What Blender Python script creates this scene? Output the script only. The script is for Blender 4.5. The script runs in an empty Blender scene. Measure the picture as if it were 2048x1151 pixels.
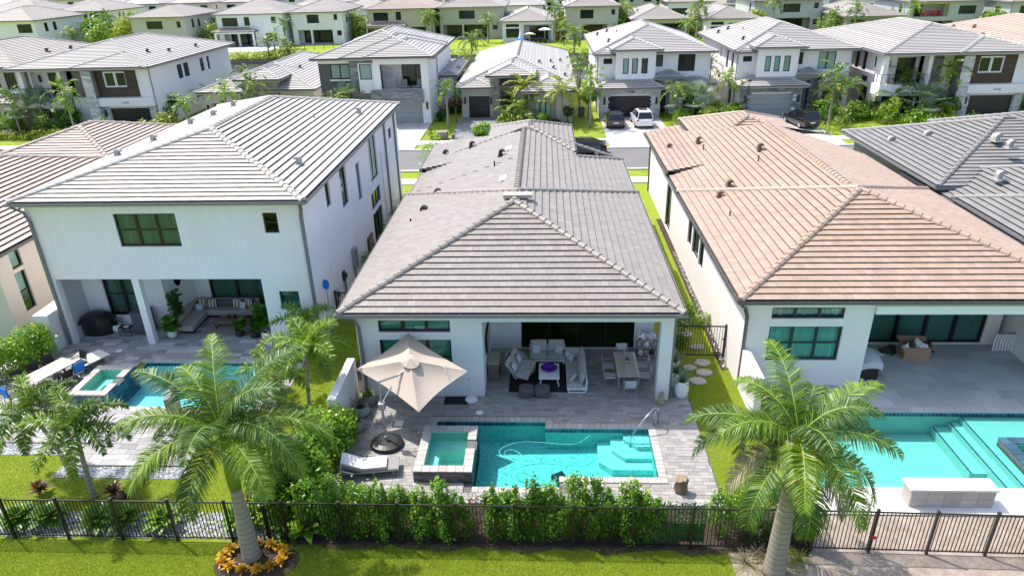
import bpy, math, random
import numpy as np
from mathutils import Vector, Matrix
random.seed(11)
rng = np.random.default_rng(5)
sc = bpy.context.scene
COL = sc.collection
R = math.radians
# ---------------------------------------------------------------- camera
CAMH = 16.5
PITCH, YAW, ROLL = 0.442055794, 0.0516611976, -0.0247439848
FPX = 1390.0
_f = Vector((-math.sin(YAW)*math.cos(PITCH), math.cos(YAW)*math.cos(PITCH), -math.sin(PITCH)))
_r = Vector((math.cos(YAW), math.sin(YAW), 0))
_u = _r.cross(_f)
_c, _s = math.cos(ROLL), math.sin(ROLL)
CR = _c*_r + _s*_u
CU = -_s*_r + _c*_u
CF = _f
CAMP = Vector((0, 0, CAMH))
cam = bpy.data.cameras.new('camera'); camo = bpy.data.objects.new('camera', cam); COL.objects.link(camo)
mw = Matrix.Identity(4)
for i in range(3):
    mw[i][0] = CR[i]; mw[i][1] = CU[i]; mw[i][2] = -CF[i]; mw[i][3] = CAMP[i]
camo.matrix_world = mw
cam.sensor_width = 36; cam.lens = 36*FPX/2048; cam.clip_end = 3000; cam.clip_start = 0.1
sc.camera = camo
def proj(p):
    d = Vector(p)-CAMP; z = d.dot(CF)
    if z < .1: return None
    return 1024+FPX*d.dot(CR)/z, 575.5-FPX*d.dot(CU)/z, z
def inframe(p, m=30):
    q = proj(p)
    return q is not None and -m < q[0] < 2048+m and -m < q[1] < 1151+m
# ---------------------------------------------------------------- light
SD = Vector((-0.52, 0.345, 1.0)).normalized()          # towards the sun
wd = bpy.data.worlds.new('World'); sc.world = wd; wd.use_nodes = True
nt = wd.node_tree; bg = nt.nodes['Background']
sky = nt.nodes.new('ShaderNodeTexSky'); sky.sky_type = 'NISHITA'; sky.sun_disc = False
sky.sun_elevation = math.asin(SD.z); sky.sun_rotation = math.atan2(SD.x, SD.y)
sky.air_density = 1.0; sky.dust_density = 2.2; sky.ozone_density = 0.3
nt.links.new(sky.outputs[0], bg.inputs[0]); bg.inputs[1].default_value = 0.15
sun = bpy.data.lights.new('sun', 'SUN'); suno = bpy.data.objects.new('sun', sun); COL.objects.link(suno)
sun.energy = 2.75; sun.angle = R(0.53); sun.color = (1.0, .965, .91)
suno.rotation_euler = (-SD).to_track_quat('-Z', 'Y').to_euler()
sc.view_settings.view_transform = 'Standard'; sc.view_settings.look = 'None'
sc.view_settings.exposure = 1.12; sc.view_settings.gamma = 1; sc.view_settings.use_curve_mapping = False
sc.cycles.max_bounces = 12; sc.cycles.transparent_max_bounces = 24; sc.cycles.diffuse_bounces = 7
sc.cycles.caustics_reflective = False; sc.cycles.caustics_refractive = False
# ---------------------------------------------------------------- mesh builder
def root_loc(o):
    v = Vector((0, 0, 0))
    while o is not None:
        v += o.location; o = o.parent
    return v
class MB:
    def __init__(s): s.v = []; s.f = []; s.t = []; s.m = []
    def add(s, vs, fs, t=0.0, m=0):
        n = len(s.v); s.v.extend([tuple(p) for p in vs])
        for f in fs:
            s.f.append([i+n for i in f]); s.t.append(t); s.m.append(m)
    def quad(s, *p, t=0.0, m=0): s.add(p, [list(range(len(p)))], t, m)
    def box(s, x0, x1, y0, y1, z0, z1, t=0.0, m=0):
        s.add([(x0,y0,z0),(x1,y0,z0),(x1,y1,z0),(x0,y1,z0),(x0,y0,z1),(x1,y0,z1),(x1,y1,z1),(x0,y1,z1)],
              [[3,2,1,0],[4,5,6,7],[0,1,5,4],[1,2,6,5],[2,3,7,6],[3,0,4,7]], t, m)
    def mbox(s, M, sx, sy, sz, t=0.0, m=0, taper=1.0):
        a = []
        for z, k in ((-.5, 1), (.5, taper)):
            for x, y in ((-.5,-.5),(.5,-.5),(.5,.5),(-.5,.5)):
                a.append(M @ Vector((x*sx*k, y*sy*k, z*sz)))
        s.add(a, [[3,2,1,0],[4,5,6,7],[0,1,5,4],[1,2,6,5],[2,3,7,6],[3,0,4,7]], t, m)
    def rbox(s, x0, x1, y0, y1, z0, z1, b=.03, t=0.0, m=0, M=None):
        # box with softened edges (chamfered top and bottom rims and corners)
        def ring(i, z):
            a = b*1.0
            X0, X1, Y0, Y1 = x0+i, x1-i, y0+i, y1-i
            return [(X0+a,Y0,z),(X1-a,Y0,z),(X1,Y0+a,z),(X1,Y1-a,z),(X1-a,Y1,z),(X0+a,Y1,z),(X0,Y1-a,z),(X0,Y0+a,z)]
        vs = ring(b, z0)+ring(b*.3, z0+b*.3)+ring(0, z0+b)+ring(0, z1-b)+ring(b*.3, z1-b*.3)+ring(b, z1)
        if M is not None: vs = [M @ Vector(p) for p in vs]
        fs = [list(range(7,-1,-1)), list(range(40,48))]
        for k in range(5):
            for i in range(8):
                j = (i+1) % 8
                fs.append([k*8+i, k*8+j, k*8+8+j, k*8+8+i])
        s.add(vs, fs, t, m)
    def beam(s, p0, p1, w, h=None, t=0.0, m=0, up=(0,0,1)):
        p0 = Vector(p0); p1 = Vector(p1); d = (p1-p0); L = d.length
        if L < 1e-6: return
        d /= L; u = Vector(up)
        if abs(d.dot(u)) > .98: u = Vector((0,1,0))
        a = d.cross(u).normalized(); b = a.cross(d)
        h = w if h is None else h
        c = []
        for p in (p0, p1):
            for x, y in ((-1,-1),(1,-1),(1,1),(-1,1)): c.append(p + a*x*w/2 + b*y*h/2)
        s.add(c, [[3,2,1,0],[4,5,6,7],[0,1,5,4],[1,2,6,5],[2,3,7,6],[3,0,4,7]], t, m)
    def tube(s, pts, r, n=7, t=0.0, m=0, cap=True):
        pts = [Vector(p) for p in pts]; N = len(pts)
        rr = r if isinstance(r, (list, tuple)) else [r]*N
        vs = []; prev = None
        for i, p in enumerate(pts):
            d = (pts[min(i+1, N-1)]-pts[max(i-1, 0)]).normalized()
            if prev is None:
                u = Vector((0,0,1)) if abs(d.z) < .9 else Vector((1,0,0))
                a = d.cross(u).normalized()
            else:
                a = (prev - d*prev.dot(d)).normalized()
            prev = a; b = d.cross(a)
            for k in range(n):
                th = 2*math.pi*k/n
                vs.append(p + (a*math.cos(th)+b*math.sin(th))*rr[i])
        fs = []
        for i in range(N-1):
            for k in range(n):
                j = (k+1) % n
                fs.append([i*n+k, i*n+j, i*n+n+j, i*n+n+k])
        if cap: fs += [list(range(n-1,-1,-1)), list(range((N-1)*n, N*n))]
        s.add(vs, fs, t, m)
    def lathe(s, prof, c=(0,0,0), n=16, t=0.0, m=0, sx=1, sy=1):
        vs = []; fs = []; N = len(prof)
        for r, z in prof:
            for k in range(n):
                th = 2*math.pi*k/n
                vs.append((c[0]+r*sx*math.cos(th), c[1]+r*sy*math.sin(th), c[2]+z))
        for i in range(N-1):
            for k in range(n):
                j = (k+1) % n
                fs.append([i*n+k, i*n+j, i*n+n+j, i*n+n+k])
        if prof[0][0] > .001: fs.append(list(range(n-1,-1,-1)))
        if prof[-1][0] > .001: fs.append(list(range((N-1)*n, N*n)))
        s.add(vs, fs, t, m)
    def grid(s, nx, ny, fn, t=0.0, m=0):
        vs = [fn(i/nx, j/ny) for j in range(ny+1) for i in range(nx+1)]
        fs = [[j*(nx+1)+i, j*(nx+1)+i+1, (j+1)*(nx+1)+i+1, (j+1)*(nx+1)+i] for j in range(ny) for i in range(nx)]
        s.add(vs, fs, t, m)
    def slab(s, nx, ny, fn, th, t=0.0, m=0):
        # a sheet with thickness: fn(u,v)->Vector, thickened downwards by th
        top = [Vector(fn(i/nx, j/ny)) for j in range(ny+1) for i in range(nx+1)]
        bot = [p-Vector((0,0,th)) for p in top]; n = len(top); W = nx+1
        fs = [[j*W+i, j*W+i+1, (j+1)*W+i+1, (j+1)*W+i] for j in range(ny) for i in range(nx)]
        fs += [[a+n for a in reversed(f)] for f in fs]
        for i in range(nx):
            fs.append([i+n, i+1+n, i+1, i]); k = ny*W; fs.append([k+i, k+i+1, k+i+1+n, k+i+n])
        for j in range(ny):
            a, b = j*W, (j+1)*W; fs.append([a, b, b+n, a+n]); a += nx; b += nx; fs.append([a+n, b+n, b, a])
        s.add(top+bot, fs, t, m)
    def mesh(s, name, mats, off=None, smooth=False):
        me = bpy.data.meshes.new(name)
        vs = s.v if off is None else [(p[0]-off[0], p[1]-off[1], p[2]-off[2]) for p in s.v]
        me.from_pydata(vs, [], s.f)
        if not isinstance(mats, (list, tuple)): mats = [mats]
        for q in mats: me.materials.append(MAT[q] if isinstance(q, str) else q)
        if len(mats) > 1: me.polygons.foreach_set('material_index', s.m)
        if any(s.t):
            at = me.attributes.new('v', 'FLOAT', 'FACE'); at.data.foreach_set('value', s.t)
        if smooth: me.polygons.foreach_set('use_smooth', [True]*len(s.f))
        me.update()
        return me
    def build(s, name, mats, parent=None, w=False, smooth=False, kind=None, loc=None, label=None):
        if not s.f: return None
        off = root_loc(parent) if (w and parent is not None) else None
        o = bpy.data.objects.new(name, s.mesh(name, mats, off, smooth)); COL.objects.link(o)
        if parent is not None: o.parent = parent
        if loc is not None: o.location = loc
        if kind: o['kind'] = kind
        if label: o['label'] = label
        return o
def np_mesh(name, V, k, mat, parent=None, tint=None, kind=None, off=None, smooth=False):
    """V: (n*k,3) vertices, faces are consecutive runs of k."""
    V = np.asarray(V, dtype=np.float32).reshape(-1, 3)
    if off is not None: V = V-np.array(off, dtype=np.float32)
    n = len(V)//k
    me = bpy.data.meshes.new(name)
    me.vertices.add(n*k); me.vertices.foreach_set('co', V.ravel())
    me.loops.add(n*k); me.loops.foreach_set('vertex_index', np.arange(n*k, dtype=np.int32))
    me.polygons.add(n); me.polygons.foreach_set('loop_start', np.arange(0, n*k, k, dtype=np.int32))
    me.polygons.foreach_set('loop_total', np.full(n, k, dtype=np.int32))
    me.materials.append(MAT[mat])
    if tint is not None:
        at = me.attributes.new('v', 'FLOAT', 'FACE'); at.data.foreach_set('value', np.asarray(tint, dtype=np.float32))
    me.update(calc_edges=True)
    if smooth: me.polygons.foreach_set('use_smooth', [True]*n)
    o = bpy.data.objects.new(name, me); COL.objects.link(o)
    if parent is not None: o.parent = parent
    if kind: o['kind'] = kind
    return o
def tag(o, label=None, cat=None, group=None, kind=None):
    if label: o['label'] = label
    if cat: o['category'] = cat
    if group: o['group'] = group
    if kind: o['kind'] = kind
    return o
def thing(name, label, cat, loc=(0,0,0), rz=0.0, group=None):
    o = bpy.data.objects.new(name, None); COL.objects.link(o); o.empty_display_size = .3
    o.location = loc; o.rotation_euler = (0, 0, rz)
    return tag(o, label, cat, group)
def dup(root, loc, rz=0.0, label=None, group=None, sc_=None):
    def cp(o, par):
        c = o.copy(); COL.objects.link(c); c.parent = par
        for ch in o.children: cp(ch, c)
        return c
    r = cp(root, None); r.location = loc; r.rotation_euler = (0, 0, rz)
    if sc_: r.scale = (sc_, sc_, sc_) if not isinstance(sc_, tuple) else sc_
    if label: r['label'] = label
    if group: r['group'] = group
    return r
def struct(name, mb, mat, smooth=False):
    o = mb.build(name, mat, smooth=smooth); o['kind'] = 'structure'; return o
# ---------------------------------------------------------------- materials
MAT = {}
class NT:
    def __init__(s, name):
        m = bpy.data.materials.new(name); m.use_nodes = True; s.m = m; s.t = m.node_tree; s.n = s.t.nodes
        s.b = s.n['Principled BSDF']; s.out = s.n['Material Output']; MAT[name] = m
    def node(s, ty, **k):
        x = s.n.new(ty)
        for a, b in k.items():
            if a.startswith('i_'): x.inputs[a[2:].replace('_', ' ')].default_value = b
            else: setattr(x, a, b)
        return x
    def link(s, a, b): s.t.links.new(a, b)
    def math(s, op, a, b=None, c=None):
        x = s.n.new('ShaderNodeMath'); x.operation = op
        for i, q in enumerate((a, b, c)):
            if q is None: continue
            if isinstance(q, (int, float)): x.inputs[i].default_value = q
            else: s.link(q, x.inputs[i])
        return x.outputs[0]
    def mix(s, f, a, b, ty='MIX'):
        x = s.n.new('ShaderNodeMixRGB'); x.blend_type = ty
        for i, q in enumerate((f, a, b)):
            if isinstance(q, (int, float)): x.inputs[i].default_value = q
            elif isinstance(q, tuple): x.inputs[i].default_value = q+(1,) if len(q) == 3 else q
            else: s.link(q, x.inputs[i])
        return x.outputs[0]
    def scale(s, col, f):
        x = s.n.new('ShaderNodeVectorMath'); x.operation = 'SCALE'; s.link(col, x.inputs[0])
        if isinstance(f, (int, float)): x.inputs['Scale'].default_value = f
        else: s.link(f, x.inputs['Scale'])
        return x.outputs[0]
    def pos(s): return s.n.new('ShaderNodeNewGeometry').outputs['Position']
    def obj(s): return s.n.new('ShaderNodeTexCoord').outputs['Object']
    def noise(s, scale, vec=None, detail=4, rough=.6, out='Fac'):
        x = s.n.new('ShaderNodeTexNoise'); x.inputs['Scale'].default_value = scale
        x.inputs['Detail'].default_value = detail; x.inputs['Roughness'].default_value = rough
        if vec is not None: s.link(vec, x.inputs['Vector'])
        return x.outputs[out]
    def tint(s):
        a = s.n.new('ShaderNodeAttribute'); a.attribute_name = 'v'
        o = s.n.new('ShaderNodeObjectInfo')
        return s.math('FRACT', s.math('ADD', a.outputs['Fac'], o.outputs['Random']))
    def ramp(s, f, *st):
        x = s.n.new('ShaderNodeValToRGB'); e = x.color_ramp.elements
        while len(e) < len(st): e.new(.5)
        for i, (p, c) in enumerate(st): e[i].position = p; e[i].color = c+(1,) if len(c) == 3 else c
        s.link(f, x.inputs[0]); return x.outputs[0]
    def bump(s, h, st=.3, dist=.02):
        x = s.n.new('ShaderNodeBump'); x.inputs['Strength'].default_value = st; x.inputs['Distance'].default_value = dist
        s.link(h, x.inputs['Height']); s.link(x.outputs[0], s.b.inputs['Normal']); return x
    def rgb(s, c):
        x = s.n.new('ShaderNodeRGB'); x.outputs[0].default_value = c+(1,); return x.outputs[0]
def pm(name, col, rough=.6, col2=None, var=0.0, noise=None, noise2=None, bump=None, metal=0.0, spec=.5, coat=0.0):
    """plain procedural material: tint variation between pieces, two scales of mottling, fine bump"""
    n = NT(name); P = n.obj() if name.startswith('o_') else n.pos()
    t = n.tint()
    c = n.rgb(col)
    if col2: c = n.mix(n.math('FRACT', n.math('MULTIPLY', t, 7.31)), col, col2)
    f = None
    if var: f = n.math('ADD', n.math('MULTIPLY', n.math('SUBTRACT', t, .5), 2*var), 1.0)
    for q in (noise, noise2):
        if q:
            g = n.math('ADD', n.math('MULTIPLY', n.math('SUBTRACT', n.noise(q[0], P), .5), 2*q[1]), 1.0)
            f = g if f is None else n.math('MULTIPLY', f, g)
    if f is not None: c = n.scale(c, f)
    n.link(c, n.b.inputs['Base Color'])
    n.b.inputs['Roughness'].default_value = rough; n.b.inputs['Metallic'].default_value = metal
    n.b.inputs['Specular IOR Level'].default_value = spec
    if coat: n.b.inputs['Coat Weight'].default_value = coat; n.b.inputs['Coat Roughness'].default_value = .05
    if bump: n.bump(n.noise(bump[0], P, 5), bump[1], bump[2] if len(bump) > 2 else .01)
    return n
def leafmat(name, c1, c2, c3=None, trans=.35, rough=.42):
    n = NT(name); t = n.tint()
    c = n.ramp(t, (0.0, c1), (.62, c2), (1.0, c3 or c2))
    c = n.scale(c, n.math('ADD', n.math('MULTIPLY', n.noise(1.3, n.pos(), 3), .7), .65))
    n.link(c, n.b.inputs['Base Color']); n.b.inputs['Roughness'].default_value = rough
    n.b.inputs['Specular IOR Level'].default_value = .4
    tr = n.node('ShaderNodeBsdfTranslucent'); n.link(n.scale(n.mix(.45, c, (.30, .42, .04)), 1.3), tr.inputs['Color'])
    mx = n.node('ShaderNodeMixShader'); mx.inputs[0].default_value = trans
    n.link(n.b.outputs[0], mx.inputs[1]); n.link(tr.outputs[0], mx.inputs[2]); n.link(mx.outputs[0], n.out.inputs['Surface'])
    return n
def wallmat(name, col, dirt=.11):
    n = NT(name); P = n.pos()
    sep = n.node('ShaderNodeSeparateXYZ'); n.link(P, sep.inputs[0])
    g = n.noise(.55, P, 5, .65); h = n.noise(7, P, 3)
    mp = n.node('ShaderNodeMapping'); mp.inputs['Scale'].default_value = (3.5, 3.5, .22); n.link(P, mp.inputs[0])
    st = n.noise(1.0, mp.outputs[0], 4)
    f = n.math('ADD', n.math('MULTIPLY', n.math('SUBTRACT', g, .5), dirt*1.6), 1.0)
    f = n.math('MULTIPLY', f, n.math('ADD', n.math('MULTIPLY', n.math('SUBTRACT', st, .55), dirt), 1.0))
    f = n.math('MULTIPLY', f, n.math('ADD', n.math('MULTIPLY', n.math('SUBTRACT', h, .5), .03), 1.0))
    n.link(n.scale(n.rgb(col), f), n.b.inputs['Base Color']); n.b.inputs['Roughness'].default_value = .85
    n.b.inputs['Specular IOR Level'].default_value = .2
    n.bump(n.noise(55, P, 3), .25, .004)
def tilemat(name, col, col2, streak=.08):
    n = NT(name); P = n.pos(); t = n.tint()
    c = n.mix(n.math('FRACT', n.math('MULTIPLY', t, 7.31)), col, col2)
    f = n.math('ADD', n.math('MULTIPLY', n.math('SUBTRACT', t, .5), .10), 1.0)
    f = n.math('MULTIPLY', f, n.math('ADD', n.math('MULTIPLY', n.math('SUBTRACT', n.noise(.35, P, 5, .7), .5), streak*2.0), 1.0))
    f = n.math('MULTIPLY', f, n.math('ADD', n.math('MULTIPLY', n.math('SUBTRACT', n.noise(9, P, 5, .75), .5), streak*2.4), 1.0))
    n.link(n.scale(n.scale(c, f), .72), n.b.inputs['Base Color']); n.b.inputs['Roughness'].default_value = .58
    n.b.inputs['Specular IOR Level'].default_value = .55
    n.bump(n.noise(45, P, 4), .35, .004)
wallmat('white_stucco', (.80, .755, .775)); wallmat('blue_white_stucco', (.73, .735, .77)); wallmat('cream_stucco', (.70, .63, .55))
wallmat('ivory_stucco', (.77, .72, .69)); wallmat('taupe_stucco', (.30, .285, .26)); wallmat('sage_stucco', (.45, .435, .365))
wallmat('beige_stucco', (.52, .46, .37)); wallmat('grey_stucco', (.46, .475, .48)); wallmat('greige_stucco', (.50, .47, .42))
wallmat('trim_grey', (.42, .41, .40)); wallmat('darkgrey_stucco', (.10, .10, .105))
tilemat('tile_light', (.545, .50, .44), (.61, .56, .50)); tilemat('tile_grey', (.308, .268, .236), (.352, .312, .275))
tilemat('tile_terracotta', (.455, .325, .24), (.515, .38, .285), .13); tilemat('tile_slate', (.27, .258, .243), (.315, .30, .285))
tilemat('tile_brown', (.50, .39, .33), (.56, .44, .37)); tilemat('tile_far', (.43, .38, .34), (.49, .44, .40))
tilemat('tile_pink', (.62, .44, .35), (.68, .49, .40)); tilemat('tile_pale', (.46, .43, .40), (.53, .495, .46))
pm('soffit', (.55, .55, .54), .8, noise=(1, .04)); pm('under', (.03, .03, .03), .9)
pm('gutter_grey', (.20, .20, .205), .45, noise=(2, .12)); pm('gutter_dark', (.10, .095, .09), .45, noise=(2, .12))
pm('spout_grey', (.17, .175, .18), .45, noise=(3, .1)); pm('frame_black', (.012, .012, .013), .35)
pm('frame_bronze', (.03, .024, .02), .4); pm('frame_white', (.75, .75, .73), .5)
pm('hood_dark', (.035, .03, .028), .5, noise=(20, .2)); pm('hood_brown', (.16, .09, .06), .6, noise=(20, .2)); pm('hood_grey', (.36, .35, .33), .6, noise=(20, .2))
pm('charcoal', (.022, .022, .025), .5, noise=(3, .1), bump=(40, .1)); pm('door_dark', (.012, .014, .018), .35); pm('door_grey', (.30, .31, .315), .5)
pm('wood_panel', (.045, .026, .018), .55, (.06, .034, .024), .15, noise=(4, .25), bump=(30, .2))
pm('stone_light', (.44, .43, .42), .8, (.62, .61, .60), .22, noise=(6, .2), bump=(25, .6, .02))
pm('stone_grey', (.17, .17, .175), .8, (.30, .30, .31), .22, noise=(6, .2), bump=(25, .6, .02))
pm('stone_tan', (.25, .21, .18), .8, (.33, .285, .25), .2, noise=(6, .2), bump=(25, .6, .02))
pm('patch_white', (.75, .75, .74), .6)
pm('lamp_glass', (.7, .68, .6), .3); pm('white_paint', (.76, .76, .75), .5, noise=(3, .05)); pm('red_paint', (.6, .02, .02), .5)
def glass(name, tintc, gl=.03, rough=.02):
    n = NT(name)
    tr = n.node('ShaderNodeBsdfTransparent'); tr.inputs[0].default_value = tintc+(1,)
    g = n.node('ShaderNodeBsdfGlossy'); g.inputs['Roughness'].default_value = rough; g.inputs['Color'].default_value = (.9, .95, .95, 1)
    fr = n.node('ShaderNodeFresnel'); fr.inputs[0].default_value = 1.5
    mx = n.node('ShaderNodeMixShader'); n.link(n.math('ADD', n.math('MULTIPLY', fr.outputs[0], .5), gl*.3), mx.inputs[0])
    n.link(tr.outputs[0], mx.inputs[1]); n.link(g.outputs[0], mx.inputs[2]); n.link(mx.outputs[0], n.out.inputs['Surface'])
glass('glass_green', (.70, .87, .84)); glass('glass_dark', (.64, .72, .69), .02)
n = pm('far_glass', (.010, .022, .023), .10, spec=.45); 
n = pm('green_blind', (.20, .33, .29), .25, var=.15, noise=(1.2, .15), spec=.8)
# curtains: pale fabric
pm('curtain', (.50, .66, .62), .9, noise=(2.5, .12)); pm('blind', (.30, .60, .52), .9)
ORD = ['first','second','third','fourth','fifth','sixth','seventh','eighth','ninth','tenth','eleventh','twelfth','thirteenth','fourteenth','fifteenth','sixteenth','seventeenth','eighteenth','nineteenth','twentieth']+[f'{i}th' for i in range(21,60)]
# ---------------------------------------------------------------- roofs
def clip(poly, ax, val, keep_gt):
    out = []; n = len(poly)
    for i in range(n):
        a, b = poly[i], poly[(i+1) % n]
        ia = (a[ax] >= val) if keep_gt else (a[ax] <= val); ib = (b[ax] >= val) if keep_gt else (b[ax] <= val)
        if ia: out.append(a)
        if ia != ib:
            k = (val-a[ax])/(b[ax]-a[ax]); out.append((a[0]+k*(b[0]-a[0]), a[1]+k*(b[1]-a[1])))
    return out
def area(p): return abs(sum(p[i][0]*p[(i+1)%len(p)][1]-p[(i+1)%len(p)][0]*p[i][1] for i in range(len(p))))/2
def tile_geo(mb, poly, v0, ex, fr, t, th=.017, lo=None, hi=.02):
    """one tile (or one whole course) as a closed slab lying in the face frame fr=(origin,u,v,n); its low edge is propped up"""
    O, U, V, N = fr
    if lo is None: lo = .094 if abs(N.x) > .1 else .072
    n = len(poly); top = []; bot = []
    for u, v in poly:
        h = lo+(hi-lo)*(v-v0)/ex
        p = O+U*u+V*v
        top.append(p+N*h); bot.append(p+N*(h-th))
    fs = [list(range(n)), list(range(2*n-1, n-1, -1))]
    for i in range(n):
        j = (i+1) % n; fs.append([i, i+n, j+n, j])
    mb.add(top+bot, fs, t)
def hip_faces(x0, x1, y0, y1, z, sl, gable=''):
    w, d = x1-x0, y1-y0; cx, cy = (x0+x1)/2, (y0+y1)/2
    if d >= w:
        h = w/2*sl; a = Vector((cx, y0+(0 if 'S' in gable else w/2), z+h)); b = Vector((cx, y1-(0 if 'N' in gable else w/2), z+h))
        P = [Vector((x0,y0,z)), Vector((x1,y0,z)), Vector((x1,y1,z)), Vector((x0,y1,z))]
        F = {'E': [P[1], P[2], b, a], 'W': [P[3], P[0], a, b]}
        if 'S' not in gable: F['S'] = [P[0], P[1], a]
        if 'N' not in gable: F['N'] = [P[2], P[3], b]
    else:
        h = d/2*sl; a = Vector((x0+d/2, cy, z+h)); b = Vector((x1-d/2, cy, z+h))
        P = [Vector((x0,y0,z)), Vector((x1,y0,z)), Vector((x1,y1,z)), Vector((x0,y1,z))]
        F = {'S': [P[0], P[1], b, a], 'E': [P[1], P[2], b], 'N': [P[2], P[3], a, b], 'W': [P[3], P[0], a]}
    if d >= w: hips = [(P[0], a), (P[1], a), (P[2], b), (P[3], b)]
    else: hips = [(P[0], a), (P[3], a), (P[1], b), (P[2], b)]
    hips = [q for q in hips if not (('S' in gable and q[0].y == y0) or ('N' in gable and q[0].y == y1))]
    return F, hips, (a, b)
class Roof:
    def __init__(s, parent, mat, name='roof'):
        s.parent = parent; s.mat = mat; s.deck = MB(); s.courses = MB(); s.tiles = []; s.caps = []; s.gut = MB(); s.sof = MB(); s.hips = []
        s.name = name
    def hip(s, x0, x1, y0, y1, z, sl, mode='tiles', ex=.36, tw=.31, gable='', hidden=None, fascia='gutter', tiled='SEWN', gut='SEWN', th=.2, only=None, faces=None):
        F, hips, rg = hip_faces(x0, x1, y0, y1, z, sl, gable)
        if faces: F.update(faces)
        for k, p in F.items():
            if only and k not in only: continue
            U = (p[1]-p[0]).normalized(); N = (p[1]-p[0]).cross(p[2]-p[0]).normalized(); V = N.cross(U)
            O = p[0]
            s.deck.add([q-N*.012 for q in p], [list(range(len(p)))])
            p2 = [((q-O).dot(U), (q-O).dot(V)) for q in p]
            vm = max(q[1] for q in p2); um = max(q[0] for q in p2)
            cen = sum(p, Vector())/len(p)
            facing = N.dot(CAMP-cen) > 0
            if not facing or k not in tiled: continue
            r = 0
            while r*ex < vm-.03:
                v0 = r*ex; v1 = min(v0+ex, vm)
                row = clip(clip(p2, 1, v0, True), 1, v1, False)
                if len(row) < 3: break
                if mode == 'courses':
                    tile_geo(s.courses, row, v0, ex, (O, U, V, N), random.random(), .03, .075)
                else:
                    u = -(tw/2 if r % 2 else 0); um0 = min(q[0] for q in row); um1 = max(q[0] for q in row)
                    while u < um1:
                        if u+tw > um0:
                            c = clip(clip(row, 0, u+.0025, True), 0, u+tw-.0025, False)
                            if len(c) >= 3 and area(c) > .004:
                                ctr = O+U*(u+tw/2)+V*(v0+ex/2)
                                if not (hidden and hidden(ctr)):
                                    full = len(c) == 4 and area(c) > (tw-.008)*ex*.995
                                    s.tiles.append((c, v0, ex, (O, U, V, N), ctr, full, u, tw))
                        u += tw
                r += 1
        if not only:
            for (e, a) in hips: s.hips.append((e, a))
        if (rg[1]-rg[0]).length > .3 and not only: s.hips.append((rg[0], rg[1]))
        # soffit + fascia
        if only: x1 = x0+.6
        zz = z-.02
        s.sof.add([(x0+.02,y0+.02,zz-th),(x1-.02,y0+.02,zz-th),(x1-.02,y1-.02,zz-th),(x0+.02,y1-.02,zz-th),(x0+.02,y0+.02,zz),(x1-.02,y0+.02,zz),(x1-.02,y1-.02,zz),(x0+.02,y1-.02,zz)],
              [[3,2,1,0],[0,1,5,4],[1,2,6,5],[2,3,7,6],[3,0,4,7]])
        g = .14; zt = z+.0; zb = z-.13
        def U_(ax, fixed, sgn, a, b):
            # an open-topped gutter trough along one eave
            def bx(d0, d1, z0, z1, ea=0, eb=0):
                lo, hi = sorted((fixed+sgn*d0, fixed+sgn*d1))
                if ax == 'x': s.gut.box(a-ea, b+eb, lo, hi, z0, z1)
                else: s.gut.box(lo, hi, a-ea, b+eb, z0, z1)
            bx(-.015, .012, zb+.02, zt-.01); bx(.012, g-.02, zb, zb+.02); bx(g-.02, g, zb, zt)
            L = b-a; nb = int(L/.75)
            for i in range(nb):
                q = a+(i+.5)*L/nb
                lo, hi = sorted((fixed, fixed+sgn*(g-.02)))
                if ax == 'x': s.gut.box(q-.02, q+.02, lo, hi, zt-.03, zt-.015)
                else: s.gut.box(lo, hi, q-.02, q+.02, zt-.03, zt-.015)
        if 'S' in gut: U_('x', y0, -1, x0-g, x1+g)
        if 'E' in gut: U_('y', x1, 1, y0+.003, y1)
        if 'W' in gut: U_('y', x0, -1, y0+.003, y1)
        if 'N' in gut: U_('x', y1, 1, x0-g, x1+g)
    def finish(s, gutmat='gutter_grey', capmat=None, capobj=False, maxt=300, capw=.135, hidcap=None, sofmat='soffit'):
        capmat = capmat or s.mat
        ro = s.deck.build(s.name, 'under', s.parent, w=True)
        s.ro = ro
        off = root_loc(s.parent)
        if s.courses.f: s.courses.build('tile_courses', s.mat, ro, w=True)
        s.sof.build('soffit', sofmat, s.parent, w=True)
        if s.gut.f: s.gut.build('gutter', gutmat, s.parent, w=True)
        if s.tiles:
            def size(q):
                if not inframe(q[4], 5): return 0
                O, U, V, N = q[3]; p = proj(q[4]); d = (CAMP-q[4])
                return area(q[0])*abs(N.dot(d.normalized()))/(d.length**2)*1e3+random.random()*1e-6
            order = sorted(s.tiles, key=size, reverse=True)
            share = {}; rest = MB()
            for i, q in enumerate(order):
                c, v0, ex, fr, ctr, full, u, tw = q
                t = random.random(); j = random.uniform(-.0025, .0025)
                if i < maxt and size(q) > 1e-5:
                    O, U, V, N = fr
                    if full:
                        key = tuple(round(x, 4) for x in N)
                        if key not in share:
                            mb = MB(); tile_geo(mb, [(.0025,0),(tw-.0025,0),(tw-.0025,ex),(.0025,ex)], 0, ex, (Vector(), U, V, N), 0)
                            share[key] = mb.mesh('roof_tile', s.mat)
                        o = bpy.data.objects.new('roof_tile', share[key]); o.location = O+U*u+V*v0+N*j-off
                    else:
                        mb = MB(); B = O+U*u+V*v0
                        tile_geo(mb, [(a-u, b-v0) for a, b in c], 0, ex, (Vector(), U, V, N), 0)
                        o = bpy.data.objects.new('roof_tile', mb.mesh('roof_tile', s.mat)); o.location = B+N*j-off
                    COL.objects.link(o); o.parent = ro
                else:
                    O, U, V, N = fr; tile_geo(rest, c, v0, ex, (O+N*j, U, V, N), t)
            rest.build('roof_tiles', s.mat, ro, w=True, kind='stuff')
        # caps over hips and ridges
        capmb = MB(); cnt = 0
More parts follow.
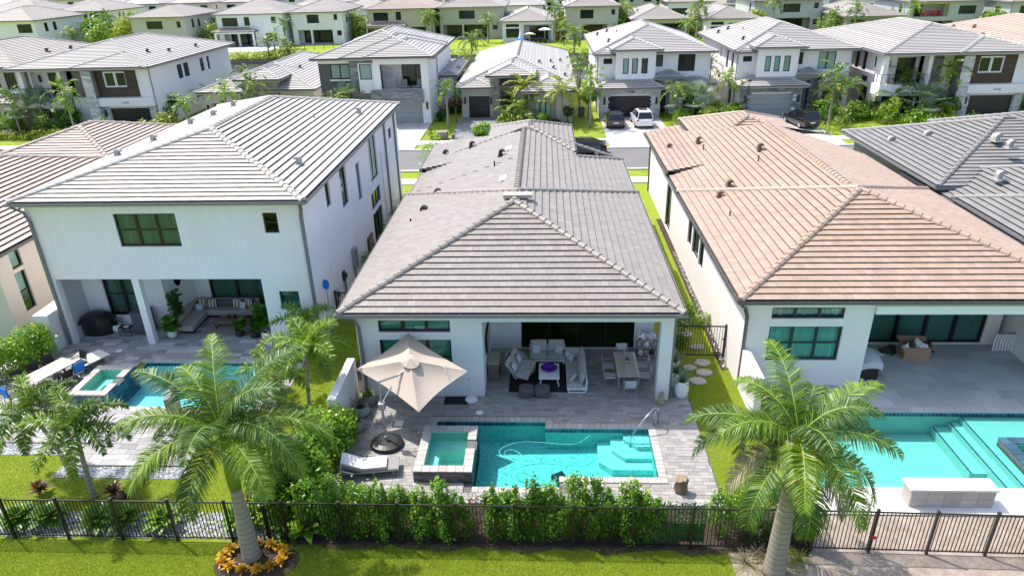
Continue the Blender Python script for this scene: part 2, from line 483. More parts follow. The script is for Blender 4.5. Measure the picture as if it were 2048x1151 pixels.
        for e, a in s.hips:
            d = a-e; L = d.length; d = d/L
            lat = d.cross(Vector((0,0,1))).normalized(); up = lat.cross(d)
            pl = .40 if capobj else .5; n = max(1, int(L/pl)); pl = L/n
            flat = abs(d.z) < .02
            def prof(k, raise_):
                q = []
                for y, z in ((-1.15,-.42),(-.95,.18),(-.35,.62),(.35,.62),(.95,.18),(1.15,-.42)):
                    q.append((y*capw*k, z*capw*k+raise_))
                return q
            sh = None
            for i in range(n):
                b = e+d*(i*pl)
                if hidcap and hidcap(b+d*pl/2): continue
                def geo(mb, B, t):
                    A = [B+d*(-.03)+lat*y+up*z for y, z in prof(1.08, .085)]
                    C = [B+d*(pl)+lat*y+up*z for y, z in prof(.92, .055)]
                    vs = A+C; m = 6
                    fs = [[k, k+1, k+7, k+6] for k in range(5)]+[[5,4,3,2,1,0],[6,7,8,9,10,11],[0,6,11,5]]
                    mb.add(vs, fs, t)
                if capobj and cnt < 300 and inframe(b):
                    if sh is None:
                        mb = MB(); geo(mb, Vector(), 0); sh = mb.mesh('ridge_cap', capmat)
                    o = bpy.data.objects.new('ridge_cap', sh); o.location = b-off; COL.objects.link(o); o.parent = ro; cnt += 1
                else: geo(capmb, b, random.random())
        if capmb.f: capmb.build('ridge_caps', capmat, ro, w=True, kind='stuff')
        return ro
def vent_hood(parent, p, mat, rz=0, s=1.0):
    """curved roof vent hood standing on the tiles, a part of the roof"""
    mb = MB(); w = .16*s
    prof = [(-.22,0),(-.24,.26),(-.17,.40),(-.02,.46),(.12,.42),(.22,.32),(.20,.26),(.08,.33),(.02,.2),(.06,0)]
    c, q = math.cos(rz), math.sin(rz)
    vs = []
    for y in (-w, w):
        for x, z in prof:
            X, Y = x*s, y; vs.append((p[0]+X*c-Y*q, p[1]+X*q+Y*c, p[2]+z*s))
    n = len(prof); fs = [[i, (i+1) % n, n+(i+1) % n, n+i] for i in range(n)]
    fs += [[0,1,8,9],[1,2,3,4,7,8],[4,5,6,7]]; fs += [[n+9,n+8,n+1,n],[n+8,n+7,n+4,n+3,n+2,n+1],[n+7,n+6,n+5,n+4]]
    mb.add(vs, fs)
    mb.box(p[0]-.3*s, p[0]+.3*s, p[1]-.3*s, p[1]+.3*s, p[2]-.02, p[2]+.02)
    return mb.build('roof_vent', mat, parent, w=True)
# ---------------------------------------------------------------- houses
class House:
    def __init__(s, label, cx, cy, z=0, name='house', group=None):
        s.o = thing(name, label, 'house', (cx, cy, z), group=group); s.P = {}
    def part(s, name, mat):
        k = (name, mat)
        if k not in s.P: s.P[k] = MB()
        return s.P[k]
    def box(s, name, mat, *b):
        if name in ('column', 'pillar', 'entry_pillar', 'wall'): m = MB(); m.box(*b); m.build(name, mat, s.o, w=True)
        else: s.part(name, mat).box(*b)
    def seg(s, p0, p1, z0, z1, ops=(), mat='white_stucco', th=.22, far=False, part='wall', glassm=None, framem='frame_black'):
        """a straight wall with real openings; outside lies to the right of p0->p1. ops: (a0,a1,z0,z1,kind[,cols,rows])"""
        p0 = Vector((p0[0], p0[1], 0)); p1 = Vector((p1[0], p1[1], 0)); d = (p1-p0).normalized(); p0 = p0+d*.004; p1 = p1-d*.004; L = (p1-p0).length
        nrm = Vector((d.y, -d.x, 0)); ax = 0 if abs(d.x) > abs(d.y) else 1
        sg = 1 if d[ax] > 0 else -1; st = p0[ax]
        O = []
        for q in ops:
            a0, a1 = sorted(((q[0]-st)*sg, (q[1]-st)*sg)); O.append((max(a0,.0), min(a1,L))+tuple(q[2:]))
        us = sorted({0, L} | {q[0] for q in O} | {q[1] for q in O}); zs = sorted({z0, z1} | {max(q[2],z0) for q in O} | {min(q[3],z1) for q in O})
        mb = s.part(part, mat)
        def pt(u, dp, z): return p0+d*u-nrm*dp+Vector((0,0,z))
        def solid(i, j):
            if i < 0 or j < 0 or i >= len(us)-1 or j >= len(zs)-1: return None
            cu, cz = (us[i]+us[i+1])/2, (zs[j]+zs[j+1])/2
            return not any(q[0] < cu < q[1] and q[2] < cz < q[3] for q in O)
        for i in range(len(us)-1):
            for j in range(len(zs)-1):
                a, b, c, e = us[i], us[i+1], zs[j], zs[j+1]
                if solid(i, j):
                    mb.quad(pt(a,0,c), pt(b,0,c), pt(b,0,e), pt(a,0,e)); mb.quad(pt(b,th,c), pt(a,th,c), pt(a,th,e), pt(b,th,e))
                    for di, dj, q in ((-1,0,((a,c),(a,e))), (1,0,((b,e),(b,c))), (0,-1,((b,c),(a,c))), (0,1,((a,e),(b,e)))):
                        if solid(i+di, j+dj) is not True:
                            (u1, w1), (u2, w2) = q; mb.quad(pt(u1,0,w1), pt(u2,0,w2), pt(u2,th,w2), pt(u1,th,w1))
        for q in O:
            k = q[4] if len(q) > 4 else 'open'
            if k == 'open': continue
            s.window(pt, q, far, glassm, framem, th)
    def window(s, pt, q, far, glassm, framem, th):
        a0, a1, z0, z1, k = q[:5]; cols = q[5] if len(q) > 5 else 1; rows = q[6] if len(q) > 6 else 1
        hung = 'h' in k
        fw = .07 if not far else .09
        f = MB(); dp = .09
        def bar(u0, u1, w0, w1, d0=dp, d1=dp+.07):
            A = [pt(u0,d0,w0), pt(u1,d0,w0), pt(u1,d0,w1), pt(u0,d0,w1), pt(u0,d1,w0), pt(u1,d1,w0), pt(u1,d1,w1), pt(u0,d1,w1)]
            f.add(A, [[0,1,2,3],[7,6,5,4],[0,4,5,1],[1,5,6,2],[2,6,7,3],[3,7,4,0]])
        bar(a0, a1, z0, z0+fw); bar(a0, a1, z1-fw, z1); bar(a0, a0+fw, z0+fw, z1-fw); bar(a1-fw, a1, z0+fw, z1-fw)
        cw = (a1-a0)/cols
        for i in range(1, cols): u = a0+i*cw; bar(u-fw*.8, u+fw*.8, z0+fw, z1-fw, dp-.004)
        rh = (z1-z0)/rows
        for j in range(1, rows): w = z0+j*rh; bar(a0+fw, a1-fw, w-.03, w+.03, dp+.004, dp+.06)
        isdoor = 'd' in k
        o = f.build('sliding_door' if isdoor else 'window', framem, s.o, w=True)
        gm = glassm or ('far_glass' if far else 'glass_green')
        if 'g' in k: gm = 'green_blind'
        if 'k' in k: gm = 'far_glass'
        def pane(u0, u1, w0, w1, mb, dd=dp+.03):
            A = [pt(u0,dd,w0), pt(u1,dd,w0), pt(u1,dd,w1), pt(u0,dd,w1), pt(u0,dd+.012,w0), pt(u1,dd+.012,w0), pt(u1,dd+.012,w1), pt(u0,dd+.012,w1)]
            mb.add(A, [[0,1,2,3],[7,6,5,4],[0,4,5,1],[1,5,6,2],[2,6,7,3],[3,7,4,0]], random.random()*.001)
        fm = MB()
        for i in range(cols):
            for j in range(rows):
                mb = fm if far else MB()
                pane(a0+i*cw+fw*.6, a0+(i+1)*cw-fw*.6, z0+j*rh+.03, z0+(j+1)*rh-.03, mb)
                if not far: mb.build('pane', gm, o, w=True)
        if far:
            fm.build('pane', gm, o, w=True)
        if 'c' in k or 'b' in k or 'B' in k:      # curtains or a blind hanging behind the glass
            mb = MB(); dd = dp+.2
            if 'c' in k:
                N = int((a1-a0)/.045)
                lowc = z0+.05
                pts = [(a0+.03+(a1-a0-.06)*i/N, dd+.06*math.sin(i*1.25+math.sin(i*.37)*2)+.015*math.sin(i*.6)) for i in range(N+1)]
                for i in range(N):
                    mb.quad(pt(pts[i][0],pts[i][1],lowc), pt(pts[i+1][0],pts[i+1][1],lowc), pt(pts[i+1][0],pts[i+1][1],z1), pt(pts[i][0],pts[i][1],z1))
            else:
                lw = z0+(z1-z0)*(.45 if 'b' in k else .0)
                for i in range(cols):
                    u0, u1 = a0+i*cw+.05, a0+(i+1)*cw-.05
                    A = [pt(u0,dd,lw), pt(u1,dd,lw), pt(u1,dd,z1), pt(u0,dd,z1)]; mb.add(A+[pt(u0,dd+.02,lw), pt(u1,dd+.02,lw), pt(u1,dd+.02,z1), pt(u0,dd+.02,z1)], [[0,1,2,3],[7,6,5,4],[0,4,5,1],[1,5,6,2],[2,6,7,3],[3,7,4,0]])
            mb.build('curtain' if 'c' in k else 'blind', 'curtain' if 'c' in k else 'blind', o, w=True, smooth='c' in k)
    def spout(s, pts, mat='spout_grey', w=.11):
        mb = MB()
        for a, b in zip(pts, pts[1:]): mb.beam(a, b, w, w*.8)
        mb.build('downspout', mat, s.o, w=True)
    def roof(s, mat, name='roof'): return Roof(s.o, mat, name)
    def garage(s, x0, x1, y, z0, z1, mat='door_dark', rows=4):
        d = MB(); d.box(x0, x1, y+.12, y+.16, z0, z1); o = d.build('garage_door', mat, s.o, w=True)
        h = (z1-z0)/rows
        for i in range(rows):
            m = MB(); m.rbox(x0+.02, x1-.02, y+.09, y+.125, z0+i*h+.012, z0+(i+1)*h-.012, .012); m.build('panel', mat, o, w=True)
    def stone(s, x0, x1, y, z0, z1, mat, side='S', n=None, rh=.22, cut=(), seed=1):
        """ledger stone veneer: individually sized stones proud of the wall, one part"""
        rd = random.Random(seed); mb = s.part('stone_veneer', mat); z = z0
        while z < z1-.02:
            h = min(rh*rd.uniform(.7, 1.3), z1-z); a = x0
            while a < x1-.01:
                w = min(rd.uniform(.35, 1.0), x1-a); pr = rd.uniform(.03, .10)
                if not any(c[0] < a+w/2 < c[1] and c[2] < z+h/2 < c[3] for c in cut):
                    if side == 'S': mb.box(a+.01, a+w-.01, y-pr, y-.002, z+.008, z+h-.008, rd.random())
                    elif side == 'W': mb.box(y-pr, y-.002, a+.01, a+w-.01, z+.008, z+h-.008, rd.random())
                    else: mb.box(y+.002, y+pr, a+.01, a+w-.01, z+.008, z+h-.008, rd.random())
                a += w
            z += h
    def finish(s):
        for (nm, mat), mb in s.P.items():
            if mb.f: mb.build(nm, mat, s.o, w=True, kind='stuff' if nm == 'stone_veneer' else None)
        s.P = {}
# ================================================================ ground and paving
def grassmat(name, c1, c2, c3, sc1=.6):
    n = NT(name); P = n.pos()
    a = n.noise(sc1, P, 6, .65); b = n.noise(14, P, 4, .7); c = n.noise(90, P, 3, .8)
    f = n.math('ADD', n.math('MULTIPLY', a, .55), n.math('ADD', n.math('MULTIPLY', b, .3), n.math('MULTIPLY', c, .3)))
    col = n.ramp(f, (.34, c1), (.56, c2), (.78, c3))
    col = n.mix(n.math('MULTIPLY', n.math('SMOOTH_MIN', n.math('MAXIMUM', n.math('MULTIPLY', n.math('SUBTRACT', n.noise(.9, P, 5, .7), .52), 5.0), 0.0), 1.0, .1), .45), col, (.26, .25, .06))
    n.link(col, n.b.inputs['Base Color']); n.b.inputs['Roughness'].default_value = .75; n.b.inputs['Specular IOR Level'].default_value = .25
    n.bump(n.math('ADD', c, n.math('MULTIPLY', b, .6)), .9, .05)
grassmat('grass', (.15, .215, .010), (.235, .315, .016), (.32, .38, .04))
n = NT('soil'); P = n.pos()
a = n.noise(2.2, P, 6, .7); b = n.noise(22, P, 5, .75)
n.link(n.ramp(n.math('ADD', n.math('MULTIPLY', a, .5), n.math('MULTIPLY', b, .5)), (.3, (.18, .13, .10)), (.5, (.36, .29, .23)), (.72, (.55, .48, .41))), n.b.inputs['Base Color'])
n.b.inputs['Roughness'].default_value = .95; n.bump(b, .8, .06)
n = NT('mulch'); P = n.pos(); b = n.noise(28, P, 5, .8)
n.link(n.ramp(b, (.3, (.018, .012, .009)), (.52, (.06, .038, .026)), (.75, (.16, .11, .08))), n.b.inputs['Base Color'])
n.b.inputs['Roughness'].default_value = .95; n.bump(b, .9, .05)
n = NT('asphalt'); P = n.pos(); b = n.noise(60, P, 4, .8); a = n.noise(.5, P, 5, .6)
n.link(n.scale(n.rgb((.155, .148, .142)), n.math('ADD', n.math('MULTIPLY', a, .5), n.math('ADD', n.math('MULTIPLY', b, .3), .6))), n.b.inputs['Base Color'])
n.b.inputs['Roughness'].default_value = .9
pm('concrete', (.60, .585, .565), .85, noise=(.8, .10), noise2=(12, .06), bump=(50, .2, .004))
pm('paver_grey', (.275, .255, .24), .75, (.33, .31, .29), .18, noise=(.7, .22), noise2=(16, .14), bump=(50, .35, .004))
pm('paver_slate', (.23, .22, .22), .75, (.40, .385, .38), .24, noise=(.6, .2), noise2=(10, .14), bump=(50, .35, .004))
pm('paver_pale', (.36, .36, .37), .7, (.41, .405, .405), .10, noise=(1.2, .18), noise2=(12, .12), bump=(50, .3, .004))
pm('paver_white', (.62, .60, .575), .7, (.66, .635, .61), .05, noise=(1.2, .08), bump=(50, .2, .004))
pm('paver_drive', (.40, .385, .37), .8, (.46, .44, .42), .15, noise=(.5, .15), noise2=(9, .12), bump=(30, .4, .01))
pm('paver_drive_dark', (.20, .20, .205), .8, (.26, .26, .265), .15, noise=(.5, .15), noise2=(9, .12), bump=(30, .4, .01))
pm('coping', (.37, .345, .32), .7, (.43, .40, .37), .10, noise=(1.5, .14), noise2=(20, .1), bump=(60, .25, .003))
pm('joint', (.13, .125, .12), .95, noise=(8, .3))
pm('pebble', (.36, .36, .38), .7, (.62, .62, .64), .4, noise=(4, .2))
pm('pool_plaster', (.27, .66, .64), .6, noise=(1.5, .06)); pm('pool_plaster_pale', (.42, .62, .59), .6, noise=(1.5, .06))
pm('pool_plaster_blue', (.62, .93, .93), .6, noise=(1.5, .06)); pm('pool_step', (.50, .80, .76), .6, noise=(2, .05)); pm('spa_plaster', (.40, .64, .58), .6, noise=(2, .05))
pm('tile_blue', (.03, .075, .115), .25, (.06, .13, .18), .35, noise=(9, .2)); pm('tile_mosaic_grey', (.06, .065, .075), .3, (.12, .125, .14), .3, noise=(9, .2))
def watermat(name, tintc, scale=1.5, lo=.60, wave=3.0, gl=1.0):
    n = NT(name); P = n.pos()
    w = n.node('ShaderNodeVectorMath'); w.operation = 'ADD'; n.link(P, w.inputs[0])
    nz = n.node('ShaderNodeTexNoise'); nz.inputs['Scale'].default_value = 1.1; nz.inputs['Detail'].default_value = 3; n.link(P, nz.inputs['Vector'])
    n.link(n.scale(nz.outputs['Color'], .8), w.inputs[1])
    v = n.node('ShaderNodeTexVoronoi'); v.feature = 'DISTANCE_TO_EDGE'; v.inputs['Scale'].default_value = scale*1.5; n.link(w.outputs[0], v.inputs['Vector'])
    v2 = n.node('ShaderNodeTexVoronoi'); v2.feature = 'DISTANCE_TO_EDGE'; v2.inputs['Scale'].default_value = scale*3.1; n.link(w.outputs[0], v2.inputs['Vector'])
    k1 = n.ramp(v.outputs['Distance'], (0, (1, 1, 1)), (.20, (lo, lo, lo))); k2 = n.ramp(v2.outputs['Distance'], (0, (1, 1, 1)), (.22, (lo+.12,)*3))  # caustic light net painted into the water tint; cells between lines transmit less
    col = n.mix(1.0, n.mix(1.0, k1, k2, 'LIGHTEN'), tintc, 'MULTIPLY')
    tr = n.node('ShaderNodeBsdfTransparent'); n.link(col, tr.inputs[0])
    g = n.node('ShaderNodeBsdfGlossy'); g.inputs['Roughness'].default_value = .03
    fr = n.node('ShaderNodeFresnel'); fr.inputs[0].default_value = 1.33
    b = n.node('ShaderNodeBump'); b.inputs['Strength'].default_value = .22; b.inputs['Distance'].default_value = .05
    n.link(n.noise(wave, P, 4, .6), b.inputs['Height']); n.link(b.outputs[0], g.inputs['Normal']); n.link(b.outputs[0], fr.inputs['Normal'])
    mx = n.node('ShaderNodeMixShader'); n.link(n.math('MULTIPLY', fr.outputs[0], gl), mx.inputs[0]); n.link(tr.outputs[0], mx.inputs[1]); n.link(g.outputs[0], mx.inputs[2])
    n.link(mx.outputs[0], n.out.inputs['Surface'])
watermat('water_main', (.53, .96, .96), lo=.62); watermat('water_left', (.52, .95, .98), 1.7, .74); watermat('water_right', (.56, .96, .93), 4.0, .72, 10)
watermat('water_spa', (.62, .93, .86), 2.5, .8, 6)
n = NT('lake_water'); n.link(n.rgb((.020, .018, .012)), n.b.inputs['Base Color']); n.b.inputs['Roughness'].default_value = .12
n.bump(n.noise(2.2, n.pos(), 5, .7), .5, .1)
def rect_holes(mb, x0, x1, y0, y1, z, holes, t=0.0):
    xs = sorted({x0, x1} | {min(max(v, x0), x1) for h in holes for v in h[:2]}); ys = sorted({y0, y1} | {min(max(v, y0), y1) for h in holes for v in h[2:]})
    for i in range(len(xs)-1):
        for j in range(len(ys)-1):
            cx, cy = (xs[i]+xs[i+1])/2, (ys[j]+ys[j+1])/2
            if any(h[0] < cx < h[1] and h[2] < cy < h[3] for h in holes): continue
            mb.quad((xs[i],ys[j],z), (xs[i+1],ys[j],z), (xs[i+1],ys[j+1],z), (xs[i],ys[j+1],z))
POOL_MAIN = [(-2.53,.5,18.76,22.1), (.5,3.98,19.33,22.1), (-4.25,.02,21.55,22.52)]
POOL_LEFT = [(-18.4,-12.0,23.4,26.9)]
POOL_RIGHT = [(9.35,24,18.95,23.3)]
LAKE = [(-70,75,108,139.5)]
g = MB(); rect_holes(g, -900, 900, -40, 1500, -.06, POOL_MAIN+POOL_LEFT+POOL_RIGHT+LAKE+[(-4.55,-2.58,19.0,21.55), (-20.0,-18.38,23.65,25.9)])
struct('ground', g, 'grass')
g = MB(); rect_holes(g, -7.6, 5.95, 17.9, 24.3, -.045, POOL_MAIN+[(-4.55,-2.58,19.0,21.55)]); struct('deck_bed', g, 'joint')
g = MB(); g.box(-70, 75, 108, 139.5, -2.5, -.7); tag(struct('lake', g, 'lake_water'))
g = MB()
for x0, x1, y0, y1 in ((-70.4,-70,108,139.5),(75,75.4,108,139.5),(-70.4,75.4,139.5,140.2),(-70.4,75.4,107.4,108)): g.box(x0, x1, y0, y1, -2.4, -.07)
struct('lake_bank', g, 'soil')
g = MB(); g.box(-300, 300, 58.6, 65.7, -.4, -.02); struct('street', g, 'asphalt')
g = MB()
for y in (58.35, 65.7): g.box(-300, 300, y, y+.25, -.4, .09)
struct('kerb', g, 'concrete')
g = MB()
N = 200
for i in range(N):
    x = -200+i*2; g.box(x+.01, x+1.99, 68.0, 69.6, -.4, .03, random.random()); g.box(x+.01, x+1.99, 54.6, 56.1, -.4, .03, random.random())
struct('sidewalk', g, 'concrete')
g = MB(); g.box(-400, 400, 207, 214, -.4, -.02); struct('back_street', g, 'asphalt')
def pavers(name, label, rects, holes, w, d, mat, z=0.0, kind='structure', vary=True, th=.06, base=True, maxp=300, seed=3, gap=.007, jit=.004):
    """a paved floor: every paver is a slab of its own with open joints; the 300 that show largest are parts"""
    rd = random.Random(seed)
    o = MB()
    for q in rects: rect_holes(o, q[0], q[1], q[2], q[3], z-.012, holes)
    root = o.build(name, 'joint'); root['kind'] = kind
    if label: root['label'] = label
    L = []
    for (x0, x1, y0, y1) in rects:
        y = y0; r = 0
        while y < y1-.02:
            dd = min(d, y1-y); x = x0-(rd.uniform(0, w) if vary else (w/2 if r % 2 else 0)); 
            while x < x1:
                ww = w*rd.choice((.7, 1.0, 1.0, 1.35)) if vary else w
                a, b = max(x, x0), min(x+ww, x1)
                if b-a > .04:
                    segs = [(a, b)]
                    for h in holes:
                        if h[2] < y+dd/2 < h[3]:
                            ns = []
                            for (p, q) in segs:
                                if q <= h[0] or p >= h[1]: ns.append((p, q)); continue
                                if p < h[0]: ns.append((p, h[0]))
                                if q > h[1]: ns.append((h[1], q))
                            segs = ns
                    for (p, q) in segs:
                        if q-p > .03: L.append((p, q, y, y+dd))
                x += ww
            y += dd; r += 1
    def size(q):
        c = Vector(((q[0]+q[1])/2, (q[2]+q[3])/2, z))
        if not inframe(c, 0): return 0
        dd = CAMP-c; return (q[1]-q[0])*(q[3]-q[2])*dd.z/dd.length**3
    L.sort(key=size, reverse=True); rest = MB(); share = {}
    for i, q in enumerate(L):
        zt = z+rd.uniform(-jit, jit); G = gap/2; k = (round(q[1]-q[0], 3), round(q[3]-q[2], 3))
        if i < maxp and size(q) > 0:
            if k not in share:
                m = MB(); m.rbox(-k[0]/2+G, k[0]/2-G, -k[1]/2+G, k[1]/2-G, -th, 0, .008); share[k] = m.mesh('paver', mat)
            b = bpy.data.objects.new('paver', share[k]); b.location = ((q[0]+q[1])/2, (q[2]+q[3])/2, zt); COL.objects.link(b); b.parent = root
        else: rest.box(q[0]+G, q[1]-G, q[2]+G, q[3]-G, zt-th, zt, rd.random())
    if rest.f: rest.build('pavers', mat, root, kind='stuff')
    return root
SPA_MAIN = (-4.6,-2.53,18.95,21.6); SPA_LEFT = (-20.05,-18.35,23.6,25.95)
def grow(h, m): return (h[0]-m, h[1]+m, h[2]-m, h[3]+m)
CW = .3
hm = [grow(h, CW) for h in POOL_MAIN]
pavers('pool_deck', None, [(-7.45,5.9,17.95,24.25), (-2.5,5.9,24.25,28.2)], hm+[SPA_MAIN], .36, .17, 'paver_grey', seed=3)
hl = [grow(h, .3) for h in POOL_LEFT]
pavers('terrace', None, [(-25.2,-13.2,21.0,23.4), (-25.2,-11.0,23.4,28.4), (-17.6,-13.2,19.7,21.0), (-23.4,-12.8,28.4,32.0)], hl+[SPA_LEFT], .62, .31, 'paver_slate', seed=5)
hr = [grow(h, .35) for h in POOL_RIGHT]
pavers('patio', None, [(9.0,24,23.65,28.6)], hr, 1.0, .62, 'paver_pale', vary=False, seed=6, gap=.005)
pavers('pool_surround', None, [(8.3,24,17.65,18.95)], [], .8, .62, 'paver_white', z=.02, vary=False, seed=7, gap=.004)
# driveways
for nm, x0, x1, m in (('driveway', -50.0,-44.0,'paver_drive_dark'), ('driveway', -18.6,-12.6,'paver_drive'), ('driveway', -9.6,-5.2,'paver_drive_dark'), ('driveway', 6.3,12.9,'paver_drive'),
                      ('driveway', 21.9,28.6,'paver_drive'), ('driveway', 44.2,50.2,'paver_drive_dark'), ('driveway', -37.5,-33,'paver_drive'), ('driveway', -66,-60,'paver_drive'), ('driveway', 59,65,'paver_drive')):
    o = MB(); rd = random.Random(int(x0*10))
    y = 69.6
    while y < 80.5:
        x = x0+rd.uniform(-.4, 0)
        while x < x1:
            w = rd.choice((.3, .45, .6)); a, b = max(x, x0), min(x+w, x1)
            if b-a > .05: o.box(a+.006, b-.006, y+.006, y+.294, -.1, .035+rd.uniform(-.004, .004), rd.random())
            x += w
        y += .3
    y = 66.0
    while y < 67.95:
        x = x0
        while x < x1-.05:
            o.box(x+.006, min(x+.45, x1)-.006, y+.006, y+.294, -.1, .035+rd.uniform(-.004, .004), rd.random()); x += .45
        y += .325
    o = o.build('driveway', m); o['kind'] = 'structure'
o = MB()
rd = random.Random(4); y = 71.0
while y < 78.2:
    x = -4.9
    while x < -.9: o.box(x+.006, x+.44, y+.006, y+.294, -.1, .038, rd.random()); x += .45
    y += .3
o = o.build('front_walk', 'paver_drive'); o['kind'] = 'structure'
# soil, mulch and gravel beds
def sheet(name, rects, mat, z):
    m = MB()
    for q in rects:
        nx = max(1, int((q[1]-q[0])/.5)); ny = max(1, int((q[3]-q[2])/.25))
        def fn(u, v):
            x = q[0]+u*(q[1]-q[0]); y = q[2]+v*(q[3]-q[2])
            e = .10*math.sin(x*2.3)+.07*math.sin(x*5.1+1)
            return (x, y+(e if v in (0.0,) else 0), z+.012*math.sin(x*7)*math.sin(y*9))
        m.grid(nx, ny, fn)
    return struct(name, m, mat)
sheet('mulch_bed', [(-7.9,8.0,15.95,17.93)], 'mulch', -.03)
sheet('mulch_strip', [(7.75,8.55,26.5,46), (-8.6,-7.55,24.5,44)], 'mulch', -.03)
sheet('bare_ground', [(8.05,26,13.2,17.62)], 'soil', -.03)
sheet('sandy_patch', [(5.6,8.1,14.2,16.0)], 'soil', -.038)
m = MB(); m.lathe([(1.25, 0), (1.1, .04), (.3, .08), (0, .085)], (-8.85, 15.35, -.05), 28, sx=1.05, sy=.72); struct('tree_ring', m, 'mulch')
def pebbles(name, rects, n, r0, r1, seed, z=-.04):
    q = np.random.default_rng(seed); tot = sum((r[1]-r[0])*(r[3]-r[2]) for r in rects); Vs = []; T = []
    base = np.array([(1,0,0),(.3,.95,0),(-.8,.6,0),(-.8,-.6,0),(.3,-.95,0),(0,0,.7)])
    tri = [(0,1,5),(1,2,5),(2,3,5),(3,4,5),(4,0,5)]
    for r in rects:
        k = int(n*(r[1]-r[0])*(r[3]-r[2])/tot)
        x = q.uniform(r[0], r[1], k); y = q.uniform(r[2], r[3], k); s = q.uniform(r0, r1, k); a = q.uniform(0, 6.28, k); e = q.uniform(.6, 1, k)
        ca, sa = np.cos(a), np.sin(a)
        P = np.empty((k, 6, 3)); bx = base[None,:,0]*s[:,None]; by = base[None,:,1]*(s*e)[:,None]
        P[:,:,0] = x[:,None]+bx*ca[:,None]-by*sa[:,None]; P[:,:,1] = y[:,None]+bx*sa[:,None]+by*ca[:,None]; P[:,:,2] = z+base[None,:,2]*s[:,None]
        for t in tri: Vs.append(P[:, t, :].reshape(-1, 3))
        tt = q.random(k)
        for t in tri: T.append(tt)
    o = np_mesh(name, np.concatenate(Vs), 3, 'pebble', tint=np.concatenate(T), kind='stuff'); return o
tag(pebbles('gravel', [(-19,-8.4,16.25,17.4)], 5200, .02, .055, 1), 'pale loose pebbles in the bed along the inside of the black fence', 'gravel')
tag(pebbles('gravel', [(-21,-17.7,20.3,20.95), (-17.8,-13.0,19.05,19.65)], 4200, .02, .05, 2), 'grey pebble strip between the left terrace paving and the lawn', 'gravel')
tag(pebbles('gravel', [(7.9,8.5,26.5,40)], 1500, .02, .06, 3), 'loose brown and white stones along the foot of the right white wall', 'gravel')
# grass blades on the near lawns
def blades(rects, dens, seed, h0, h1, name, label, mat='blade', holes=(), edge=None):
    q = np.random.default_rng(seed); V = []; T = []
    for r in rects:
        k = int(dens*(r[1]-r[0])*(r[3]-r[2]))
        x = q.uniform(r[0], r[1], k); y = q.uniform(r[2], r[3], k)
        ok = np.ones(k, bool)
        for h in holes: ok &= ~((x > h[0]) & (x < h[1]) & (y > h[2]) & (y < h[3]))
        if edge is not None: ok &= edge(x, y, q.random(k))
        x, y = x[ok], y[ok]; k = len(x)
        a = q.uniform(0, 6.283, k); h = q.uniform(h0, h1, k); w = q.uniform(.004, .009, k); l = q.uniform(.2, .9, k)*h; b = q.uniform(0, 6.283, k)
        P = np.empty((k, 3, 3)); z = -.065
        P[:,0] = np.stack([x-w*np.cos(a), y-w*np.sin(a), np.full(k, z)], 1); P[:,1] = np.stack([x+w*np.cos(a), y+w*np.sin(a), np.full(k, z)], 1)
        P[:,2] = np.stack([x+l*np.cos(b), y+l*np.sin(b), z+h], 1)
        V.append(P.reshape(-1, 3)); T.append(q.random(k))
    o = np_mesh(name, np.concatenate(V), 3, mat, tint=np.concatenate(T), kind='stuff'); tag(o, label, 'grass'); return o
leafmat('blade', (.22, .30, .015), (.34, .42, .025), (.48, .50, .08), .25, .5)
blades([(-19,8.2,13.4,16.05)], 2600, 1, .03, .09, 'grass', 'mown grass strip outside the black fence in front', holes=[(-9.7,-8.0,14.8,15.9)], edge=lambda x, y, r: (x < 6.4) | (r < (8.2-x)/1.8))
blades([(-21,-7.9,17.2,20.95), (-13.1,-8.6,20.95,23.2), (-10.9,-8.2,23.2,30)], 1500, 2, .03, .07, 'grass', 'bright lawn inside the fence in front of the left terrace', holes=[(-17.9,-13.0,19.0,20.9), (-21.2,-17.6,20.25,20.6)])
blades([(5.95,8.2,17.2,27)], 1300, 3, .03, .07, 'grass', 'narrow side lawn between the middle pool deck and the right house')
blades([(8.4,16,13.6,15.8)], 500, 4, .04, .13, 'grass', 'sparse weeds growing in the bare sandy strip outside the right fence', edge=lambda x, y, r: (np.sin(x*1.7+1)+np.sin(x*.9+y*2.1)+np.sin(y*3.1+x*.6) > .95) & (r < .8))
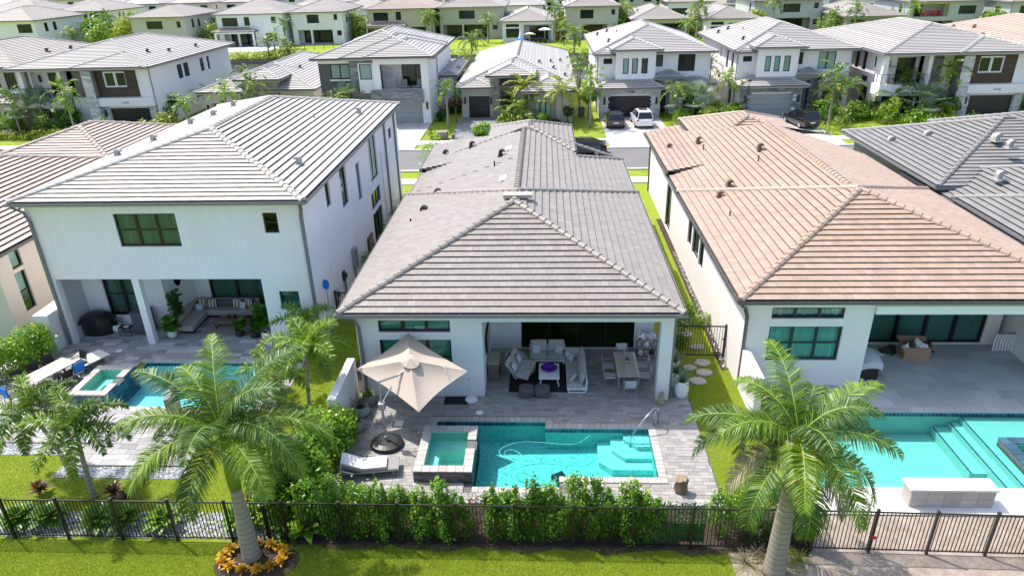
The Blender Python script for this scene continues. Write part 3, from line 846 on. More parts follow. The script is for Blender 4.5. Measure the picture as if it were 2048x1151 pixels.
# ---------------------------------------------------------------- pools
def coping_run(parent, pts, w, mat, z, step=.3, th=.07, out=1):
    """coping stones along an axis-aligned polyline, each stone a part"""
    cnt = 0
    for (x0, y0), (x1, y1), (ox, oy) in pts:
        L = math.hypot(x1-x0, y1-y0); n = max(1, round(L/step)); dx, dy = (x1-x0)/n, (y1-y0)/n
        for i in range(n):
            ax, ay = x0+dx*i, y0+dy*i; bx, by = ax+dx, ay+dy
            X0, X1 = sorted((ax, bx)) if abs(dx) > 1e-6 else sorted((ax, ax+ox*w)); Y0, Y1 = sorted((ay, by)) if abs(dy) > 1e-6 else sorted((ay, ay+oy*w))
            m = MB(); m.rbox(X0+.004, X1-.004, Y0+.004, Y1-.004, z-th, z+random.uniform(-.003, .003), .012)
            m.build('coping_stone', mat, parent, w=True); cnt += 1
def pool(label, loc, rects, outline, depth, shell, water, wz=-.11, slope=0.0):
    t = thing('swimming_pool', label, 'swimming pool', (loc[0], loc[1], 0))
    b = MB()
    n = len(outline)
    for i in range(n):
        a, c = outline[i], outline[(i+1) % n]; b.quad((a[0],a[1],-depth), (c[0],c[1],-depth), (c[0],c[1],-.012), (a[0],a[1],-.012))
    wb = MB()
    xs = sorted({v for r in rects for v in r[:2]}); ys = sorted({v for r in rects for v in r[2:]})
    for i in range(len(xs)-1):
        for j in range(len(ys)-1):
            cx, cy = (xs[i]+xs[i+1])/2, (ys[j]+ys[j+1])/2
            if any(r[0] < cx < r[1] and r[2] < cy < r[3] for r in rects):
                D = lambda x: -depth+slope*max(0, x-xs[0])
                b.quad((xs[i],ys[j],D(xs[i])), (xs[i+1],ys[j],D(xs[i+1])), (xs[i+1],ys[j+1],D(xs[i+1])), (xs[i],ys[j+1],D(xs[i])))
                wb.quad((xs[i],ys[j],wz), (xs[i+1],ys[j],wz), (xs[i+1],ys[j+1],wz), (xs[i],ys[j+1],wz))
    wb.build('water', water, t, w=True); b.build('basin', shell, t, w=True)
    # waterline tile band
    tb = MB()
    for i in range(n):
        a, c = outline[i], outline[(i+1) % n]; L = math.hypot(c[0]-a[0], c[1]-a[1]); k = max(1, int(L/.15)); dx, dy = (c[0]-a[0])/L, (c[1]-a[1])/L
        ix, iy = -dy*.006, dx*.006
        for j in range(k):
            p, q = j*L/k+.004, (j+1)*L/k-.004
            tb.quad((a[0]+dx*p+ix,a[1]+dy*p+iy,-.20), (a[0]+dx*q+ix,a[1]+dy*q+iy,-.20), (a[0]+dx*q+ix,a[1]+dy*q+iy,-.03), (a[0]+dx*p+ix,a[1]+dy*p+iy,-.03), t=random.random())
    tb.build('waterline_tiles', 'tile_blue', t, w=True, kind='stuff')
    return t
ol = [(-2.53,18.76),(.5,18.76),(.5,19.33),(3.98,19.33),(3.98,22.1),(.02,22.1),(.02,22.52),(-4.25,22.52),(-4.25,21.55),(-2.53,21.55)]
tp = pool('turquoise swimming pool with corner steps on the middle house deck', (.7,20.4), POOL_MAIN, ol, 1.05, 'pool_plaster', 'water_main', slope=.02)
coping_run(tp, [((-2.53,18.76),(.5,18.76),(0,-1)), ((.5,19.33),(.8,19.33),(0,-1)), ((.8,19.33),(4.28,19.33),(0,-1)), ((3.98,19.33),(3.98,22.1),(1,0)), ((.32,22.1),(4.28,22.1),(0,1)),
                ((.02,22.1),(.02,22.82),(1,0)), ((-4.55,22.52),(.02,22.52),(0,1)), ((-4.25,21.6),(-4.25,22.52),(-1,0))], CW, 'coping', .012, .24)
for i, (dx, dy, z) in enumerate(((.95,.75,-.26), (1.45,1.2,-.44), (1.95,1.65,-.62))):
    m = MB(); x1, y1 = 3.975, 22.095
    c = .45
    P = [(x1,y1),(x1-dx,y1),(x1-dx,y1-dy+c),(x1-dx+c,y1-dy),(x1,y1-dy)]
    vs = [(p[0],p[1],z) for p in P]+[(p[0],p[1],-1.0) for p in P]
    m.add(vs, [[0,1,2,3,4],[9,8,7,6,5]]+[[i2,i2+5,(i2+1)%5+5,(i2+1)%5] for i2 in range(5)]); m.build('step', 'pool_step', tp, w=True)
def spa(label, q, z, inset, tilem, shell, water, spill=None, cop='coping'):
    t = thing('spa', label, 'spa', ((q[0]+q[1])/2, (q[2]+q[3])/2, 0)); x0, x1, y0, y1 = q; i = inset
    b = MB(); I = (x0+i, x1-i, y0+i, y1-i); zb = z-.95
    b.quad((I[0],I[2],zb), (I[1],I[2],zb), (I[1],I[3],zb), (I[0],I[3],zb))
    C = [(I[0],I[2]),(I[1],I[2]),(I[1],I[3]),(I[0],I[3])]
    for k in range(4):
        a, c = C[k], C[(k+1)%4]; b.quad((a[0],a[1],zb), (c[0],c[1],zb), (c[0],c[1],z-.05), (a[0],a[1],z-.05))
    b.build('tub', shell, t, w=True)
    s = MB(); w = .38; zs = z-.45
    s.box(I[0]+.002, I[0]+w, I[2]+.002, I[3]-.002, zb+.002, zs); s.box(I[0]+w, I[1]-.002, I[3]-w*1.6, I[3]-.002, zb+.002, zs-.003); s.build('bench', 'pool_step', t, w=True)
    wl = MB(); wl.quad((I[0],I[2],z-.09), (I[1],I[2],z-.09), (I[1],I[3],z-.09), (I[0],I[3],z-.09)); wl.build('water', water, t, w=True)
    wa = MB()
    wa.box(x0+.02, x1-.02, y0+.02, y0+i-.01, -.3, z-.06); wa.box(x0+.02, x1-.02, y1-i+.01, y1-.02, -.3, z-.06); wa.box(x0+.02, x0+i-.01, y0+i-.01, y1-i+.01, -.3, z-.06); wa.box(x1-i+.01, x1-.02, y0+i-.01, y1-i+.01, -1.6, z-.06)
    wa.build('wall', 'joint', t, w=True)
    tl = MB()
    h = .095
    def face(f, L, zlo):
        zz = zlo; r = 0
        while zz < z-.08:
            hh = min(h, z-.07-zz); u = -(.12 if r % 2 else 0)
            while u < L:
                a, c = max(u, 0), min(u+.24, L)
                if c-a > .02: tl.add([f(a+.004,0,zz+.004), f(c-.004,0,zz+.004), f(c-.004,0,zz+hh-.004), f(a+.004,0,zz+hh-.004), f(a+.004,.02,zz+.004), f(c-.004,.02,zz+.004), f(c-.004,.02,zz+hh-.004), f(a+.004,.02,zz+hh-.004)],
                                     [[4,5,6,7],[0,1,5,4],[1,2,6,5],[2,3,7,6],[3,0,4,7]], random.random())
                u += .24
            zz += h; r += 1
    face(lambda u, d, zz: (x0+u, y0+.02-d, zz), x1-x0, -.02); face(lambda u, d, zz: (x1-.02+d, y0+u, zz), y1-y0, -.9)
    tl.build('wall_tiles', tilem, t, w=True, kind='stuff')
    coping_run(t, [((x0,y0),(x1,y0),(0,1)), ((x0,y1),(x1,y1),(0,-1)), ((x0,y0+i),(x0,y1-i),(1,0))]+([((x1,y0+i),(x1,y1-i),(-1,0))] if not spill else [((x1,y0+i),(x1,spill[0]),(-1,0)), ((x1,spill[1]),(x1,y1-i),(-1,0))]), i, cop, z, .3, .06)
    if spill:
        m = MB(); m.box(x1-i, x1+.02, spill[0], spill[1], z-.13, z-.085); m.build('spillway', cop, t, w=True)
    return t
spa('raised square spa with pale rim beside the middle turquoise pool', SPA_MAIN, .48, .34, 'tile_mosaic_grey', 'spa_plaster', 'water_spa', (20.25,20.75))
ol = [(-18.4,23.4),(-12.0,23.4),(-12.0,26.9),(-18.4,26.9)]
tl_ = pool('bright blue swimming pool half hidden by palm fronds at the left house', (-15.2,25.2), POOL_LEFT, ol, .75, 'pool_plaster_blue', 'water_left')
coping_run(tl_, [((-18.7,26.9),(-11.7,26.9),(0,1)), ((-18.7,23.4),(-11.7,23.4),(0,-1)), ((-12.0,23.4),(-12.0,26.9),(1,0))], .3, 'coping', .012, .3)
spa('raised square spa with blue tiled sides beside the left pool', SPA_LEFT, .42, .34, 'tile_blue', 'spa_plaster', 'water_spa', (24.5,25.0))
ol = [(9.35,18.95),(24,18.95),(24,23.3),(9.35,23.3)]
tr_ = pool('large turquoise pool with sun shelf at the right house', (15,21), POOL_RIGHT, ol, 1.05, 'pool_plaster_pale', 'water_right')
coping_run(tr_, [((9.0,23.3),(24,23.3),(0,1)), ((9.35,18.95),(9.35,23.3),(-1,0))], .35, 'paver_pale', .012, .6)
m = MB(); m.box(16.35, 23.99, 18.96, 23.29, -1.04, -.24); m.build('sun_shelf', 'pool_plaster_pale', tr_, w=True)
m = MB(); m.box(15.95, 16.35, 18.96, 23.29, -1.04, -.46); m.build('step', 'pool_plaster_pale', tr_, w=True)
m = MB(); m.box(15.35, 15.95, 20.5, 23.29, -1.04, -.68); m.build('step', 'pool_plaster_pale', tr_, w=True)
m = MB()
rd = random.Random(3)
for (xa, ya, yb, z) in ((16.35,18.96,23.29,-.235), (15.95,18.96,23.29,-.455), (15.35,20.5,23.29,-.675)):
    y = ya
    while y < yb-.1: m.box(xa+.02, xa+.09, y+.004, y+.1, z-.01, z, rd.random()); y += .105
m.build('edge_tiles', 'tile_blue', tr_, w=True, kind='stuff')
spa('blue mosaic tiled spa rim cut off at the right edge of the photo', (16.75,19.6,19.3,21.6), .12, .38, 'tile_blue', 'spa_plaster', 'water_spa', cop='tile_blue')
# ================================================================ the three houses in front and their neighbours
def vents(H, ro, mat, L, z0, sl, ax, a0, sg, pipes=(), patches=(), rz=0, s=1.0, patchmat='patch_white'):
    def zz(x, y): return z0+sl*sg*((x, y)[ax]-a0)+.05
    for x, y in L: vent_hood(ro, (x, y, zz(x, y)), mat, rz, s)
    for x, y in pipes:
        m = MB(); m.tube([(x,y,zz(x,y)-.1),(x,y,zz(x,y)+.3)], .045, 8); m.build('vent_pipe', mat, ro, w=True)
    for x, y in patches:
        m = MB(); a, b = .33, .2
        P = []
        for dx, dy in ((-a,-b),(a,-b),(a,b),(-a,b)): P.append((x+dx*.55, y+dy*2.2, zz(x+dx*.55, y+dy*2.2)+.03))
        m.add(P+[(p[0],p[1],p[2]+.03) for p in P], [[4,5,6,7],[0,1,5,4],[1,2,6,5],[2,3,7,6],[3,0,4,7]]); m.build('roof_patch', patchmat, ro, w=True)
# ---- middle house
H = House('middle one storey pale house with grey tile roof and turquoise pool deck', -1.3, 34)
W = 'blue_white_stucco'
H.seg((-7.6,24.3), (-2.5,24.3), -.1, 4.1, [(-6.68,-3.78,3.02,3.56,'wB',3,1), (-6.70,-3.78,.95,2.68,'whB',3,2)], W)
H.seg((-2.5,24.3), (-2.5,28.2), -.1, 4.1, (), W)
H.seg((-2.5,28.2), (5.0,28.2), -.1, 4.1, [(-1.08,4.12,.02,3.05,'d',4,1)], W, glassm='glass_dark')
H.seg((5.0,28.2), (5.0,46.0), -.1, 4.1, [(31,32.5,1,2.6,'wb',1,2), (38,39.5,1,2.6,'wb',1,2)], W)
H.seg((-7.6,50.6), (-7.6,24.3), -.1, 4.1, (), W)
H.seg((5.0,46.0), (-7.6,46.0), -.1, 4.1, (), W)
H.box('beam', W, -2.5, 5.05, 24.06, 24.36, 3.62, 4.1); H.box('beam', W, 4.74, 5.05, 24.363, 28.19, 3.62, 4.1)
H.box('column', W, 4.55, 5.05, 24.063, 24.52, -.1, 3.617)
H.box('wall', W, -3.5, 1.5, 44.5, 51, 0, 5.08); H.box('wall', W, -7.5, -1.2, 46.02, 50.8, 0, 4.3)
r = H.roof('tile_grey')
A = (-8.0, 5.3, 23.65, 38.6, 4.2, .345)
def zhip(q, x, y):
    w = (q[1]-q[0])/2
    return q[4]+q[5]*min(x-q[0], q[1]-x, y-q[2], q[3]-y, w) if q[0] < x < q[1] and q[2] < y < q[3] else -9
zW = lambda q, x, y: q[4]+q[5]*min(x-q[0], q[3]-y if q[1]-q[0] > 8 else 99) if q[0] < x < (q[0]+q[1])/2 and q[2] < y < q[3] else -9
zE = lambda q, x, y: q[4]+q[5]*(q[1]-x) if (q[0]+q[1])/2 < x < q[1] and q[2] < y < q[3]+.8 and not (x > 2.0 and y > 44) else -9
def wedge(H, q, b, mat):
    d = (q[4]-b[4]-b[5]*(q[0]-b[0]))/(b[5]-q[5]); x, y, z = q[0]+.02, q[2]+.02, q[4]
    m = MB(); P = [(x,z-.3),(x+d,z+q[5]*d-.05),(x+d,z+q[5]*d),(x,z-.02)]; m.add([(a,y,c) for a, c in P]+[(a,y+.05,c) for a, c in P], [[0,1,2,3],[7,6,5,4],[0,4,5,1],[1,5,6,2],[2,6,7,3],[3,7,4,0]]); m.build('raised_eave', mat, H.o, w=True)
B_ = (-7.85, 5.2, 25, 46.2, 4.08, .345); C_ = (-3.85, 1.98, 44.0, 51.5, 5.25, .345); E_ = (-7.9, -2.9, 43.4, 49.6, 4.36, .20); BW = (-7.85, 5.2, 36, 51.6, 4.08, .345)
r.hip(*A)
r.hip(*B_, gable='N', faces={'E': [Vector(q) for q in ((5.2,25,4.08),(5.2,46.3,4.08),(2.0,43.1,5.184),(2.0,43.95,5.184),(-.9,46.8,6.184),(-1.325,46.9,6.331),(-1.325,31.53,6.331))]}, hidden=lambda p: zhip(A, p.x, p.y) > p.z or (p.x < -1.3 and p.y > 39), gut='EW')
r.hip(*BW, only='WN', gable='S', hidden=lambda p: p.y < 39 or p.x > -1.25 or zW(E_, p.x, p.y) > p.z+.025, gut='')
r.hip(*C_, hidden=lambda p: zE(B_, p.x, p.y) > p.z or zW(BW, p.x, p.y) > p.z)
r.hip(*E_, only='W', gable='SN', hidden=lambda p: zW(BW, p.x, p.y) > p.z, gut='W')
r.hips.append((Vector((-1.33,39.2,6.33)), Vector((-1.33,46.2,6.33)))); r.hips.append((Vector((5.2,46.25,4.08)), Vector((2.0,43.05,5.18))))
def hc(p):
    return any(zhip(q, p.x, p.y) > p.z+.06 for q in (A, C_)) or zE(B_, p.x, p.y) > p.z+.06 or zW(BW, p.x, p.y) > p.z+.06 and 39 < p.y and p.x < -1.45
ro = r.finish(capobj=True, hidcap=hc)
wedge(H, E_, B_, 'gutter_grey')
vents(H, ro, 'hood_dark', [(-4.79,45.9),(-2.49,40.5),(-6.66,46.3),(-5.85,36.6),(-6.23,34.1)], 4.08, .345, 0, -7.85, 1, [(-6.72,32.8),(-2.82,38.6)], [(-2.16,35.3),(-3.08,31.4),(-2.16,41.65)], s=.85)
m = MB(); m.box(-1.9, -.55, 30.75, 31.25, 6.50, 6.66); m.build('ridge_saddle', 'tile_light', ro, w=True)
H.spout([(-7.75,23.6,4.0),(-7.6,24.1,3.75),(-7.45,24.22,3.3),(-7.42,24.22,.05)], 'spout_grey', .12)
H.spout([(5.1,24.0,3.9),(5.12,24.2,3.6),(5.12,24.3,.05)], 'spout_grey', .1)
m = MB()
for y in (1.45,1.6): m.box(-5.1+y*0, -5.0, 24.26, 24.29, 3.75, 3.82)
m.build('flood_light', 'white_paint', H.o, w=True)
# television on the lanai side wall
H.finish()
tv = thing('television', 'large flat television on the side wall of the middle covered patio', 'television', (-2.46,25.9,1.9))
m = MB(); m.rbox(0,.06,-.75,.75,-.42,.42,.02); m.build('casing', 'frame_black', tv); m = MB(); m.box(.06,.066,-.72,.72,-.39,.39); m.build('screen', 'far_glass', tv)
# ---- left house
H = House('left two storey white house with pale grey roof and sofa terrace', -16.9, 39)
W = 'white_stucco'
H.seg((-23.2,28.6), (-10.6,28.6), -.1, 7.2, [(-19.22,-16.38,5.06,6.64,'whc',3,2), (-12.44,-11.79,5.68,6.64,'wh',1,2), (-12.32,-11.40,1.87,2.81,'whb',1,2), (-22.85,-19.2,-.1,3.45,'open'), (-18.87,-13.05,-.1,3.44,'open')], W, .32, glassm='glass_dark')
H.seg((-10.6,28.6), (-10.6,49.8), -.1, 7.2, [(32.0,32.75,5.65,6.85,'w',1,1), (34.6,35.8,4.75,6.95,'wh',1,2), (37.8,38.6,4.1,6.25,'wg',1,1), (41.0,43.0,4.2,6.9,'wg',2,1), (46.9,47.8,5.5,6.2,'w',1,1), (40.5,43.0,2.55,3.6,'w',3,1), (40.5,43.0,.3,2.3,'w',3,1)], W)
H.seg((-23.2,49.8), (-23.2,28.6), -.1, 7.2, (), W)
H.seg((-10.6,49.8), (-23.2,49.8), -.1, 7.2, (), W)
H.seg((-23.0,30.4), (-18.9,30.4), -.1, 3.6, [(-21.95,-20.1,.62,2.95,'whc',2,2)], W, glassm='glass_dark')
H.seg((-18.9,30.4), (-18.3,32.2), -.1, 3.6, (), W)
H.seg((-18.3,32.2), (-12.9,32.2), -.1, 3.6, [(-17.5,-13.3,.05,2.9,'dc',3,1)], W, glassm='glass_dark')
H.seg((-12.9,32.2), (-12.9,28.92), -.1, 3.6, (), W)
H.seg((-22.98,28.92), (-22.98,30.4), -.1, 3.6, (), W)
H.box('ceiling', 'soffit', -23.0, -12.9, 28.93, 32.2, 3.6, 3.7)
r = H.roof('tile_light')
r.hip(-23.46, -10.34, 28.15, 50.0, 7.32, .26)
ro = r.finish('gutter_grey', capobj=True)
vents(H, ro, 'hood_grey', [(-11.9,44.6),(-11.9,32.5)], 7.32, .26, 0, -10.34, -1, [(-13.6,41)], rz=math.pi, s=.8)
vents(H, ro, 'hood_grey', [(-20.0,44.9),(-20.05,42),(-20.96,40.8),(-21.1,36.7),(-21.8,34.3)], 7.32, .26, 0, -23.46, 1, s=.8)
H.spout([(-23.4,28.1,7.15),(-23.15,28.45,6.8),(-23.05,28.52,6.3),(-23.05,28.52,.05)], 'spout_grey', .13)
H.spout([(-10.5,28.1,7.15),(-10.6,28.45,6.9),(-10.68,28.52,6.5),(-10.68,28.52,.05)], 'spout_grey', .13)
for y in (45.4, 48.6): H.spout([(-10.4,y,7.1),(-10.52,y,6.8),(-10.52,y,.1)], 'spout_grey', .11)
m = MB(); m.tube([(-10.56,44,5.4),(-10.56,44,1.2)], .035, 6); m.tube([(-10.57,31.3,2.9),(-10.45,31.3,2.95)], .09, 8); m.build('pipe', 'white_paint', H.o, w=True)
H.finish()
def boxthing(name, label, cat, b, mat, parts=()):
    c = ((b[0]+b[1])/2, (b[2]+b[3])/2, b[4])
    t = thing(name, label, cat, c)
    m = MB(); m.rbox(*b, .015); m.build('body', mat, t, w=True)
    for nm, q, mt in parts: m = MB(); m.rbox(*q, .008); m.build(nm, mt, t, w=True)
    return t
boxthing('shutter_box', 'brown framed electric panel low on the white side wall of the left house', 'electric panel', (-10.6+.005,-10.45,38.4,39.4,.3,1.6), 'hood_brown', [('door', (-10.45,-10.43,38.48,39.32,.38,1.52), 'stone_tan')])
boxthing('meter_box', 'grey green meter box with conduit on the left house side wall', 'meter box', (-10.595,-10.40,34.9,35.5,1.1,2.3), 'stone_grey', [('cover', (-10.40,-10.38,34.95,35.45,1.2,2.2), 'green_blind'), ('conduit', (-10.57,-10.5,35.1,35.16,.1,1.1), 'spout_grey')])
for y, nm in ((32.95,'upper'), (31.4,'lower')):
    t = thing('electric_meter', f'round dark electric meter on conduits, {"farther" if y>32 else "nearer"} of the two on the left house side wall', 'electric meter', (-10.58,y,1.6 if y > 32 else 1.25))
    m = MB(); m.rbox(0,.1,-.16,.16,-.25,.3,.02); m.build('casing', 'hood_grey' if y < 32 else 'charcoal', t)
    m = MB(); m.tube([(.1,0,.05),(.2,0,.05)], .13, 14); m.build('dial', 'charcoal', t)
    m = MB(); m.tube([(.06,-.08,-.25),(.06,-.08,-1.5)], .03, 6); m.tube([(.06,.1,-.25),(.06,.1,-1.5)], .03, 6); m.build('conduit', 'spout_grey', t)
# ---- right house
H = House('right one storey ivory house with terracotta tile roof and big patio', 14.6, 36)
W = 'ivory_stucco'
H.seg((8.1,25.2), (21.2,25.2), -.1, 4.1, [(9.13,12.0,3.15,3.66,'wc',3,1), (9.13,12.05,1.2,2.80,'whc',3,2), (13.15,20.6,-.1,3.42,'open')], W, .3)
H.box('shutter_box', 'white_paint', 13.15, 20.6, 25.05, 25.19, 3.42, 3.78)
H.seg((8.1,53.0), (8.1,25.2), -.1, 4.1, [(36.2,37.2,1.75,3.2,'w',1,1), (34.3,35.9,1.7,3.2,'w',1,1), (33.1,34.1,1.7,3.2,'w',1,1), (42.8,44.6,.1,3.0,'w',1,1)], W)
H.seg((21.2,25.2), (21.2,46), -.1, 4.1, (), W)
H.seg((21.2,46), (8.1,46), -.1, 4.1, (), W)
H.seg((13.0,28.7), (20.7,28.7), -.1, 3.9, [(14.9,20.05,.03,2.75,'dB',4,1)], W, glassm='glass_dark')
H.seg((13.0,25.52), (13.0,28.7), -.1, 3.9, (), W)
H.box('wall', W, 11, 18, 47.2, 55.5, 0, 4.55); 
r = H.roof('tile_terracotta')
A = (7.69, 21.56, 24.74, 38.8, 4.2, .33); B2 = (7.75, 21.4, 26, 47.0, 4.08, .33); C2 = (10.7, 18.4, 46.8, 56, 4.68, .33); E2 = (7.66, 12.7, 42.3, 53.2, 4.36, .19); BW2 = (7.75, 21.4, 36, 53.2, 4.08, .33)
r.hip(*A)
r.hip(*B2, gable='N', hidden=lambda p: zhip(A, p.x, p.y) > p.z or (p.x < 14.5 and p.y > 39), gut='EW')
r.hip(*BW2, only='WN', gable='S', hidden=lambda p: p.y < 39 or p.x > 14.5 or zW(E2, p.x, p.y) > p.z+.025, gut='')
r.hip(*C2, hidden=lambda p: zE(B2, p.x, p.y) > p.z or zW(BW2, p.x, p.y) > p.z)
r.hip(*E2, only='W', gable='SN', hidden=lambda p: zW(BW2, p.x, p.y) > p.z, gut='W'); wedge(H, E2, B2, 'gutter_dark')
r.hips.append((Vector((14.57,39.2,6.33)), Vector((14.57,46.9,6.33))))
ro = r.finish('gutter_dark', capobj=True, hidcap=lambda p: any(zhip(q, p.x, p.y) > p.z+.06 for q in (A, C2)) or zE(B2, p.x, p.y) > p.z+.06 or zW(BW2, p.x, p.y) > p.z+.06 and 39 < p.y and p.x < 14.4)
vents(H, ro, 'hood_brown', [(10.16,37.2),(9.39,36.0),(8.6,47.6),(10.4,46.9),(12.9,41.6)], 4.15, .33, 0, 7.72, 1, [(9.19,33.1),(10.35,45.2),(12.3,39.8)], s=.8)
H.spout([(7.75,24.65,4.0),(8.0,25.05,3.7),(8.14,25.12,3.3),(8.14,25.12,.05)], 'gutter_dark', .12)
H.spout([(7.6,52,4.2),(7.95,52,3.9),(7.98,52,.1)], 'gutter_dark', .12)
H.finish()
# ---- garden wing walls
for lab, b in (('low white garden wall with stained top from the middle house corner', (-8.1,-7.78,21.25,24.25,-.2,1.85)),
               ('low white garden wall sloping away beside the right house corner', (8.12,8.42,22.9,25.15,-.2,1.8)),
               ('short white wing wall at the left house corner by the shrubs', (-24.0,-23.25,27.9,30.0,-.2,1.9))):
    t = thing('garden_wall', lab, 'wall', ((b[0]+b[1])/2, (b[2]+b[3])/2, 0))
    m = MB(); m.rbox(*b, .02); m.build('wall', 'white_stucco', t, w=True)
# ---- far right and far left neighbours
H = House('far right one storey taupe house with slate grey tile roof', 30, 40)
W = 'taupe_stucco'
H.seg((22.9,52), (22.9,28), -.1, 4.1, [(35.1,36.0,3.0,3.95,'w',1,1), (33.55,35.0,2.6,3.95,'w',1,1), (32.5,33.3,2.7,3.95,'w',1,1)], W)
H.seg((22.9,28), (36,28), -.1, 4.1, (), W); H.box('wall', W, 23.3, 36, 38.5, 52, 0, 4.0)
r = H.roof('tile_slate')
A = (22.2, 36.2, 26, 37.0, 4.3, .33); B3 = (22.2, 36.5, 30, 43.0, 4.05, .33); C3 = (22.0, 36.5, 38.5, 52.2, 4.45, .33); D3 = (29.5, 42, 44, 55, 4.5, .33)
r.hip(*A, tw=.62); 
r.hip(*B3, tw=.62, hidden=lambda p: zhip(A, p.x, p.y) > p.z or zhip(C3, p.x, p.y) > p.z)
r.hip(*C3, tw=.62, hidden=lambda p: zhip(B3, p.x, p.y) > p.z or zhip(D3, p.x, p.y) > p.z); r.hip(*D3, tw=.62, hidden=lambda p: zhip(C3, p.x, p.y) > p.z)
ro = r.finish('gutter_grey', hidcap=lambda p: any(zhip(q, p.x, p.y) > p.z+.06 for q in (A, B3, C3, D3)))
vents(H, ro, 'hood_grey', [(23.3,47.4),(25.06,46.4),(27.1,42.5),(27.0,41.0),(24.6,37.5)], 4.3, .33, 0, 22.1, 1, [], [(24.5,47.3),(27.3,43.3)])
H.finish()
H = House('far left one storey cream house with brown tile roof', -33, 40)
W = 'cream_stucco'
H.seg((-25.9,29), (-25.9,52), -.1, 4.5, [(30.0,30.75,3.3,4.25,'wb',1,1), (29.95,30.7,1.05,3.1,'whb',1,2)], W); H.seg((-40,29), (-25.9,29), -.1, 4.5, (), W)
H.box('wall', W, -38, -28.5, 46, 55, 0, 4.7)
r = H.roof('tile_brown')
A = (-40, -25.5, 28.5, 46, 4.55, .30); B4 = (-38.5, -28.5, 44, 55.5, 4.75, .30); 
r.hip(*A, tw=.62); r.hip(*B4, tw=.62, hidden=lambda p: zhip(A, p.x, p.y) > p.z)
r.finish('gutter_dark', hidcap=lambda p: any(zhip(q, p.x, p.y) > p.z+.06 for q in (A, B4)))
H.finish()
# ================================================================ the row across the street
def wall_lamp(H, x, y, z):
    m = MB(); m.box(x-.1, x+.1, y-.16, y-.02, z, z+.75); m.build('wall_lamp', 'frame_black', H.o, w=True)
def number(H, x, y, z, txt, size=.3):
    cu = bpy.data.curves.new('house_number', 'FONT'); cu.body = txt; cu.size = size; cu.extrude = .01; cu.align_x = 'CENTER'
    o = bpy.data.objects.new('house_number', cu); COL.objects.link(o); cu.materials.append(MAT['frame_black'])
    bpy.context.view_layer.update(); me = bpy.data.meshes.new_from_object(o); bpy.data.objects.remove(o); bpy.data.curves.remove(cu)
    o = bpy.data.objects.new('house_number', me); COL.objects.link(o); o.location = Vector((x, y, z))-root_loc(H.o); o.rotation_euler = (math.pi/2, 0, 0); o.parent = H.o
def railing(H, x0, x1, y0, y1, z, n=6):
    m = MB(); h = 1.05
    for i in range(n+1):
        x = x0+(x1-x0)*i/n; m.box(x-.025, x+.025, y0, y0+.05, z, z+h)
    for y in np.linspace(y0+.4, y1, 3): m.box(x0, x0+.05, y-.025, y+.025, z, z+h); m.box(x1-.05, x1, y-.025, y+.025, z, z+h)
    m.box(x0, x1, y0, y0+.05, z+h, z+h+.05); m.box(x0, x0+.05, y0, y1, z+h, z+h+.05); m.box(x1-.05, x1, y0, y1, z+h, z+h+.05)
    for k in range(1, 7): m.box(x0, x1, y0+.02, y0+.03, z+k*h/7, z+k*h/7+.012)
    m.build('railing', 'frame_black', H.o, w=True)
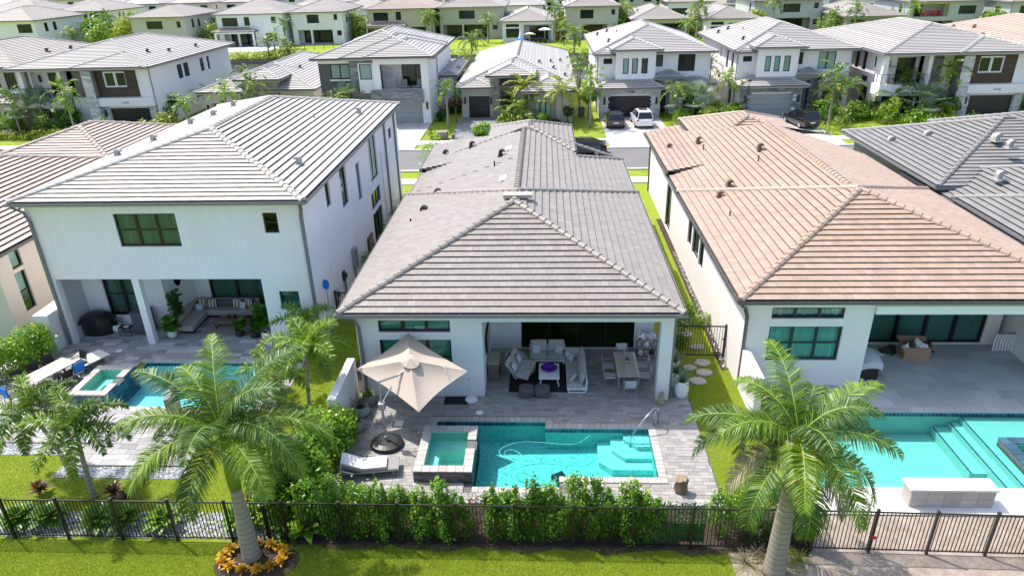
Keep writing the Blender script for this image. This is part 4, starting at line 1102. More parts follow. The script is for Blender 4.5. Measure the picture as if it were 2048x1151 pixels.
def house_balcony(dx, label, wall='white_stucco', tile='tile_pale'):
    """two storeys, balcony on the left, tall stone pillar, dark panelled bay over the garage"""
    H = House(label, dx+50.8-0, 88)
    X = lambda a: a+dx
    F = True
    H.seg((X(-58),78.6), (X(-50.6),78.6), 0, 3.3, [(X(-57.6),X(-54.2),.2,2.6,'w',3,1)], wall, far=F)
    H.seg((X(-57.9),79.4), (X(-53.9),79.4), 3.3, 6.7, [(X(-56.3),X(-54.35),3.45,6.0,'d',2,1)], wall, far=F)
    H.box('balcony', wall, X(-58.6), X(-53.7), 77.4, 79.4, 2.35, 3.45)
    railing(H, X(-58.5), X(-53.8), 77.5, 79.3, 3.45)
    H.box('pillar', wall, X(-58.5), X(-58.0), 77.5, 78.0, 3.45, 6.65) ; H.box('wall', wall, X(-53.95), X(-53.55), 77.5, 79.5, 3.45, 6.66); H.box('wall', wall, X(-53.95), X(-53.55), 78.6, 82, 0, 6.65)
    H.box('wall', wall, X(-53.5), X(-50.6), 81, 81.3, 0, 6.68); H.box('beam', 'trim_grey', X(-58.5), X(-43.4), 77.35, 77.6, 6.4, 6.69)
    d = MB(); d.box(X(-52.5), X(-51.2), 80.9, 80.98, 0, 2.6); d.build('front_door', 'door_dark', H.o, w=True)
    H.box('pillar', 'stone_grey', X(-50.75), X(-49.7), 76.9, 78.8, 0, 6.4)
    H.stone(X(-50.8), X(-49.68), 76.9, 0, 6.4, 'stone_light', 'S', seed=3); H.stone(76.9, 78.8, X(-49.7), 0, 2.4, 'stone_light', 'E', seed=4)
    H.seg((X(-49.7),77.6), (X(-43.5),77.6), 2.4, 6.7, [(X(-48.7),X(-47.55),4.6,6.15,'wb',1,1), (X(-47.45),X(-46.3),4.6,6.15,'wb',1,1)], wall, far=F, framem='frame_white')
    z = 3.5
    k = 0
    while z < 6.3:
        for (a, b) in ((-49.68,-48.75), (-46.25,-45.0)) if 4.5 < z+.1 < 6.2 else ((-49.68,-45.0),):
            m = MB(); m.box(X(a), X(b), 77.52, 77.597, z+.005, z+.205); m.build('plank', 'wood_panel', H.o, w=True)
        z += .21
    H.box('band', wall, X(-49.7), X(-43.4), 77.0, 77.58, 2.55, 3.45)
    H.stone(X(-49.65), X(-48.95), 77.5, 0, 2.4, 'stone_light', seed=8); H.stone(X(-44.3), X(-43.5), 77.5, 0, 2.4, 'stone_light', seed=9)
    H.seg((X(-49.7),77.6), (X(-43.5),77.6), -.1, 2.4, [(X(-48.95),X(-44.3),-.1,2.25,'open')], wall)
    H.garage(X(-48.95), X(-44.3), 77.7, 0, 2.25)
    H.seg((X(-43.5),77.6), (X(-43.5),99), 0, 6.7, [(84.0,85.2,4.4,6.0,'wb',2,1), (85.6,86.9,4.4,6.0,'wb',2,1), (90,91,4.4,6.0,'wb',1,1), (92,92.7,4.4,6.0,'wb',1,1)], wall, far=F, framem='frame_black')
    H.seg((X(-58),99), (X(-58),78.6), 0, 6.7, [(83,84,4.2,6.2,'w',2,1), (85,86,4.2,6.2,'w',2,1), (80.5,81,4.9,6.0,'w',1,1), (81.5,83.5,.5,2.6,'w',3,1), (82,83.6,3.1,3.7,'w',3,1)], wall, far=F)
    number(H, X(-46.6), 76.98, 2.85, '11132')
    r = H.roof(tile); r.hip(X(-59), X(-42.9), 76.5, 100, 6.75, .27, 'courses', ex=.42); r.hip(X(-51.4), X(-43.6), 76.2, 92, 6.82, .27, 'courses', ex=.42)
    ro = r.finish('gutter_grey')
    vents(H, ro, 'hood_dark', [(X(-44.5),92),(X(-45),86),(X(-46),83)], 6.75, .27, 0, X(-42.9), -1, s=.8)
    H.spout([(X(-43.2),77.2,6.6),(X(-43.4),77.5,6.2),(X(-43.4),77.5,.1)], 'spout_grey', .1)
    wall_lamp(H, X(-48.4+.0)-.95, 77.4, 1.4); wall_lamp(H, X(-57.2), 79.3, 5.0)
    H.finish(); return H
house_balcony(0, 'white two storey house with corner balcony and dark panelled bay behind the left roof')
house_balcony(94.2, 'white two storey house with balcony and dark panelled bay at the right across the street')
def house_stone(dx, label, door, stone, wall='white_stucco', tile='tile_pale', num='11108'):
    """two storeys with three slim windows in a front bay above a stone-faced two-car garage"""
    H = House(label, dx+12, 90); X = lambda a: a+dx; F = True
    H.seg((X(8.0),80.6), (X(12.35),80.6), 3.5, 7.2, [(X(8.75),X(9.4),4.6,6.25,'wg',1,1), (X(9.75),X(10.4),4.6,6.25,'wg',1,1), (X(10.8),X(11.5),4.6,6.25,'wg' if dx else 'w',1,1)], wall, far=F)
    H.seg((X(12.35),80.6), (X(12.35),82.3), 3.3, 7.2, (), wall); H.seg((X(8.0),82.0), (X(8.0),80.6), 3.3, 7.2, (), wall)
    H.box('band', 'trim_grey', X(7.95), X(12.4), 80.52, 80.598, 3.95, 4.05)
    H.seg((X(6.2),82.0), (X(8.0),82.0), 0, 6.6, [(X(6.7),X(7.7),5.5,6.1,'w',1,1)], wall, far=F)
    H.seg((X(12.35),82.3), (X(18.7),82.3), 0, 6.8, [(X(12.55),X(13.4),5.1,6.4,'w',1,1), (X(15.1),X(17.0),4.55,6.4,'w' if not dx else 'wg',2,1), (X(15.6),X(17.6),.6,2.6,'w',2,1)], wall, far=F)
    H.seg((X(18.7),82.3), (X(18.7),101), 0, 6.8, [(86,87,4.5,6.2,'w',1,1)], wall, far=F)
    H.seg((X(6.2),101), (X(6.2),82.0), 0, 6.8, [(84,84.9,4.2,6.2,'w',1,1), (86.5,87.4,4.2,6.2,'w',1,1), (83.5,84.8,.5,2.8,'w',1,1), (90,90.5,5,6.2,'w',1,1)], wall, far=F)
    H.seg((X(6.3),79.6), (X(12.9),79.6), -.1, 3.2, [(X(7.15),X(12.0),-.1,2.4,'open')], wall); H.seg((X(12.9),79.6), (X(12.9),82.3), -.1, 3.3, (), wall); H.seg((X(6.3),82.2), (X(6.3),79.6), -.1, 3.3, (), wall)
    H.stone(X(6.3), X(12.9), 79.6, 0, 3.1, stone, cut=[(X(7.1),X(12.05),0,2.42)], seed=21)
    H.stone(79.6, 82.2, X(12.9), 0, 3.0, stone, 'E', seed=22)
    H.garage(X(7.15), X(12.0), 79.7, 0, 2.4, door)
    H.box('entry_pillar', wall, X(14.25), X(15.3), 81.3, 82.25, 0, 3.4); H.stone(X(14.25), X(15.3), 81.3, 0, 3.4, stone, seed=23); H.stone(81.3, 82.2, X(14.25), 0, 3.4, stone, 'W', seed=24)
    d = MB(); d.box(X(13.3), X(14.0), 82.2, 82.28, 0, 2.7); d.build('front_door', 'door_dark', H.o, w=True)
    H.seg((X(15.3),81.2), (X(18.75),81.2), 0, 3.3, [(X(15.7),X(17.2),.6,2.5,'w',2,1)], wall, far=F)
    wall_lamp(H, X(6.75), 79.5, 1.5); wall_lamp(H, X(12.5), 79.5, 1.5); number(H, X(9.6), 79.48, 2.75, num)
    r = H.roof(tile)
    r.hip(X(5.6), X(19.2), 81.5, 101.5, 6.75, .34, 'courses', ex=.42); r.hip(X(7.4), X(12.95), 80.0, 92, 7.2, .34, 'courses', ex=.42); r.hip(X(5.7), X(8.2), 81.2, 84.5, 6.62, .34, 'courses', ex=.42)
    r.hip(X(5.7), X(13.4), 79.0, 84.5, 3.3, .34, 'courses', ex=.42); r.hip(X(12.3), X(15.9), 80.6, 84.5, 4.15, .3, 'courses', ex=.42); r.hip(X(14.9), X(19.2), 80.6, 84, 3.4, .3, 'courses', ex=.42)
    ro = r.finish('gutter_grey', hidcap=lambda p: p.y > 82.4 and p.z < 5)
    vents(H, ro, 'hood_dark', [(X(7.0),96),(X(8.2),96),(X(7.6),86)], 6.75, .34, 0, X(5.6), 1, [(X(9),92)], s=.8)
    H.spout([(X(5.7),82,6.5),(X(6.1),82,6.2),(X(6.1),82,.1)], 'spout_grey', .1); H.spout([(X(19),82,6.5),(X(18.8),82.2,6.2),(X(18.8),82.2,3.5)], 'spout_grey', .1); H.spout([(X(6.1),79.3,3.1),(X(6.22),79.5,2.8),(X(6.22),79.5,.1)], 'spout_grey', .1)
    H.finish(); return H
house_stone(0, 'white two storey house with grey stone garage behind two parked cars', 'door_dark', 'stone_light')
house_stone(15.5, 'white two storey house with grey garage door behind the street lamp', 'door_grey', 'stone_grey', num='11116')
# modern house with stone balcony front
H = House('white modern two storey house with stone fronted balcony across the street', -18.5, 88); wl = 'white_stucco'; F = True
H.seg((-25.0,79.2), (-21.4,79.2), 0, 7.0, [(-23.7,-21.55,4.8,6.35,'wg',2,1)], 'darkgrey_stucco', far=F)
H.box('band', wl, -25.0, -21.4, 79.05, 79.19, 6.45, 6.95); H.box('sill', wl, -23.8, -21.5, 79.0, 79.19, 4.6, 4.75)
H.box('wall', 'stone_grey', -21.4, -18.6, 78.75, 79.4, 3.2, 7.1); H.stone(-21.4, -18.6, 78.75, 0, 7.1, 'stone_grey', cut=[(-20.5,-18.6,3.3,6.5)], seed=31)
H.seg((-20.45,78.6), (-18.6,78.6), 3.3, 6.5, [(-20.3,-18.95,4.75,6.4,'wg',1,1)], wl, far=F)
H.seg((-18.6,78.0), (-12.6,78.0), 2.35, 7.15, [(-17.9,-13.4,3.75,6.4,'open')], wl, .35); H.seg((-12.6,78.0), (-12.6,98), 0, 7.15, (), wl); H.seg((-18.6,79), (-18.6,78), 3.3, 7.1, (), wl)
H.seg((-18.3,80.6), (-12.7,80.6), 3.5, 7.1, [(-16.0,-12.9,3.7,6.4,'d',2,1)], wl, far=F); H.box('floor', wl, -18.55, -12.7, 78.36, 80.6, 3.3, 3.6)
H.box('parapet', 'stone_grey', -19.0, -13.3, 77.6, 77.98, 2.35, 3.75); H.stone(-19.0, -13.3, 77.6, 2.35, 3.75, 'stone_grey', rh=.16, seed=33)
H.seg((-18.6,78.0), (-12.6,78.0), -.1, 2.35, [(-18.3,-13.5,-.1,2.3,'open')], wl); H.garage(-18.3, -13.5, 78.2, 0, 2.3, 'door_grey')
H.seg((-25,98), (-25,79.2), 0, 7, (), wl); H.seg((-12.6,98), (-25,98), 0, 7, (), wl)
H.box('wall', wl, -12.5, -10.9, 86, 99, 0, 4.0); H.box('wall', 'greige_stucco', -21.4, -18.6, 79.3, 79.6, 0, 3.2)
wall_lamp(H, -12.95, 77.95, 1.6); number(H, -20.3, 78.6, 3.45, '11124')
r = H.roof('tile_pale'); r.hip(-25.6, -12.0, 78.6, 98.5, 7.0, .33, 'courses', ex=.42); r.hip(-22.2, -12.2, 78.1, 92, 7.12, .33, 'courses', ex=.42); r.hip(-19.4, -11.9, 77.4, 88, 7.22, .33, 'courses', ex=.42); r.hip(-13, -10.3, 85.6, 99, 4.0, .3, 'courses', ex=.42)
r.finish('gutter_dark'); H.spout([(-12.0,84,7),(-12.45,84,6.7),(-12.45,84,.1)], 'spout_grey', .1)
t = MB()
for x in (-15.4, -13.9):
    pass
H.finish()
# one storey house left of it
H = House('one storey grey house with pale tile roof between two tall white houses across the street', -33, 90); wl = 'greige_stucco'
H.seg((-38.8,79.4), (-34.5,79.4), -.1, 3.5, [(-38.0,-35.4,-.1,2.3,'open')], wl); H.garage(-38.0, -35.4, 79.5, 0, 2.3)
H.box('wall', 'stone_grey', -34.5, -30.5, 80.5, 84, 0, 4.6); H.stone(-34.5, -30.5, 80.5, 0, 4.6, 'stone_tan', cut=[(-33.6,-31.6,0,3.2)], seed=41); H.seg((-33.6,80.48), (-31.6,80.48), 0, 3.2, [(-33.5,-31.7,0.1,3.0,'d',2,1)], wl, .03, far=True)
H.seg((-30.5,81), (-26.5,81), 0, 3.5, [(-29.5,-27.5,.8,2.6,'w',2,1)], wl, far=True); H.seg((-26.5,81), (-26.5,104), 0, 3.5, (), wl); H.seg((-38.8,104), (-38.8,79.4), 0, 3.5, (), wl)
r = H.roof('tile_pale'); r.hip(-39.4, -26.0, 80.2, 104, 3.55, .33, 'courses', ex=.42); r.hip(-39.5, -33.8, 78.8, 90, 3.6, .33, 'courses', ex=.42); r.hip(-35.2, -29.8, 79.8, 88, 4.75, .33, 'courses', ex=.42)
ro = r.finish('gutter_dark'); vents(H, ro, 'hood_dark', [(-27.5,90),(-29,94),(-30,88)], 3.55, .33, 0, -26, -1, s=.8); wall_lamp(H, -38.4, 79.3, 1.4); H.finish()
# beige one storey house with dark single garage
H = House('beige one storey house with small dark garage and clerestory entry', -3.5, 95); wl = 'greige_stucco'
H.seg((-9.4,80.8), (-5.9,80.8), -.1, 3.4, [(-8.6,-6.2,-.1,2.4,'open')], wl); H.garage(-8.6, -6.2, 80.9, 0, 2.4)
H.seg((-9.4,104), (-9.4,80.8), 0, 3.4, (), wl); H.seg((-5.9,80.8), (-5.9,83), 0, 4.4, (), wl)
H.box('pillar', 'stone_grey', -5.9, -5.05, 80.3, 82, 0, 4.4); H.stone(-5.9, -5.0, 80.3, 0, 4.4, 'stone_tan', seed=51)
H.seg((-5.05,82), (-1.3,82), 0, 4.7, [(-4.9,-3.4,3.2,4.2,'w',1,1), (-4.9,-3.6,.05,2.7,'d',1,1)], wl, far=True)
H.seg((-1.7,77.2), (3.1,77.2), 0, 3.3, [(-1.05,.8,.5,2.3,'wg',3,1)], wl, far=True); H.stone(-1.7, 1.3, 77.2, 0, 2.6, 'stone_tan', cut=[(-1.1,.85,.45,2.35)], seed=52); H.seg((3.1,77.2), (3.1,104), 0, 3.4, (), 'cream_stucco'); H.seg((-1.7,82), (-1.7,77.2), 0, 3.4, (), wl)
r = H.roof('tile_pale'); r.hip(-9.9, 3.6, 80.6, 112, 3.6, .33, 'courses', ex=.42); r.hip(-9.9, -5.6, 80.0, 90, 3.45, .33, 'courses', ex=.42); r.hip(-6.4, -.9, 79.6, 90, 4.75, .33, 'courses', ex=.42); r.hip(-2.4, 3.6, 76.6, 90, 3.5, .33, 'courses', ex=.42)
ro = r.finish('gutter_dark'); vents(H, ro, 'hood_dark', [(2.5,84),(1.2,87),(2.2,96),(.9,92),(-.5,88)], 3.6, .33, 0, 3.6, -1, s=.8); wall_lamp(H, -9.0, 80.7, 1.6); wall_lamp(H, -6.0, 80.25, 1.6); H.finish()
# beige two storey house at the far left and pink roofed house at the far right
H = House('beige two storey house with brownish roof cut off at the left edge', -66, 88); wl = 'beige_stucco'
H.seg((-73,80), (-59.6,80), 0, 6.6, [(-63.9,-62.6,4.1,6.0,'w',1,1), (-61.9,-60.6,4.1,6.0,'w',1,1), (-66,-64.5,4.1,6.0,'w',1,1)], wl, far=True); H.seg((-59.6,80), (-59.6,98), 0, 6.6, (), wl); H.box('band', 'ivory_stucco', -73, -59.5, 79.85, 79.99, 3.7, 3.9)
H.seg((-68,77.6), (-60.3,77.6), -.1, 3.0, [(-66.5,-61.8,-.1,2.3,'open')], wl); H.garage(-66.5, -61.8, 77.7, 0, 2.3, 'hood_brown'); H.seg((-60.3,77.6), (-60.3,80), 0, 3.0, (), wl); wall_lamp(H, -61.2, 77.5, 1.3)
r = H.roof('tile_far'); r.hip(-74, -59.2, 79.2, 99, 6.65, .30, 'courses', ex=.42); r.hip(-69, -59.7, 76.9, 82.5, 3.05, .34, 'courses', ex=.42)
ro = r.finish('gutter_dark'); vents(H, ro, 'hood_dark', [(-61.5,88),(-61,92)], 6.65, .3, 0, -59.2, -1, s=.9); H.finish()
H = House('two storey cream house with pink tile roof cut off at the right edge', 60, 92); wl = 'cream_stucco'
H.seg((52.6,80), (66,80), 0, 6.4, [(55,57,4,6,'w',2,1)], wl, far=True); H.seg((52.6,104), (52.6,80), 0, 6.4, (), wl)
r = H.roof('tile_pink'); r.hip(52.0, 67, 79, 104, 6.5, .30, 'courses', ex=.42); ro = r.finish('gutter_dark'); vents(H, ro, 'hood_brown', [(53.5,99),(54.5,96)], 6.5, .3, 0, 52, 1, s=.9); H.finish()
# ================================================================ houses beyond the lake
def rear_two(x0, x1, y, label, wall, tile='tile_far', wide=True, lanai=None, wing=None, depth=18, z=6.75, sl=.34, wins=(), side=True):
    H = House(label, (x0+x1)/2, y+depth/2)
    a, b = x0+.55, x1-.55; yb = y+depth
    ops = list(wins)
    if lanai: ops.append((lanai[0], lanai[1], -.1, 3.0, 'open'))
    H.seg((a,y), (b,y), -.1, z-.05, ops, wall, far=True)
    H.seg((b,y), (b,yb), -.1, z-.05, [(y+3,y+4.2,4.2,6,'w',1,1), (y+6,y+7.2,4.2,6,'w',1,1)] if side else (), wall, far=True); H.seg((a,yb), (a,y), -.1, z-.05, [(y+4,y+5.2,4.2,6,'w',1,1)] if side else (), wall, far=True)
    if lanai:
        l0, l1 = lanai[0], lanai[1]
        H.seg((l0-.3,y+2.6), (l1+.3,y+2.6), -.1, 3.2, [(l0+.5,l1-.8,.05,2.7,'d',4,1)], wall, far=True); H.box('ceiling', 'soffit', l0-.3, l1+.3, y+.23, y+2.6, 3.05, 3.2)
        H.seg((l0-.25,y+.23), (l0-.25,y+2.6), -.1, 3.1, (), wall); H.seg((l1+.25,y+2.6), (l1+.25,y+.23), -.1, 3.1, (), wall)
        if lanai[2]: H.box('column', wall, lanai[2]-.22, lanai[2]+.22, y-.003, y+.42, -.1, 3.0)
        H.box('floor', 'paver_slate', l0, l1, y-1.2, y+2.6, -.1, .02)
    r = H.roof(tile); r.hip(x0, x1, y-.6, yb, z, sl, 'courses', ex=.5)
    if wing: r.hip(wing[0], wing[1], y-2.2, y+2, 3.3, .3, 'courses', ex=.5); H.box('beam', wall, wing[0]+.4, wing[1]-.4, y-1.8, y-1.5, 2.8, 3.1); H.box('column', wall, wing[0]+.4, wing[0]+.8, y-1.8, y-1.4, 0, 2.8); H.box('column', wall, wing[1]-.8, wing[1]-.4, y-1.8, y-1.4, 0, 2.8)
    ro = r.finish('gutter_grey', hidcap=lambda p: wing and p.z < 5 and p.y > y)
    vents(H, ro, 'hood_dark', [(x0+1.6, y+9), (x0+2.5, y+12), (x0+3.2, y+7)], z, sl, 0, x0, 1, s=.8)
    H.spout([(a-.15,y-.1,z-.2),(a-.05,y-.1,.1)], 'gutter_grey', .1)
    H.finish(); return H
def rear_one(x0, x1, y, label, wall, tile='tile_far', depth=22, z=4.2, sl=.34, win=True):
    H = House(label, (x0+x1)/2, y+depth/2); a, b = x0+.55, x1-.55; w = b-a
    m_ = a+w*.42
    H.seg((a,y), (m_,y), -.1, z-.05, [(a+.8,m_-1.0,3.0,3.6,'w',3,1), (a+.8,m_-1.0,.8,2.7,'wh',3,2)], wall, far=True)
    H.seg((m_,y), (m_,y+3.4), -.1, z-.05, (), wall); H.seg((m_,y+3.4), (b,y+3.4), -.1, z-.05, [(m_+1.2,b-1.0,.05,2.9,'d',4,1)], wall, far=True)
    H.box('beam', wall, m_, b, y-.003, y+.3, 3.4, z-.05); H.box('column', wall, b-.45, b+.003, y-.006, y+.45, -.1, 3.4)
    H.seg((b,y+.46), (b,y+depth), -.1, z-.06, (), wall); H.seg((a,y+depth), (a,y), -.1, z-.05, [(y+6,y+7,1.5,3,'w',1,1)], wall, far=True); H.box('floor', 'paver_slate', m_, b, y-2.2, y+3.4, -.1, .02)
    r = H.roof(tile); r.hip(x0, x1, y-.6, y+depth, z, sl, 'courses', ex=.5); ro = r.finish('gutter_grey')
    vents(H, ro, 'hood_dark', [(x0+1.6, y+8), (x0+2.6, y+11)], z, sl, 0, x0, 1, s=.8); H.finish(); return H
def W3(a, b, z0=4.2, z1=6.0): return (a, b, z0, z1, 'wh', 3, 2)
rear_two(-90.5,-77.3,158,'sage two storey house seen from behind above the left white house','greige_stucco', wins=[W3(-86.5,-83,4.3,5.9), (-79.8,-78.9,4.5,5.8,'w',1,1)], sl=.3)
rear_two(-73.2,-57.2,162,'white two storey house with lower porch roof and fenced pool beyond the lake','white_stucco', lanai=(-71.5,-64.3,-68.2), wing=(-73.3,-63.6), wins=[W3(-71.4,-67.9), (-66.4,-65.2,4.3,6.1,'wh',1,2), (-60.3,-59.2,4.8,6.1,'w',1,1), (-62,-59.5,.9,2.7,'wh',2,2)])
rear_two(-57.0,-44.3,164,'white two storey house with open patio and two columns beyond the lake','white_stucco', lanai=(-55.3,-47.4,-52.2), wins=[(-52.9,-50.2,4.4,6.2,'w',1,1), (-46.8,-46.0,5.0,6.2,'w',1,1), (-46.4,-45.4,1.7,2.8,'w',1,1)])
rear_two(-40.8,-24.6,169,'beige two storey house with brown porch roof beyond the lake','beige_stucco','tile_brown', lanai=(-38.6,-32.4,None), wing=(-41,-31.4), wins=[W3(-39,-35.6), (-33.8,-32.6,4.3,6.1,'wh',1,2), W3(-30.6,-27.0,.8,2.8)])
rear_two(-24.4,-8.6,170,'grey green two storey house with wide patio beyond the lake','sage_stucco', lanai=(-23.2,-12.5,-18.6), wins=[W3(-19.4,-15.8), (-11.8,-10.6,1.8,2.8,'w',1,1)])
rear_one(-9.6,2.6,161,'blue white one storey house with patio parasols beyond the lake','blue_white_stucco')
rear_two(4.4,16.9,164,'greyish beige two storey house with dark sliding doors behind the stone garage house','greige_stucco', lanai=(8.4,14.0,None), wins=[(8.0,10.9,4.2,6.0,'w',1,1), (14.8,15.6,4.9,6.0,'w',1,1), (14.9,15.9,1.2,2.6,'w',1,1)])
rear_one(18.6,31.0,159,'one storey pale house with wide hip roof behind the stone garage house','greige_stucco')
rear_one(33.6,45.2,156.5,'one storey white house with wide hip roof behind the second stone garage house','white_stucco')
rear_two(47,62.8,170,'light grey two storey house with dark patio opening beyond the right roofs','grey_stucco', lanai=(52,60,None), wins=[W3(53.6,57.4), (60.4,61.4,4.9,6.1,'w',1,1), (60.6,61.6,1.5,2.7,'w',1,1)])
rear_one(62,74,156,'one storey taupe house half hidden by palms beyond the right roofs','taupe_stucco')
H = rear_two(74.5,90,156,'white two storey house with balcony and red chairs at the upper right','grey_stucco', lanai=(76,84,None), wins=[(75.4,82.6,3.8,6.2,'open'), W3(84.6,88,4.2,5.8)], side=True)
H.seg((75.0,158.6), (83.0,158.6), 3.6, 6.6, [(75.6,78.5,3.7,6.0,'d',2,1)], 'grey_stucco', far=True); H.box('floor', 'white_stucco', 75.2, 83, 156.23, 158.6, 3.5, 3.7); H.finish()
rear_two(90.8,104,150,'pale grey two storey house above the pink roof at the upper right','grey_stucco', wins=[W3(93,97)])
rear_two(104.5,118,148,'white house with pale roof at the far upper right corner','white_stucco', wins=[W3(107,111)])
rear_two(-124,-109.6,156,'white two storey house with one visible window at the left edge beyond the street','white_stucco', wins=[W3(-114.2,-111), (-112.6,-110.4,.3,2.0,'w',1,1)])
# two white fronts left of the lake
house_far = house_balcony
H = House('white two storey front with balcony and dark panel far behind palms at the upper left', -119, 196); wl = 'white_stucco'
H.seg((-126.5,188), (-112,188), 0, 6.6, [(-124,-121,3.5,6,'d',2,1), (-119.8,-118,3.4,6.1,'w',1,1), (-116,-114.9,4.4,6,'w',1,1), (-114.5,-113.4,4.4,6,'w',1,1)], wl, far=True)
m = MB(); m.box(-117.2, -112.6, 187.6, 187.98, 3.3, 6.2); m.build('dark_panel', 'charcoal', H.o, w=True)
H.box('balcony', wl, -126, -120.4, 186, 187.99, 2.4, 3.4); railing(H, -125.9, -120.5, 186.1, 187.9, 3.4, 8); H.box('band', wl, -117.4, -112.2, 187, 187.58, 2.5, 3.2)
H.seg((-112,188), (-112,206), 0, 6.6, [(192,193,4.2,6,'w',1,1), (194,195,4.2,6,'w',1,1)], wl, far=True); H.seg((-126.5,206), (-126.5,188), 0, 6.6, (), wl)
r = H.roof('tile_far'); r.hip(-127, -111.5, 187.2, 206, 6.7, .3, 'courses', ex=.5); r.finish(); H.finish()
H = House('white two storey front with three upper windows in the far upper left', -136, 192)
H.seg((-146,186), (-128,186), 0, 6.6, [(-143,-141,4,6,'w',1,1), (-139.5,-137.8,4,6,'w',1,1), (-136,-134,4,6,'w',1,1)], wl, far=True); H.seg((-128,186), (-128,204), 0, 6.6, (), wl); H.seg((-146,204), (-146,186), 0, 6.6, (), wl)
r = H.roof('tile_far'); r.hip(-147, -127.5, 185, 204, 6.7, .33, 'courses', ex=.5); r.hip(-145,-127,182,190,3.2,.3,'courses',ex=.5); r.finish(); H.finish()
# rows farther back
WALLS = [('white_stucco','white'), ('beige_stucco','beige'), ('grey_stucco','pale grey'), ('sage_stucco','sage'), ('white_stucco','white'), ('cream_stucco','cream')]
ROWN = {0: 'row behind the lakeside houses', 1: 'second far row', 2: 'third far row', 3: 'fourth far row', 4: 'fifth far row', 5: 'farthest row'}
rd = random.Random(77)
for ri, (y, xa, xb) in enumerate(((219, -205, 140), (262, -230, 165), (318, -280, 175), (362, -320, 120), (420, -360, 60), (468, -400, -40))):
    x = xa; cnt = 0
    while x < xb:
        w = rd.uniform(12.8, 15.2); two = rd.random() < .72; z = 6.7 if two else 4.1; x0, x1 = x, x+w; x += w+rd.uniform(1.2, 3)
        if not (inframe((x0, y, z+2), 60) or inframe((x1, y, z+2), 60) or inframe((x0, y, 0), 30)): continue
        wl, wn = rd.choice(WALLS); tile = rd.choice(['tile_far', 'tile_far', 'tile_brown', 'tile_pale'])
        cnt += 1
        H = House(f'{wn} {"two" if two else "one"} storey house, {ORD[cnt-1]} from the left in the {ROWN[ri]}', (x0+x1)/2, y+9, group='houses in the far rows')
        ops = []
        if two:
            ops += [(x0+1.5, x0+4.2, 4.3, 6.0, 'w', 2, 1), (x0+6, x0+7, 4.3, 6.0, 'w', 1, 1), (x1-4, x1-1.8, 4.3, 6.0, 'w', 2, 1)]
        ops += [(x0+1.5, x0+6, .1, 2.4, 'w', 2, 1), (x1-5, x1-2, .8, 2.6, 'w', 2, 1)]
        H.seg((x0+.5,y), (x1-.5,y), -.1, z-.05, ops, wl, far=True); H.seg((x1-.5,y), (x1-.5,y+17), -.1, z-.05, [(y+3,y+4,z-2,z-.8,'w',1,1)], wl, far=True); H.seg((x0+.5,y+17), (x0+.5,y), -.1, z-.05, (), wl)
        r = H.roof(tile); r.hip(x0, x1, y-.6, y+18, z, .34, 'courses', ex=.9)
        if two: k = rd.uniform(.3, .6); r.hip(x0+.4, x0+w*k, y-2.5, y+3, 3.2, .3, 'courses', ex=.9); H.seg((x0+.9,y-2), (x0+w*k-.5,y-2), -.1, 3.1, [(x0+1.6, x0+w*k-1.2, 0, 2.3, 'w', 2, 1)], wl, far=True)
        else: k = 0
        r.finish('gutter_grey', hidcap=lambda p, yy=y, t=two: t and p.z < 5.2 and p.y > yy)
        H.finish()
# ================================================================ vegetation
leafmat('frond_green', (.022, .065, .006), (.048, .118, .010), (.125, .20, .025), .2, .42)
leafmat('frond_light', (.08, .155, .012), (.15, .26, .018), (.29, .36, .045), .35, .38)
leafmat('frond_yellow', (.16, .22, .012), (.28, .33, .02), (.42, .40, .05), .35, .4)
leafmat('frond_dry', (.22, .17, .11), (.36, .29, .20), (.46, .38, .28), .2, .7)
leafmat('fan_silver', (.11, .16, .11), (.17, .235, .165), (.27, .32, .24), .2, .5)
leafmat('leaf_clusia', (.07, .17, .008), (.15, .31, .012), (.30, .46, .03), .35, .35)
leafmat('leaf_dark', (.018, .055, .008), (.035, .095, .012), (.075, .16, .02), .25, .35)
leafmat('leaf_mid', (.05, .13, .008), (.095, .22, .012), (.19, .33, .025), .3, .4)
leafmat('leaf_croton', (.40, .16, .008), (.55, .30, .012), (.60, .45, .03), .3, .4)
leafmat('leaf_red', (.035, .008, .010), (.09, .012, .018), (.16, .03, .03), .25, .35)
leafmat('leaf_fiddle', (.03, .10, .008), (.07, .20, .014), (.12, .30, .02), .25, .3)
leafmat('leaf_agave', (.10, .16, .09), (.16, .24, .13), (.24, .32, .20), .1, .4)
leafmat('leaf_brown', (.06, .028, .018), (.11, .05, .03), (.17, .08, .05), .2, .7)
leafmat('leaf_fake', (.008, .05, .012), (.015, .09, .02), (.06, .17, .05), .05, .4)
n = NT('palm_trunk'); P = n.obj(); sp = n.node('ShaderNodeSeparateXYZ'); n.link(P, sp.inputs[0])
rg = n.math('FRACT', n.math('ADD', n.math('MULTIPLY', sp.outputs[2], 5.2), n.math('MULTIPLY', n.noise(2.5, P, 3), .35)))
c = n.mix(n.math('LESS_THAN', rg, .13), (.30, .262, .215), (.15, .128, .10)); c = n.scale(c, n.math('ADD', n.math('MULTIPLY', n.noise(6, P, 6, .75), .7), .62))
n.link(c, n.b.inputs['Base Color']); n.b.inputs['Roughness'].default_value = .85; n.bump(n.math('ADD', n.math('MULTIPLY', n.math('LESS_THAN', rg, .13), -.5), n.noise(25, P, 4)), .5, .02)
pm('crownshaft', (.13, .22, .02), .35, noise=(3, .2)); pm('rachis', (.28, .36, .06), .5); pm('rachis_dry', (.35, .26, .16), .7)
pm('bark', (.16, .125, .095), .9, noise=(8, .3), bump=(20, .6, .02)); pm('thin_trunk', (.30, .27, .225), .85, noise=(6, .25), bump=(18, .5, .01))
